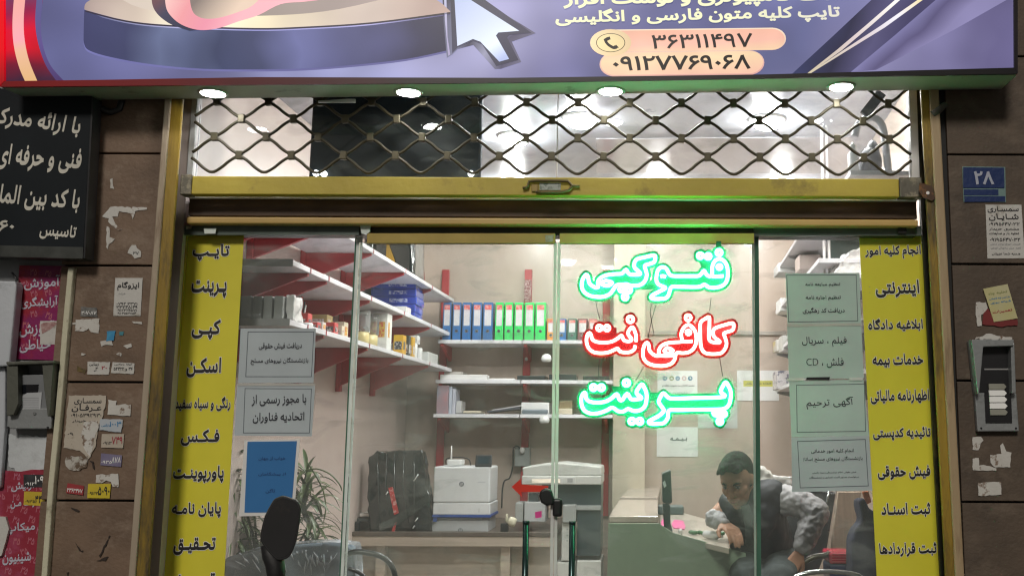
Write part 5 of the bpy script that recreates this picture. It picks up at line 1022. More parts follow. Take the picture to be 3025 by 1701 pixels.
for i, x in enumerate((1309, 1556, 1790)):
    X = at(x, 1100, YBK).x; ub = MB(); ub.box(X - .028, X + .028, YBK - .03, YBK - .001, 1.0, at(x, 798, YBK).z)
    u = ub.build('shelf_upright', RED, bevel=.003, label=['red slotted upright rising behind the blue binders', 'red slotted upright at the middle of the back shelves', 'red slotted upright beside the cream column'][i], cat='upright', group='red uprights on the back wall')
    if i: MB().lathe([(.001, -.004), (.012, -.004), (.014, 0)], (X, YBK - .0302, at(x, 1061, YBK).z), 12, 'Y').build('screw_cap', WHITEP, u)
for i, (x0, x1, y0, y1) in enumerate([(1548, 1570, 826, 890)]): ybox('sparkling_strip', x0, x1, y0, y1, YBK - .036, .004, mat('foil_pattern', (.55, .42, .4), .25, .4, c2=(.2, .04, .05), scale=70, thr=(.45, .55)), 'speckled strip hung on the middle back upright', 'strip', bevel=.001)
BSP = {'blue': mat('binder_blue', (.028, .13, .34), .3, coat=.4), 'green': mat('binder_green', (.03, .58, .12), .28, coat=.4), 'orange': mat('binder_orange', (.62, .25, .04), .4), 'dark green': mat('binder_dark_green', (.035, .12, .09), .4), 'maroon': mat('binder_maroon', (.15, .05, .06), .4), 'rose': mat('binder_rose', (.40, .16, .16), .4)}
LBW = mat('binder_label', (.62, .61, .63), .4, c2=(.55, .52, .54), scale=20); LBR = mat('binder_label_red', (.6, .10, .10), .4, c2=(.65, .3, .27), scale=40, thr=(.45, .6))
def binder(x0, x1, y0, y1, c, label, grp):
    p, q_ = at(x0, y1, SF + .03), at(x1, y0, SF + .03); z0 = BZ[0] + .0135; z1 = q_.z; w_ = q_.x - p.x; h = z1 - z0
    r = empty('binder', ((p.x + q_.x) / 2, SF + .03, z0), label, 'binder', grp)
    MB().box(p.x + .001, q_.x - .001, SF + .03, SF + .26, z0, z1).build('cover', BSP[c], r, bevel=.003)
    MB().box(p.x + w_ * .16, q_.x - w_ * .16, SF + .0285, SF + .0298, z0 + h * .38, z0 + h * .80).build('label_card', LBW, r)
    MB().box(p.x + w_ * .16, q_.x - w_ * .16, SF + .0285, SF + .0298, z0 + h * .805, z0 + h * .93).build('label_heading', LBR, r)
    MB().lathe([(.012, -.002), (.012, 0)], ((p.x + q_.x) / 2, SF + .0297, z0 + h * .24), 14, 'Y').build('finger_ring', STEEL, r)
    MB().lathe([(.007, -.0025), (.007, 0)], ((p.x + q_.x) / 2, SF + .0297, z0 + h * .24), 14, 'Y').build('finger_hole', BLACK, r)
o5 = ['leftmost', 'second from the left', 'middle one', 'fourth from the left', 'rightmost']
for i, (x0, x1) in enumerate([(1306, 1334), (1335, 1363), (1364, 1393), (1394, 1424), (1425, 1457)]): binder(x0, x1, 893, 1001, 'blue', 'tall blue binder, %s of five on the back shelf' % o5[i], 'tall blue binders on the back shelf')
for i, (x0, x1) in enumerate([(1461, 1488), (1489, 1517), (1518, 1547), (1548, 1579), (1580, 1613)]): binder(x0, x1, 893, 1001, 'green', 'bright green binder, %s of five on the back shelf' % o5[i], 'bright green binders on the back shelf')
for x0, x1, c, lb in [(1615, 1640, 'orange', 'low orange binder right of the green row'), (1645, 1673, 'blue', 'low blue binder behind the door edge'), (1676, 1704, 'dark green', 'low dark green binder left of the red neon'), (1706, 1736, 'maroon', 'low maroon binder half behind the red neon'), (1738, 1768, 'rose', 'low rose binder behind the red neon word')]: binder(x0, x1, 941, 1001, c, lb, 'low binders on the back shelf')
FILM = mat_glass('wrap_film', (.97, .97, .98), dirt=.10, dirtc=(.75, .76, .8), rough=.12)
# middle and lower shelf things
def shelf_item(name, x0, x1, y0, z, m, label, cat, dep=.25, Y=SF + .02, bevel=.003):
    p, q_ = at(x0, y0, Y), at(x1, y0, Y)
    return MB().box(p.x, q_.x, Y, Y + dep, z + .0138, max(p.z, z + .02)).build(name, m, bevel=bevel, label=label, cat=cat)
PST = mat('paper_stack', (.66, .62, .58), .6, stretch=(1, 1, 30), scale=8); PST2 = mat('paper_stack_white', (.72, .71, .7), .6, stretch=(1, 1, 30), scale=8)
shelf_item('paper_stack', 1312, 1367, 1098, BZ[1], PST, 'low stack of peach paper at the left end of its shelf', 'paper stack', Y=SF + .16, dep=.2)
shelf_item('paper_stack', 1300, 1438, 1106, BZ[1], PST2, 'wide white paper stack in front of the peach one', 'paper stack', dep=.13)
shelf_item('paper_stack', 1441, 1520, 1117, BZ[1], PST2, 'thin grey white paper pile right of the wide stack', 'paper stack')
BT = mat('black_tray', (.03, .035, .035), .3, coat=.3)
shelf_item('document_tray', 1528, 1611, 1109, BZ[1], BT, 'flat black document tray left of the door edge', 'tray'); shelf_item('document_tray', 1622, 1702, 1105, BZ[1], BT, 'flat black document tray right of the door edge', 'tray'); shelf_item('document_tray', 1722, 1800, 1110, BZ[1], BT, 'flat black document tray behind the green neon word', 'tray')
BC = [((.14, .22, .27), (.42, .2, .22), 'mixed coloured cover'), ((.42, .46, .58), (.5, .53, .6), 'pale blue cover'), ((.5, .5, .58), (.45, .47, .55), 'white blue cover'), ((.55, .54, .55), (.5, .5, .52), 'plain white cover')]
for i, (x0, x1, y0) in enumerate([(1291, 1326, 1138), (1327, 1336, 1141), (1337, 1347, 1148), (1348, 1363, 1184)]):
    shelf_item('book', x0, x1, y0, BZ[2], mat('book_%d' % i, BC[i][0], .45, c2=BC[i][1], scale=7, stretch=(2, 1, 1)), 'upright book with %s above the printer' % BC[i][2], 'book', dep=.18)
shelf_item('notebook', 1368, 1418, 1213, BZ[2], CREAM, 'small cream notebook lying on the lowest back shelf', 'notebook')
shelf_item('folder', 1345, 1424, 1221, BZ[2], BT, 'dark folder under the cream notebook', 'folder', Y=SF + .005, dep=.1)
mb = MB(); z = BZ[2] + .014; X0_, X1_ = at(1438, 1200, SF).x, at(1535, 1200, SF).x
mb.obox(((X0_ + X1_) / 2, SF + .12, z + .03), X1_ - X0_, .2, .012, Matrix.Rotation(R(-7), 3, 'Y')); mb.obox(((X0_ + X1_) / 2 + .02, SF + .13, z + .045), (X1_ - X0_) * .9, .2, .008, Matrix.Rotation(R(-9), 3, 'Y'), 1)
mb.build('magazines', [mat('magazine_dark', (.08, .08, .1), .3), mat('magazine_pale', (.5, .48, .5), .3)], label='two magazines leaning on each other on the lowest shelf', cat='magazines')
shelf_item('paper_pack', 1540, 1622, 1188, BZ[2], PST2, 'white paper pack on a blue grey folder', 'paper pack', Y=SF + .06); shelf_item('folder', 1542, 1618, 1208, BZ[2], mat('folder_bluegrey', (.16, .19, .22), .3), 'blue grey folder bulging under the white paper pack', 'folder', Y=SF + .005, dep=.05, bevel=.01)
shelf_item('carton', 1652, 1690, 1182, BZ[2], mat('brown_carton', (.28, .22, .12), .5), 'brown carton behind the lower green neon', 'box', Y=SF + .08); shelf_item('carton', 1648, 1690, 1206, BZ[2], CREAM, 'cream carton in front of the brown one', 'box', Y=SF + .005, dep=.07)

# ------------------------------------------------------------------ work table at the back
TY = 2.62; TZ = at(1300, 1571, TY).z
r = empty('work_table', (at(1250, 1571, TY).x, TY, ZF), 'long beige work table carrying the printers', 'table')
TB = mat('table_laminate', (.40, .335, .275), .35, stretch=(.3, 1, 6), scale=4, coat=.2)
XT0, XT1 = at(935, 1571, TY).x, at(1640, 1571, TY).x
MB().box(XT0, XT1, TY, YBK - .04, TZ - .025, TZ).build('tabletop', mat('table_edge_dark', (.10, .08, .065), .4), r, bevel=.002)
MB().box(XT0 + .004, XT1 - .004, TY + .006, TY + .03, at(1300, 1613, TY).z, TZ - .0255).build('apron', TB, r, bevel=.002)
MB().box(XT0 + .01, XT1 - .01, TY + .11, TY + .13, ZF, TZ - .03).build('front_panel', mat('table_panel', (.40, .35, .29), .4, stretch=(.3, 1, 6), scale=4), r)
for x in (1108, 1478): MB().box(at(x, 1571, TY).x, at(x, 1571, TY).x + .06, TY + .04, TY + .109, ZF, TZ - .026).build('leg_panel', TB, r, bevel=.003)
# printers
def tbox(x0, x1, y0, y1, Y, dep): p, q_ = at(x0, y1, Y), at(x1, y0, Y); return MB().box(p.x, q_.x, Y, Y + dep, p.z, q_.z)
PRW = mat('printer_white', (.62, .63, .64), .4, var=.03); PRG = mat('printer_grey', (.44, .45, .46), .45, var=.04)
PY_ = TY + .06
r = empty('laser_printer', tuple(at(1364, 1572, PY_)), 'white laser printer with blue base line and tilted screen on top', 'printer')
def hplogo(x, y, Y, par):
    mb = MB(); c = at(x, y, Y); mb.lathe([(.016, -.0015), (.016, 0)], c, 20, 'Y'); mb.build('logo_disc', mat('logo_grey', (.16, .17, .18), .4), par)
    mb = MB()
    for dx in (-.005, .004):
        mb.prism([c + Vector((dx - .001 + .002, -.0016, .010)), c + Vector((dx + .0012 + .002, -.0016, .010)), c + Vector((dx + .0012 - .002, -.0016, -.010)), c + Vector((dx - .001 - .002, -.0016, -.010))], (0, -.0006, 0))
        mb.prism([c + Vector((dx + .001, -.0016, .004)), c + Vector((dx + .005, -.0016, .004)), c + Vector((dx + .004, -.0016, -.004)), c + Vector((dx + .003, -.0016, -.004)), c + Vector((dx + .0036, -.0016, .0025)), c + Vector((dx + .001, -.0016, .0025))], (0, -.0006, 0))
    mb.build('logo_letters', PRW, par)
tbox(1278, 1449, 1378, 1484, PY_, .36).build('body', PRW, r, bevel=.012, seg=3)
tbox(1278.5, 1448.5, 1485.2, 1519.5, PY_ + .001, .355).build('paper_tray', PRW, r, bevel=.006)
tbox(1276, 1450, 1520, 1527, PY_ - .002, .36).build('blue_base_line', mat('printer_blue', (.03, .07, .26), .4), r, bevel=.002)
tbox(1414, 1416, 1500, 1512, PY_ - .0006, .002).build('tray_mark', GREYP, r); tbox(1424, 1445, 1527.5, 1536, PY_ + .02, .3).build('foot', GREYP, r); tbox(1279, 1290, 1527.5, 1540, PY_ + .004, .05).build('foot', mat('printer_blue', (.03, .07, .26)), r)
tbox(1411, 1434, 1422, 1424, PY_ - .0005, .002).build('model_mark', PRG, r); hplogo(1363.5, 1429, PY_ - .0004, r)
mb = MB(); c = at(1429, 1361, PY_ + .02); rt = Matrix.Rotation(R(-18), 3, 'X'); mb.obox(c, .107, .018, .078, rt); s_ = mb.build('control_screen', BLACK, r, bevel=.005)
mb = MB(); mb.obox(c + rt @ Vector((0, -.0096, .002)), .076, .001, .046, rt); o = mb.build('display', mat('display', (.02, .035, .045), .15), s_)
r = empty('laser_printer', tuple(at(1358, 1573, PY_ + .03)), 'lower grey white printer squeezed under the larger one', 'printer')
tbox(1274, 1443, 1535.5, 1571, PY_ + .02, .34).build('body', PRG, r, bevel=.006); tbox(1276, 1441, 1529, 1534.8, PY_ + .03, .3).build('lid', PRG, r, bevel=.003); hplogo(1360, 1566, PY_ + .0196, r)
r = empty('router', tuple(at(1343, 1378, PY_ + .1)), 'small white router with one antenna on the printer', 'router')
tbox(1320, 1364, 1357, 1373, PY_ + .08, .12).build('case', WHITEP, r, bevel=.006); MB().tube([at(1333, 1357, PY_ + .1), at(1334, 1316, PY_ + .1)], [.007, .003], 8).build('antenna', WHITEP, r)
MB().tube([at(x, y, PY_ + .12) for x, y in smooth([(1318, 1371), (1318, 1356), (1335, 1351), (1360, 1350), (1385, 1356), (1390, 1374)], False, 4)], .004, 6).build('cord', BLACK, r)
# black wrapped chair back leaning beside the printer
r = empty('wrapped_parcel', tuple(at(1165, 1571, TY + .1)), 'black parcel in shiny film with red tape beside the printer', 'parcel')
BLF = mat('black_film', (.016, .018, .018), .16, bump=.5, bscale=16, coat=.6)
pts = [(1092, 1570), (1086, 1470), (1090, 1350), (1114, 1331), (1150, 1334), (1190, 1330), (1246, 1332), (1256, 1400), (1270, 1480), (1278, 1570)]
mb = MB(); mb.prism(px(pts, TY + .06), (0, .12, 0)); o = mb.build('film_wrap', BLF, r); crumple(o, .03, .07, 4)
mb = MB(); Yq = TY + .05
for i in range(5):
    xx = 1112 + i * 29 + random.uniform(-4, 4); mb.tube([at(xx + random.uniform(-3, 3), 1338 + random.uniform(0, 6), Yq + .008), at(xx + random.uniform(-6, 6), 1440, Yq + .005), at(xx + random.uniform(-4, 14), 1540 + random.uniform(-20, 20), Yq + .008)], [.002, .0055, .002], 5)
mb.build('film_folds', mat('film_fold', (.045, .05, .05), .12, coat=.8), r)
mb = MB(); mb.prism(px([(1147, 1440), (1160, 1437), (1178, 1514), (1164, 1520)], Yq), (0, .003, 0)); mb.prism(px([(1164, 1545), (1172, 1540), (1166, 1570), (1156, 1570)], Yq), (0, .003, 0)); mb.build('red_tape', mat('red_tape', (.42, .03, .03), .4, c2=(.55, .3, .28), scale=38, thr=(.52, .6)), r)
mb = MB(); mb.prism(px([(1120, 1546), (1164, 1528), (1268, 1456), (1276, 1478), (1180, 1545), (1120, 1568)], Yq - .004), (0, .002, 0)); mb.build('tape_band', mat_glass('tape_clear', (.85, .9, .88), dirt=.12, dirtc=(.5, .56, .53), rough=.1), r)
mb = MB()
for x, y, L in ((1222, 1420, 20), (1140, 1460, 9), (1226, 1540, 12), (1219, 1560, 9)): mb.tube([at(x, y, Yq - .002), at(x + L * .7, y - L, Yq - .002)], .0045, 6)
mb.build('crease_highlights', mat('film_highlight', (.6, .63, .62), .08, coat=1), r)  # bright highlights of the creased film, painted as pale streaks
# dark device with papers left of it
r = empty('desk_scanner', tuple(at(1020, 1571, TY + .1)), 'low black device with papers on top at the left table end', 'scanner')
tbox(960, 1062, 1540, 1570, TY + .05, .3).build('case', BLACK, r, bevel=.01); tbox(985, 1090, 1530, 1540, TY + .09, .25).build('lid', mat('device_lid', (.06, .065, .065), .3), r, bevel=.004)
tbox(1062, 1098, 1516, 1524, TY + .1, .18).build('paper_sheet', PST, label='folded paper lying on the black device', cat='paper')
mb = MB(); mb.prism(px([(989, 1452), (1018, 1450), (1036, 1502), (1012, 1512), (992, 1530)], TY + .2), (0, .01, 0)); mb.build('leaflet', PAPER, label='white leaflet leaning behind the black device', cat='leaflet')
# grey things right of the printer
tbox(1519, 1566, 1321, 1377, YBK - .09, .088).build('wall_box', mat('wall_box_grey', (.28, .30, .29), .5), bevel=.006, label='grey junction box with white plug on the back wall', cat='junction box')
MB().tube([at(x, y, YBK - .1) for x, y in smooth([(1540, 1330), (1530, 1318), (1517, 1324), (1516, 1370), (1506, 1410), (1490, 1420), (1484, 1450), (1482, 1500)], False, 4)], .006, 6).build('power_cable', DARKM, label='dark cable looping from the junction box to the printer', cat='cable')
mb = MB(); mb.ball(at(1543, 1330, YBK - .11), .022, .02, .024, 8); mb.build('plug', WHITEP, label='white plug on the grey junction box', cat='plug')
for i, (x, y) in enumerate(((1614, 1056), (1608, 1237))):
    mb = MB(); mb.lathe([(.03, 0), (.038, .02), (.03, .045), (.012, .055)], at(x, y + 12, 3.3), 16); mb.build('white_fitting', WHITEP, label=['white round fitting hanging below the binder shelf', 'white round fitting hanging below the lowest shelf'][i], cat='fitting')
r = empty('copier', tuple(at(1690, 1700, 2.75)), 'large pale photocopier with orange lit panel behind the doors', 'copier')
CPW = mat('copier_pale', (.55, .55, .52), .4, var=.04); CPD = mat('copier_dark', (.035, .05, .055), .3); CPG = mat('copier_grey', (.33, .34, .33), .4)
YC = 2.72
mb = MB(); mb.prism(px([(1543, 1380), (1600, 1371), (1660, 1366), (1776, 1378), (1778, 1404), (1545, 1404)], YC), (0, .5, 0)); mb.build('lid', CPW, r, bevel=.008)
tbox(1541, 1777, 1404.6, 1430, YC - .01, .5).build('scan_unit', CPW, r, bevel=.006)
tbox(1557, 1700, 1409, 1428, YC - .016, .0055).build('control_panel', mat('panel_pale', (.6, .6, .58), .35), r, bevel=.001); tbox(1571, 1655, 1414, 1425, YC - .0185, .002).build('orange_display', lampm('orange_lcd', (.9, .55, .25), .5), r)
tbox(1676, 1692, 1412, 1424, YC - .0185, .002).build('keypad', CPG, r)
tbox(1600, 1776, 1430.5, 1492, YC + .05, .4).build('output_bay', CPD, r); tbox(1700, 1774, 1493, 1506, YC - .0, .4).build('output_tray', CPG, r, bevel=.003)
tbox(1661, 1702, 1490, 1543, YC - .02, .3).build('left_unit', CPG, r, bevel=.006); tbox(1704, 1775, 1507, 1640, YC + .02, .4).build('body', CPD, r)
tbox(1658, 1684, 1544, 1655, YC + .005, .3).build('side_column', CPW, r, bevel=.005); tbox(1640, 1700, 1660, 1760, YC, .4).build('paper_drawer', CPW, r, bevel=.005); tbox(1702, 1776, 1655, 1760, YC - .01, .4).build('paper_drawer', CPW, r, bevel=.005)
for y in (1562, 1580, 1596): MB().lathe([(.006, -.003), (.006, 0)], at(1676, y, YC + .0045), 10, 'Y').build('column_button', CPG, r)
r = empty('label_machine', tuple(at(1560, 1540, TY + .1)), 'grey boxy label machine on the table behind the left handle', 'machine')
tbox(1521, 1546, 1484, 1541, TY + .1, .2).build('feeder', CPG, r, bevel=.005); tbox(1548, 1612, 1482, 1541, TY + .09, .22).build('case', PRG, r, bevel=.006); tbox(1561, 1590, 1456, 1481.5, TY + .14, .1).build('hopper', CPD, r, bevel=.003)
mb = MB(); mb.ball(at(1513, 1540, TY + .06), .028, .03, .03, 8); mb.ball(at(1498, 1532, TY + .09), .012, .012, .03, 8); o = mb.build('tissue', mat('cream_tissue', (.62, .58, .44), .7), label='crumpled cream tissue right of the printers', cat='tissue'); crumple(o, .02, .02, 0)
tbox(1478, 1500, 1545, 1571, TY + .05, .06).build('black_plug_block', BLACK, bevel=.004, label='black power block beside the lower printer', cat='power block')
# ------------------------------------------------------------------ papers and trunking on the back wall
def wall_paper(x0, x1, y0, y1, label, m=PAPER, Y=YBK - .002):
    r = empty('wall_paper', tuple(at((x0 + x1) / 2, y1, Y)), label, 'paper', 'papers pinned to the back wall')
    p, q_ = at(x0, y1, Y), at(x1, y0, Y); MB().box(p.x, q_.x, Y - .0015, Y, p.z, q_.z).build('sheet', m, r); return r
r = wall_paper(1942, 2060, 1095, 1220, 'white wall paper with a row of five round icons')
for i, (x, c) in enumerate([(1964, (.16, .24, .36)), (1984, (.28, .29, .16)), (2002, (.2, .3, .4)), (2021, (.55, .38, .38)), (2039, (.12, .2, .3))]):
    MB().lathe([(.018, -.001), (.018, 0)], at(x, 1117, YBK - .0036), 16, 'Y').build('icon', mat('icon_%d' % i, c, .5), r)
    c_ = at(x, 1117, YBK - .0048); mb = MB()
    shp = [[(-.01, 0), (.011, .009), (.004, -.011), (-.001, -.004)], [(-.009, -.008), (.009, -.008), (.009, .002), (0, .009), (-.009, .002)], [(-.01, .003), (0, -.01), (.012, .009), (0, -.002)], [(-.009, -.009), (.009, -.009), (.009, .009), (-.009, .009)], [(-.009, .005), (.002, .01), (.01, 0), (.004, -.009), (.001, -.001)]][i]
    mb.add([c_ + Vector((a, 0, b_)) for a, b_ in shp], [tuple(range(len(shp)))]); mb.build('icon_mark', mat('icon_mark', (.62, .62, .62), .5), r)
WI = mat('grey_print', (.12, .12, .13), .6)
text('lettering', 'عضو کانال ما شوید تلگرام', at(1956, 1139, YBK - .0036), at(2052, 1139, YBK - .0036), WI, r, h=.022, bold=(.01, .03)); text('lettering', '۰۹۱۲۷۷۶۹۰۶۸', at(1975, 1161, YBK - .0036), at(2032, 1160, YBK - .0036), WI, r, h=.014)
r = wall_paper(1940, 2061, 1261, 1348, 'white wall paper with one small bold word below the neon')
text('lettering', 'بـیـمـه', at(1980, 1298, YBK - .0036), at(2030, 1296, YBK - .0036), WI, r, h=.034, bold=(.02, .05))
r = wall_paper(2178, 2300, 1094, 1183, 'white wall paper with a yellow highlighted line')
p, q_ = at(2196, 1141, YBK), at(2282, 1124, YBK); MB().box(p.x, q_.x, YBK - .0045, YBK - .0036, p.z, q_.z).build('highlight', mat('highlighter', (.6, .58, .12), .6), r)
text('lettering', 'شماره حساب بانکی', at(2200, 1133, YBK - .005), at(2278, 1132, YBK - .005), WI, r, h=.02)
wall_paper(2062, 2178, 1182, 1264, 'plain pale sheet beside the tip of the lower neon', mat('pale_sheet', (.52, .56, .52), .6))
MB().box(at(1912, 985, YBK).x, Xr(YBK) - .002, YBK - .02, YBK - .001, at(2200, 990, YBK).z, at(2200, 978, YBK).z).build('trunking', mat('trunking_beige', (.36, .33, .29), .5), bevel=.003, label='beige cable trunking running along the back wall', cat='trunking')

# ------------------------------------------------------------------ shelves on the right wall
for i, (y, lb) in enumerate([(805, 'white shelf on the right wall under the big white box'), (922, 'white shelf tip on the right wall beside the framed notice'), (1041, 'white shelf on the right wall with yellow packs'), (1153, 'white shelf on the right wall with printed packs')]):
    z = at(2292, y, 3.5).z; xf = at(2291, y, 3.5).x - (Xr(3.5) - .0); r = empty('wall_shelf', (Xr(3.5) - .2, 2, z), lb, 'shelf', 'white shelves on the right wall')
    mb = MB(); y0 = 1.2
    mb.prism([Vector((Xr(3.5) + xf, 3.5, z - .012)), Vector((Xr(y0) + xf, y0, z - .012)), Vector((Xr(y0) - .003, y0, z - .012)), Vector((Xr(3.5) - .003, 3.5, z - .012))], (0, 0, .024)); mb.build('board', SHELFW, r, bevel=.002)
    for Y in (3.46, 2.7, 1.9):
        mb = MB(); mb.prism([Vector((Xr(Y) - .003, Y, z - .0125)), Vector((Xr(Y) + xf + .01, Y, z - .0125)), Vector((Xr(Y) + xf + .01, Y, z - .022)), Vector((Xr(Y) - .003, Y, z - .13))], (0, .02, 0)); mb.build('bracket', mat('bracket_grey', (.3, .29, .3), .4), r)
def rbox(x, y0, y1, Y, wx, dep, m, label, name='carton', cat='box', cr=0):
    p, q_ = at(x, y1, Y), at(x, y0, Y); mb = MB(); mb.prism([Vector((p.x, Y, p.z)), Vector((p.x + wx, Y, p.z)), Vector((p.x + wx - SK * 0, Y + dep, p.z)), Vector((p.x, Y + dep, p.z))], (0, 0, q_.z - p.z))
    o = mb.build(name, m, bevel=.004, label=label, cat=cat)
    if cr: crumple(o, cr, .06, 3)
    return o
rbox(2300, 776, 803.5, 3.2, .3, .28, PAPER, 'big white box on the top right wall shelf'); rbox(2306, 880, 918, 3.1, .28, .25, PAPER, 'white box half hidden by the framed notice')
rbox(2362, 752, 795, 2.5, .14, .2, mat('pink_pack', (.6, .5, .46), .5), 'pinkish pack before the big white box', 'pack', 'pack')
rbox(2294, 1003, 1037, 3.2, .2, .2, mat('yellow_pack', (.6, .45, .08), .4, c2=(.6, .58, .55), scale=14, thr=(.45, .5)), 'yellow and white pack on the right wall shelf', 'pack', 'pack'); rbox(2312, 990, 1036, 2.95, .2, .2, PAPD, 'white pack behind the yellow one on the right', 'pack', 'pack')
rbox(2296, 1094, 1148, 3.2, .26, .25, mat('mixed_pack', (.6, .56, .56), .5, c2=(.16, .15, .2), scale=16, thr=(.5, .55)), 'printed pack with dark blotches on the right wall shelf', 'pack', 'pack')
UPR = mat('upright_white', (.62, .6, .6), .3)
for i, x in enumerate((2434, 2448)): MB().box(at(x, 800, 1.4).x, at(x + 6, 800, 1.4).x, 1.4, 1.42, 1.3, ZC - .02).build('white_pole', UPR, label=['thin white pole behind the framed notice, left of its pair', 'thin white pole behind the framed notice, right of its pair'][i], cat='pole', group='pair of white poles')
MB().box(at(2456, 800, 1.5).x, Xr(1.5) - .02, 1.5, 1.53, at(2500, 830, 1.5).z, at(2500, 690, 1.5).z).build('dark_cabinet_side', mat('dark_green_board', (.035, .055, .05), .3), label='dark green board behind the crumpled white bag', cat='board')
mb = MB(); mb.prism(px([(2462, 806), (2490, 770), (2512, 742), (2540, 732), (2570, 760), (2570, 815)], 1.2), (0, .2, 0)); o = mb.build('plastic_bag', PLASW, label='crumpled white bag at the top of the right pane', cat='bag'); crumple(o, .05, .06, 4)
MB().box(at(2470, 806, 1.0).x, Xr(1.2), 1.0, 1.45, at(2500, 822, 1.0).z, at(2500, 812, 1.0).z).build('bag_shelf', SHELFW, label='short white shelf under the crumpled white bag', cat='shelf')

# ------------------------------------------------------------------ counters and desk
CT_ = mat('counter_top', (.50, .43, .37), .22, 0, .05, 3, stretch=(1, .3, 1), coat=.4); CS = mat('counter_side', (.33, .30, .26), .4)
GPN = mat('counter_glass_front', (.33, .43, .31), .10, 0, .15, 1.5, .02, 3, coat=.8)
ZCT = 1.6 - .0808 * 4.77
def counter(pts, z0, label, m_side):
    r = empty('counter', tuple(sum(pts, Vector()) / 4 - Vector((0, 0, ZCT - ZF))), label, 'counter', 'counters with pale tops')
    MB().prism(pts, (0, 0, .028)).build('top', CT_, r, bevel=.003)
    c = sum(pts, Vector()) / 4; MB().prism([Vector(p + (c - p) * .02) - Vector((0, 0, .0005)) for p in pts], (0, 0, -(ZCT - ZF) + .002)).build('body', m_side, r)
    return r
zz = ZCT - .028
counter([atz(x, y, zz) for x, y in [(1799, 1542), (1944, 1542), (1943, 1489), (1829, 1489)]], 0, 'pale topped counter standing behind the green glass front', CS)
counter([atz(x, y, zz) for x, y in [(1832, 1481), (1942, 1481), (1953, 1441), (1874, 1440)]], 0, 'pale topped counter behind the first one, at the back wall', CS)
r = empty('desk', tuple(atz(2080, 1600, 1.13) - Vector((0, 0, 1.13 - ZF))), 'beige corner desk with green glass front before the seated person', 'desk')
dp = [atz(x, y, 1.13) for x, y in [(1950, 1512), (2020, 1514), (2095, 1534), (2153, 1556), (2154, 1618), (1995, 1580), (1950, 1566)]]
MB().prism(dp, (0, 0, -.026)).build('desktop', mat('desk_top', (.43, .375, .315), .3, 0, .06, 4, coat=.2), r, bevel=.003)
yd = .60
fp = px([(1797, 1545), (1946, 1545), (1990, 1573), (2203, 1632), (2216, 1790), (1792, 1790)], yd)
MB().prism(fp, (0, .016, 0)).build('glass_front', GPN, r, bevel=.002)
MB().prism(px([(1840, 1604), (1908, 1631), (2060, 1588), (2030, 1580), (1985, 1573)], yd - .0004), (0, -.0005, 0)) if False else None
c0, c1 = at(1800, 1700, yd).x, at(2190, 1700, yd).x
for x in (c0 + .02, c1 - .05): MB().box(x, x + .04, yd + .02, yd + .5, ZF, 1.0).build('leg_panel', CS, r)
MB().box(dp[2].x - .2, dp[3].x, 1.6, 1.63, ZF, 1.1035).build('modesty_panel', CS, r)
DZ = 1.1305
def dsk(x, y): return atz(x, y, DZ)
p0 = dsk(1976, 1572)
r = empty('monitor', tuple(p0), 'dark monitor seen edge on, standing on the desk', 'monitor')
YM = p0.y
MB().prism(px([(1956, 1398), (1982, 1387), (1986, 1484), (1972, 1490), (1957, 1482)], YM), (0, .16, 0)).build('screen_shell', mat('monitor_shell', (.025, .04, .04), .3), r, bevel=.006)
MB().prism(px([(1957, 1424), (1964, 1418), (1969, 1434), (1962, 1440)], YM - .001), (0, -.001, 0)).build('bezel_glint', mat('bezel_grey', (.45, .52, .5), .2), r)
MB().prism(px([(1957, 1486), (1972, 1490), (1980, 1490), (1981, 1545), (1988, 1570), (1962, 1565)], YM), (0, .05, 0)).build('stand', mat('monitor_shell', (0, 0, 0)), r, bevel=.004)
p0 = dsk(2000, 1519)
MB().box(at(1944, 1500, p0.y).x, at(2020, 1500, p0.y).x, p0.y, p0.y + .18, DZ, at(2000, 1495, p0.y).z).build('card_reader', mat('teal_device', (.06, .085, .085), .35), bevel=.006, label='dark teal device behind the monitor on the desk', cat='device')
MB().prism([dsk(x, y) for x, y in [(1984, 1548), (1992, 1536), (2018, 1539), (2025, 1556), (2022, 1564), (1990, 1560)]], (0, 0, .004)).build('sticky_notes', mat('pink_notes', (.75, .10, .32), .5), label='pink sheet of sticky notes beside the monitor', cat='notes')
MB().prism([dsk(x, y) for x, y in [(1953, 1540), (1962, 1530), (1966, 1538), (1958, 1566), (1952, 1562)]], (0, 0, .003)).build('pink_slip', mat('pink_notes', (0, 0, 0)), label='narrow pink slip left of the monitor stand', cat='slip')
a, b_ = dsk(2084, 1590), dsk(2128, 1596); u = (b_ - a)
mb = MB(); mb.tube([a + Vector((0, 0, .02)), a + u * .75 + Vector((0, 0, .02)), a + u * .78 + Vector((0, 0, .02)), a + u * 1.15 + Vector((0, 0, .018))], [.018, .018, .008, .003], 12); mb.build('glue_bottle', WHITEP, label='white glue bottle lying on the desk edge', cat='glue bottle')
mb = MB(); a = dsk(2036, 1578)
for i in range(9): mb.ball(a + Vector((i * .018 + random.uniform(-.01, .01), -i * .01 + random.uniform(-.02, .02), .012)), .014, .012, .01, 6)
mb.build('green_sprig', mat('green_plastic', (.03, .13, .04), .5), label='short green sprig lying beside the glue bottle', cat='sprig')
MB().prism([dsk(x, y) for x, y in [(2004, 1574), (2012, 1570), (2016, 1576), (2008, 1580)]], (0, 0, .02)).build('eraser', WHITEP, label='small white eraser near the monitor stand', cat='eraser', bevel=.003)

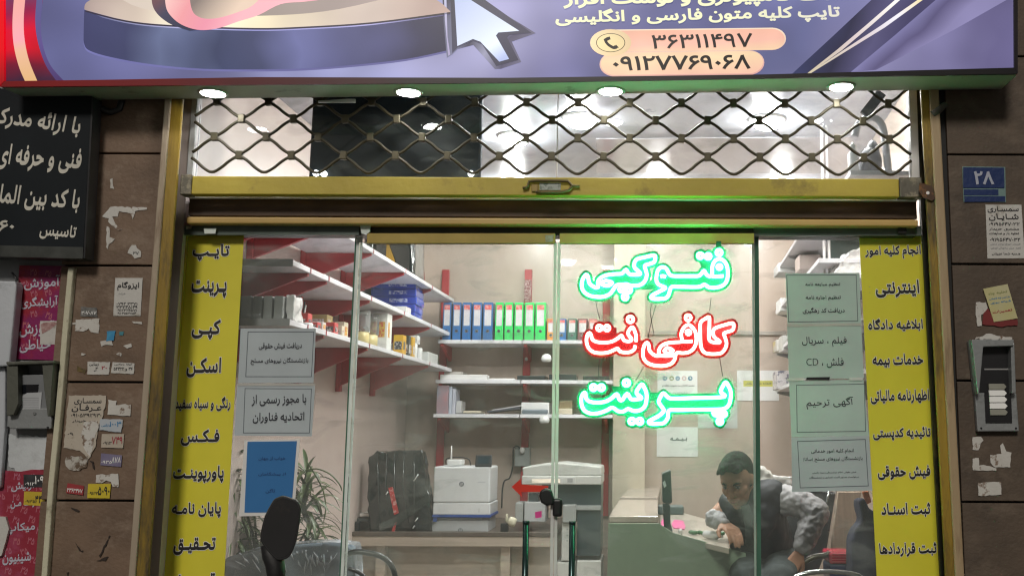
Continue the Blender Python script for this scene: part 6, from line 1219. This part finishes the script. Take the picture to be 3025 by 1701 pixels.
# ------------------------------------------------------------------ the seated person
def hull(mb, a, ra, b, rb, n=8, mi=0):                  # tapered capsule
    bm = bmesh.new(); a, b = Vector(a), Vector(b)
    for c, r_ in ((a, ra), (b, rb)):
        for i in range(n + 1):
            t = math.pi * i / n
            for k in range(n * 2 if 0 < i < n else 1):
                ph = math.pi * k / n; bm.verts.new(c + Vector((math.sin(t) * math.cos(ph), math.sin(t) * math.sin(ph), math.cos(t))) * r_)
    bmesh.ops.convex_hull(bm, input=bm.verts)
    bm.verts.ensure_lookup_table(); vv = [v for v in bm.verts if v.link_faces]; ix = {v: i for i, v in enumerate(vv)}
    mb.add([v.co for v in vv], [tuple(ix[v] for v in f.verts) for f in bm.faces], mi, True); bm.free()
def chain(mb, pts, mi=0):
    for (a, ra), (b, rb) in zip(pts[:-1], pts[1:]): hull(mb, a, ra, b, rb, mi=mi)
def remesh(o, vox, smooth_=6, disp=0.0, dsc=.05, stretch=None):
    m = o.modifiers.new('remesh', 'REMESH'); m.mode = 'VOXEL'; m.voxel_size = vox; m.use_smooth_shade = True
    s_ = o.modifiers.new('smooth', 'SMOOTH'); s_.iterations = smooth_; s_.factor = .5
    if disp:
        t = bpy.data.textures.new('folds', 'MARBLE' if False else 'CLOUDS'); t.noise_scale = dsc; t.noise_depth = 1
        d = o.modifiers.new('folds', 'DISPLACE'); d.texture = t; d.strength = disp; d.mid_level = .5; d.texture_coords = 'GLOBAL'
    return o
PYD = .62                                               # distance of the head behind the shop front
def hp(x, y, dy=0.0): return at(x, y, PYD + dy)
SKIN = mat('skin', (.46, .245, .155), .5, 0, .08, 18, .06, 90)
HAIR = mat('dark_hair', (.009, .008, .008), .75, 0, .4, 60, .4, 140, stretch=(1, 1, .3), spec=.1); VEST = mat('dark_vest', (.007, .011, .016), .55, 0, .3, 9, .2, 40); SLV = mat('grey_sleeve', (.42, .41, .42), .8, 0, .12, 12, .3, 60)
def zp(zx, zy, dy=0.0): return hp(2050 + zx / 3.613, 1300 + zy / 3.613, dy)   # reading the enlarged photo crop
r = empty('person', tuple(Vector((hp(2290, 1500).x, PYD + .2, ZF))), 'seated person in dark vest and grey sleeves leaning over the desk', 'person')
hc = zp(462, 420, 0.0)                                   # middle of the head
FW = Vector((-.40, -.80, -.42)).normalized()            # the face looks down towards the street, to the left
UPV = Vector((-.22, -.30, .93)); UPV = (UPV - FW * UPV.dot(FW)).normalized(); RT = FW.cross(UPV)
RM3 = Matrix((RT, FW, UPV)).transposed()
HD = lambda x, y, z: hc + RM3 @ Vector((x, y, z))        # x: its right, y: forward, z: up
body = MB()
body.ball(HD(0, -.004, .025), .071, .090, .088, 14, rot=RM3)          # skull
body.ball(HD(0, .030, -.055), .052, .056, .062, 12, rot=RM3)          # lower face
hull(body, HD(0, .052, -.088), .026, HD(0, .066, -.092), .019)        # chin
hull(body, HD(0, .082, .012), .008, HD(0, .104, -.030), .0125)        # nose
for s in (-1, 1):
    hull(body, HD(s * .010, .090, -.033), .008, HD(s * .012, .092, -.033), .008)
    hull(body, HD(s * .018, .079, .026), .009, HD(s * .042, .070, .024), .009)   # brow ridge
    hull(body, HD(s * .040, .050, -.022), .022, HD(s * .034, .058, -.03), .02)   # cheek
    body.ball(HD(s * .074, -.008, -.010), .010, .020, .030, 8, rot=RM3)         # ear
hull(body, HD(-.018, .084, -.060), .0085, HD(.018, .084, -.060), .0085); hull(body, HD(-.014, .082, -.070), .0085, HD(.014, .082, -.070), .0085)
neck = zp(600, 600, .07); chest = zp(640, 800, .10); pelv = zp(760, 1240, .30)
hull(body, HD(0, -.03, -.05), .050, neck, .056); chain(body, [(neck, .060), (chest, .10), (zp(690, 1000, .20), .12), (pelv, .125)])
shR, shL = zp(905, 610, .10), zp(400, 690, .14)          # shoulders: at the picture's right and left
elR, wrR = zp(1300, 760, .02), zp(1150, 1160, -.01)
elL, wrL = zp(215, 830, .10), zp(318, 888, .04)
chain(body, [(neck, .055), (shR, .058), (elR, .040), (wrR, .027)]); chain(body, [(neck, .055), (shL, .055), (elL, .037), (wrL, .025)])
def hand(mb, wr, d, n, s, curl):                         # palm, four bent fingers and a thumb
    d = Vector(d).normalized(); n = Vector(n); n = (n - d * n.dot(d)).normalized(); sd = d.cross(n)
    pal = wr + d * .055
    for k in range(4):
        o_ = (k - 1.5) * .0185; base = wr + d * .083 + sd * o_; L = (.036, .042, .040, .031)[k] * .95
        hull(mb, wr + d * .01 + sd * o_ * .6, .0125, base, .0108)
        d1 = (d * math.cos(curl) - n * math.sin(curl)).normalized(); d2 = (d * math.cos(curl * 2) - n * math.sin(curl * 2)).normalized(); d3 = (d * math.cos(curl * 2.7) - n * math.sin(curl * 2.7)).normalized()
        a1 = base + d1 * L; a2_ = a1 + d2 * L * .72; a3 = a2_ + d3 * L * .5
        hull(mb, base, .0098, a1, .0088, 6); hull(mb, a1, .0088, a2_, .008, 6); hull(mb, a2_, .008, a3, .0068, 6)
    t0 = wr + d * .022 + sd * s * .028; t1 = t0 + (d * .6 + sd * s * .6 - n * .45).normalized() * .036; t2 = t1 + (d * .85 + sd * s * .1 - n * .5).normalized() * .028
    hull(mb, t0, .013, t1, .0105, 6); hull(mb, t1, .0105, t2, .008, 6)
hand(body, wrR + Vector((-.01, 0, -.02)), (-.45, -.25, -.6), (.3, -.8, .4), -1, .5)
hand(body, wrL + Vector((.005, 0, -.003)), (.30, -.85, -.22), (0, -.15, 1), 1, .42)
kn = [zp(560, 1480, -.1), zp(900, 1500, -.15)]
for s, k in zip((-1, 1), kn):
    hp_ = pelv + Vector((s * .09, 0, -.03)); ft = Vector((k.x, k.y + .05, ZF + .09)); chain(body, [(hp_, .09), (k, .062), (ft, .042)]); hull(body, ft + Vector((0, .02, -.045)), .04, ft + Vector((0, -.17, -.055)), .032)
bo = body.build('body', [SKIN], r); remesh(bo, .0048, 3)
# eyes, brows, mouth
for s in (-1, 1):
    mb = MB(); mb.ball(HD(s * .030, .0755, .002), .0118, .0085, .0072, 10, rot=RM3); e = mb.build('eye', mat('eye_white', (.45, .42, .40), .25), r)
    mb = MB(); mb.ball(HD(s * .030 - .0015, .0818, .001), .0058, .0032, .0062, 8, rot=RM3); mb.build('iris', mat('iris_dark', (.012, .008, .006), .15), e)
    mb = MB(); mb.tube([HD(s * .017, .089, .0165), HD(s * .030, .0845, .0235), HD(s * .047, .070, .019)], [.0042, .0052, .003], 6); mb.build('eyebrow', HAIR, r)
    mb = MB(); mb.tube([HD(s * .018, .0825, .0068), HD(s * .030, .0838, .0105), HD(s * .042, .0755, .0065)], [.0016, .0024, .0016], 6); mb.build('eyelid', mat('lash', (.03, .02, .016), .6), r)
mb = MB(); mb.tube([HD(-.021, .0865, -.0655), HD(-.008, .0915, -.0645), HD(0, .0918, -.0652), HD(.008, .0915, -.0645), HD(.021, .0865, -.0655)], [.0018, .0036, .0038, .0036, .0018], 6); mb.build('lips', mat('lips', (.26, .10, .085), .45), r)
# hair: cropped sides, thicker top swept forward
mb = MB(); mb.ball(HD(0, -.022, .044), .0755, .080, .080, 14, rot=RM3); mb.ball(HD(0, -.034, .006), .0755, .066, .07, 12, rot=RM3)
for i in range(44):
    a = random.uniform(-1, 1); f_ = random.uniform(-.06, .045); p = HD(a * .050, f_, .098 - .030 * abs(a) - .015 * abs(f_ / .06)); q_ = HD(a * .056 + random.uniform(-.006, .006), f_ + .048, .116 - .034 * abs(a) + random.uniform(-.004, .006) - .010 * max(0, f_ / .05))
    hull(mb, p, .021, q_, .009, 5)
for i in range(26):
    a = random.uniform(-1, 1); p = HD(a * .046, .030, .098 - .016 * abs(a)); q_ = HD(a * .050 + random.uniform(-.005, .005), .082 + random.uniform(-.008, .012), .100 + random.uniform(-.012, .014) - .016 * abs(a))
    hull(mb, p, .017, q_, .0075, 5)
ho = mb.build('hair', HAIR, r); remesh(ho, .005, 3, .006, .010)
# vest over the trunk, hood behind the neck, sleeves on the arms
mb = MB(); chain(mb, [(neck + Vector((.0, .05, -.035)), .080), (chest + Vector((.01, .03, 0)), .135), (zp(700, 1000, .20), .148), (pelv + Vector((0, 0, .02)), .150)])
chain(mb, [(shR + Vector((-.035, .02, .008)), .074), (chest, .125)]); chain(mb, [(shL + Vector((.05, .0, .012)), .072), (chest, .12)]); chain(mb, [(shR + Vector((-.04, .03, .0)), .073), (neck + Vector((.02, .06, -.02)), .07), (shL + Vector((.06, .03, .0)), .07)]); hull(mb, shL + Vector((-.005, -.02, .005)), .062, zp(520, 780, .08), .085); hull(mb, neck + Vector((.02, -.01, -.012)), .072, shR + Vector((-.04, -.005, .008)), .079)
vo = mb.build('vest', VEST, r); remesh(vo, .0085, 5, .016, .06)
mb = MB(); mb.tube([zp(545, 690, -.02), zp(575, 800, -.018), zp(590, 940, -.0), zp(590, 1100, .06)], [.020, .022, .020, .018], 10); so = mb.build('shirt_front', mat('grey_shirt', (.075, .10, .10), .85), r)
mb = MB(); chain(mb, [(zp(630, 370, .12), .028), (zp(700, 350, .13), .034), (zp(770, 385, .13), .034), (zp(785, 440, .12), .028), (zp(735, 480, .09), .022)]); chain(mb, [(zp(640, 420, .15), .05), (zp(750, 420, .17), .045)])
hd_ = mb.build('hood', mat('pale_hood', (.55, .54, .50), .8, bump=.3), r); remesh(hd_, .007, 3, .018, .035)
def sleeve(pts, nm):
    mb = MB(); chain(mb, pts); o = mb.build(nm, SLV, r); remesh(o, .0065, 4, .017, .026); return o
mid = lambda a, b, t: Vector(a) * (1 - t) + Vector(b) * t
sleeve([(mid(shR, elR, .12), .070), (mid(shR, elR, .5) + Vector((0, 0, .012)), .068), (elR, .062), (mid(elR, wrR, .5), .055), (mid(elR, wrR, .9), .044)], 'sleeve')
sleeve([(mid(shL, elL, .45), .040), (mid(shL, elL, .75), .041), (elL, .043), (mid(elL, wrL, .5), .040), (mid(elL, wrL, .96), .031)], 'sleeve')
mb = MB(); 
for s, k in zip((-1, 1), kn):
    hp_ = pelv + Vector((s * .09, 0, -.03)); chain(mb, [(hp_, .105), (k, .075), (Vector((k.x, k.y + .05, ZF + .12)), .055)])
to = mb.build('trousers', mat('grey_trousers', (.045, .058, .058), .8, bump=.2), r); remesh(to, .009, 4, .012, .05)

# ------------------------------------------------------------------ chairs and bags in the room
CHB = mat('chair_black', (.018, .02, .022), .3, bump=.1, coat=.3); CHR = mat('chair_chrome', (.42, .44, .43), .18, .9); PVC = mat_glass('seat_film', (.86, .9, .93), dirt=.30, dirtc=(.66, .73, .80), rough=.12)
r = empty('office_chair', (zp(1150, 900, .62).x, PYD + .55, ZF), 'black office chair with film on its headrest behind the person', 'chair')
Yb = PYD + .42
mb = MB(); mb.prism([zp(820, 470, .46), zp(1050, 430, .46), zp(1430, 540, .46), zp(1520, 560, .46), zp(1420, 1180, .34), zp(1330, 1400, .30), zp(900, 1400, .30)], (.0, .05, 0)); mb.build('backrest', CHB, r, bevel=.012)
mb = MB(); mb.prism([zp(830, 380, .45), zp(1060, 390, .45), zp(1060, 470, .45), zp(830, 470, .45)], (0, .06, 0)); o = mb.build('head_film', PLASW, r); crumple(o, .025, .03, 3)
mb = MB(); mb.tube([zp(1440, 540, .44), zp(1400, 740, .43)], .006, 6); mb.build('piping', CHR, r)
b0 = pelv + Vector((0, .02, -.15)); MB().box(b0.x - .24, b0.x + .24, b0.y - .25, b0.y + .25, b0.z - .08, b0.z).build('seat', CHB, r, bevel=.02, seg=3)
mb = MB(); mb.tube([(b0.x, b0.y, b0.z - .08), (b0.x, b0.y, ZF + .08)], .03, 12); mb.build('column', CHR, r)
for k in range(5):
    a = k * 2 * math.pi / 5 + .3; mb = MB(); mb.tube([(b0.x, b0.y, ZF + .1), (b0.x + .28 * math.cos(a), b0.y + .28 * math.sin(a), ZF + .06)], [.025, .016], 8); mb.ball((b0.x + .28 * math.cos(a), b0.y + .28 * math.sin(a), ZF + .026), .025, n=8); mb.build('leg', CHB, r)
mb = MB(); mb.tube([zp(x, y, .02) for x, y in smooth([(1060, 1460), (1110, 1380), (1190, 1290), (1290, 1240), (1400, 1225), (1450, 1195)], False, 4)], .013, 10); mb.build('armrest', mat('arm_bronze', (.20, .19, .16), .25, .6), r)
# visitor chair near the glass, only its chrome back rail rises into view
r = empty('visitor_chair', (zp(1350, 1500, -.2).x, .45, ZF), 'visitor chair with chrome back rail below the red lidded tub', 'chair')
yv = .36
mb = MB(); mb.tube([at(x, y, yv) for x, y in smooth([(2335, 1790), (2342, 1715), (2365, 1697), (2410, 1688), (2470, 1688), (2530, 1696), (2552, 1720), (2556, 1790)], False, 4)], .011, 10); mb.build('back_rail', CHR, r)
pz = at(2440, 1790, yv); MB().box(pz.x - .2, pz.x + .2, yv - .02, yv + .4, pz.z - .3, pz.z - .26).build('seat', CHB, r, bevel=.015)
for sx in (-.18, .18):
    for sy in (0, .38): MB().tube([(pz.x + sx, yv + sy, ZF), (pz.x + sx, yv + sy, pz.z - (.3 if sy else 0))], .011, 8).build('leg', CHR, r)
r = empty('storage_tub', tuple(at(2487, 1701, .62)), 'dark blue tub with red lid near the person\'s chair', 'tub')
p, q_ = at(2452, 1720, .62), at(2520, 1665, .62); mb = MB(); mb.box(p.x, q_.x, .62, .8, ZF, q_.z); mb.build('tub_body', mat('tub_blue', (.03, .045, .12), .3, coat=.4), r, bevel=.01)
p, q_ = at(2450, 1665, .61), at(2523, 1632, .61); mb = MB(); mb.box(p.x, q_.x, .61, .81, p.z, q_.z); o = mb.build('lid', mat('lid_red', (.60, .03, .07), .25, coat=.5, bump=.2, bscale=20), r, bevel=.012, seg=3)
for i in range(4): MB().box(p.x + .012, q_.x - .012, .606, .6095, p.z + .008 + i * .011, p.z + .012 + i * .011).build('lid_rib', mat('lid_rib', (.7, .12, .14), .3), r)
mb = MB(); mb.prism(px([(2536, 1476), (2552, 1470), (2572, 1500), (2600, 1520), (2640, 1530), (2640, 1800), (2512, 1800), (2516, 1600), (2528, 1560), (2546, 1540)], .42), (0, .12, 0)); o = mb.build('hanging_jacket', mat('navy_cloth', (.014, .018, .040), .8, bump=.3), bevel=.03, seg=3, label='dark navy jacket hanging beside the right yellow strip', cat='jacket'); crumple(o, .02, .07, 2)
MB().prism(px([(2548, 1452), (2566, 1450), (2575, 1482), (2560, 1490)], .6), (0, .02, 0)).build('orange_folder', mat('orange_card', (.45, .13, .05), .5), label='orange corner of a folder above the navy jacket', cat='folder', bevel=.002)
MB().prism(px([(2476, 1452), (2545, 1452), (2530, 1560), (2532, 1640), (2455, 1640), (2458, 1600)], 1.0), (0, .03, 0)).build('beige_curtain', mat('beige_drape', (.42, .34, .26), .8, stretch=(5, 1, .2), scale=9, var=.18), label='beige drape behind the tub and the navy jacket', cat='drape', bevel=.004)
# plastic wrapped seats behind the left pane
r = empty('lounge_chair', tuple(at(850, 1701, .7)), 'grey chair wrapped in clear film behind the motorcycle mirror', 'chair')
yl = .62
bk_ = smooth([(664, 1800), (668, 1668), (700, 1644), (770, 1622), (860, 1612), (960, 1606), (1018, 1612), (1040, 1634), (1046, 1800)], False, 3)
mb = MB(); mb.prism(px(bk_, yl), (0, .09, 0)); mb.build('backrest', mat('seat_bluegrey', (.36, .42, .47), .4, bump=.1), r, bevel=.015, seg=3)
mb = MB(); mb.prism(px([((x - 850) * 1.03 + 850, y - 6) for x, y in bk_], yl - .02), (0, .13, 0)); o = mb.build('film_cover', PVC, r)
mb = MB()
for i in range(34):
    x = random.gauss(925, 46) if i < 26 else random.uniform(690, 800); y = random.uniform(1622, 1668); L = random.uniform(8, 40); a = R(90) + random.gauss(0, .28) + (x - 925) * .004
    mb.tube([at(x, y, yl - .024), at(x + L * .5 * math.cos(a) + random.uniform(-3, 3), y + L * .5 * math.sin(a), yl - .030), at(x + L * math.cos(a), y + L * math.sin(a), yl - .022)], [.0008, random.uniform(.0016, .0055), .0008], 5)
mb.build('crease_highlights', mat('crease_highlight', (.55, .6, .64), .08, coat=1.0), r)  # pale raised streaks painted as the highlights on the wrinkled film
mb = MB(); mb.tube([at(x, y, .5) for x, y in smooth([(1020, 1640), (1046, 1629), (1090, 1632), (1130, 1644), (1158, 1672), (1170, 1720), (1172, 1800)], False, 4)], .012, 10); mb.build('armrest', CHB, r)
mb = MB(); mb.tube([at(x, y, .56) for x, y in smooth([(1030, 1678), (1062, 1690), (1082, 1720), (1086, 1800)], False, 4)], .010, 8); mb.build('arm_brace', CHB, r)
pz = at(850, 1800, yl); MB().box(pz.x - .24, pz.x + .24, yl - .05, yl + .55, ZF + .35, ZF + .42).build('seat', mat('seat_bluegrey', (0, 0, 0)), r, bevel=.02)
for sx in (-.22, .22):
    for sy in (0, .5): MB().tube([(pz.x + sx, yl + sy, ZF), (pz.x + sx, yl + sy, ZF + .35)], .012, 8).build('leg', CHB, r)

# ------------------------------------------------------------------ plant behind the blue poster
def leaf(mb, base, d, L, wd, droop, rnd):
    p = Vector(base); d = Vector(d).normalized(); n = 9; side = d.cross(Vector((0, 0, 1)))
    side = side.normalized() if side.length > .05 else Vector((1, 0, 0)); tw = rnd.uniform(-.6, .6); vs = []; dd = d.copy()
    for i in range(n + 1):
        t = i / n; w_ = wd * (math.sin(math.pi * min(1, t * .92 + .08)) ** .7) + .0006
        s2_ = (side * math.cos(tw * t) + dd.cross(side) * math.sin(tw * t)); vs += [p - s2_ * w_, p + dd.cross(side) * w_ * .35, p + s2_ * w_]
        p = p + dd * (L / n); dd = (dd + Vector((0, 0, -droop / n)) + Vector((rnd.uniform(-.03, .03), rnd.uniform(-.03, .03), 0))).normalized()
    mb.add(vs, [f for i in range(n) for f in ((i * 3, i * 3 + 1, i * 3 + 4, i * 3 + 3), (i * 3 + 1, i * 3 + 2, i * 3 + 5, i * 3 + 4))], 0, True)
LEAF = mat('leaf_green', (.030, .066, .018), .4, 0, .5, 9, c2=(.13, .17, .06), thr=(.3, .75)); STEM = mat('stem_brown', (.05, .06, .02), .7)
rnd = random.Random(11)
r = empty('potted_plant', tuple(at(800, 1700, .95)), 'tall thin leaved potted plant behind the blue poster', 'plant')
lf = MB(); st = MB(); pot = at(800, 1760, .95)
for (x, y, n, Y) in [(690, 1390, 20, .9), (700, 1480, 20, .95), (704, 1570, 18, .95), (690, 1640, 14, .9), (905, 1400, 18, .95), (900, 1470, 20, .92), (915, 1545, 20, .95), (930, 1610, 16, .95), (770, 1590, 16, 1.0), (850, 1600, 14, 1.0), (745, 1430, 8, 1.0), (840, 1460, 8, 1.0), (684, 1430, 14, .85), (682, 1540, 14, .85), (696, 1600, 12, .85), (890, 1650, 12, .9)]:
    c = at(x, y, Y); st.tube([Vector((pot.x + rnd.uniform(-.06, .06), .95, ZF + .3)), (Vector((pot.x, .95, pot.z)) + c) / 2 + Vector((rnd.uniform(-.03, .03), 0, 0)), c], [.007, .006, .004], 6)
    for k in range(int(n * 1.8)):
        a = rnd.uniform(0, 2 * math.pi); up = rnd.uniform(-.3, 1.6); leaf(lf, c + Vector((0, 0, rnd.uniform(-.10, .03))), (math.cos(a), math.sin(a) * .8, up), rnd.uniform(.10, .24), rnd.uniform(.005, .011), rnd.uniform(.8, 2.6), rnd)
for pts in ([(900, 1390), (935, 1384), (975, 1400), (1003, 1430), (1010, 1450)], [(905, 1360), (930, 1400), (955, 1450), (962, 1500), (955, 1545)], [(690, 1352), (720, 1338), (738, 1342)]):
    q_ = [at(x, y, .9) for x, y in smooth(pts, False, 4)]; lf.tube(q_, [.0035] * (len(q_) - 3) + [.003, .002, .001], 5)
lf.build('leaves', LEAF, r); st.build('stems', STEM, r)
mb = MB(); mb.lathe([(.11, 0), (.15, .3), (.16, .3), (.16, .32), (.14, .32), (.13, .28)], (pot.x, .95, ZF + .002), 24); mb.build('pot', mat('pot_brown', (.10, .05, .03), .5), r)

# ------------------------------------------------------------------ parked motorcycle, only its mirror reaches the picture
YM = -1.15
r = empty('motorcycle', (at(820, 1700, YM).x, YM, 0), 'parked motorcycle whose black mirror stands before the blue poster', 'motorcycle')
RUB = mat('mirror_rubber', (.010, .010, .011), .55, bump=.15, bscale=60)
op = [(824, 1468), (836, 1464), (856, 1469), (876, 1477), (886, 1489), (888, 1512), (882, 1560), (874, 1600), (860, 1636), (846, 1650), (826, 1655), (812, 1650), (794, 1632), (774, 1606), (769, 1590), (771, 1566), (782, 1524), (802, 1486), (812, 1473)]
mc = (830, 1560)
sh_ = smooth(op, True, 2)
mb = MB(); mb.prism(px(sh_, YM), (-.012, .035, 0)); sh_o = mb.build('mirror_shell', mat('mirror_shell', (.05, .055, .05), .35, coat=.3), r, bevel=.012, seg=3)
mb = MB(); mb.prism(px([(mc[0] + (x - mc[0]) * .99, mc[1] + (y - mc[1]) * .99) for x, y in sh_], YM - .004), (0, .006, 0)); mb.build('mirror_rim', RUB, r, bevel=.002)
mb = MB(); mb.prism(px([(mc[0] + (x - mc[0]) * .90, mc[1] + (y - mc[1]) * .93) for x, y in sh_], YM - .0048), (0, .002, 0)); mb.build('mirror_glass', worn('mirror_glass', (.045, .045, .047), (.10, .09, .08), .55, .75, 9, .16, .6, .02, base2=(.06, .06, .062)), r)
mb = MB(); mb.tube([at(x, y, YM + .02) for x, y in [(788, 1606), (800, 1640), (812, 1662), (816, 1690), (818, 1740)]], [.018, .024, .027, .026, .020], 12); mb.build('mirror_neck', RUB, r)
hb = at(818, 1760, YM + .02)
mb = MB(); mb.tube([hb + Vector((0, 0, .03)), hb + Vector((.005, 0, -.1))], [.02, .008], 10); mb.build('mirror_stem', STEEL, r)
h0 = hb + Vector((.005, 0, -.1))
mb = MB(); mb.tube([h0 + Vector((-.12, -.06, -.02)), h0 + Vector((0, 0, -.005)), h0 + Vector((.16, .03, 0)), h0 + Vector((.30, .05, -.06)), h0 + Vector((.44, .03, 0)), h0 + Vector((.60, 0, -.005)), h0 + Vector((.72, -.06, -.02))], .011, 10); mb.build('handlebar', STEEL, r)
for a, b_ in ((h0 + Vector((-.13, -.065, -.02)), h0 + Vector((-.02, -.008, -.006))), (h0 + Vector((.73, -.065, -.02)), h0 + Vector((.62, -.008, -.006)))): MB().tube([a, b_], .016, 10).build('grip', RUB, r)
ctr = h0 + Vector((.30, .05, -.06)); ax = Vector((ctr.x, ctr.y + .28, .30))
for s in (-1, 1): MB().tube([ctr + Vector((s * .07, 0, .02)), ax + Vector((s * .07, 0, 0))], .016, 10).build('fork_leg', STEEL, r)
mb = MB(); mb.tube([ax + Vector((0, .25 * math.cos(a), .25 * math.sin(a))) for a in [2 * math.pi * i / 28 for i in range(28)]], .048, 10, True); wh = mb.build('wheel', RUB, r)
mb = MB(); mb.tube([ax + Vector((0, .2 * math.cos(a), .2 * math.sin(a))) for a in [2 * math.pi * i / 28 for i in range(28)]], .02, 8, True); mb.tube([ax - Vector((.09, 0, 0)), ax + Vector((.09, 0, 0))], .02, 10)
for k in range(6): mb.tube([ax, ax + Vector((0, .2 * math.cos(k * math.pi / 3), .2 * math.sin(k * math.pi / 3)))], .008, 6)
mb.build('rim', STEEL, wh)
mb = MB(); mb.ball(ctr + Vector((0, .1, -.06)), .085, .07, .085, 12); mb.build('headlight', mat('headlight', (.3, .3, .3), .1, coat=1), r)
mb = MB(); chain(mb, [(ctr + Vector((0, -.1, -.1)), .06), (ctr + Vector((0, -.35, -.12)), .12), (ctr + Vector((0, -.55, -.2)), .08)]); mb.build('fuel_tank', mat('tank_red', (.2, .01, .01), .2, coat=.8), r)
mb = MB(); chain(mb, [(ctr + Vector((0, -.55, -.22)), .08), (ctr + Vector((0, -1.1, -.18)), .09)]); mb.build('saddle', RUB, r)
mb = MB(); mb.tube([ctr + Vector((0, -.05, -.1)), ctr + Vector((0, -.5, -.6)), ctr + Vector((0, -1.1, -.45))], .03, 8); mb.box(ctr.x - .12, ctr.x + .12, ctr.y - .65, ctr.y - .3, .25, .6); mb.build('frame', DARKM, r)
bx = Vector((ax.x, ctr.y - 1.0, .30))
mb = MB(); mb.tube([bx + Vector((0, .25 * math.cos(a), .25 * math.sin(a))) for a in [2 * math.pi * i / 28 for i in range(28)]], .048, 10, True); wh = mb.build('wheel', RUB, r)
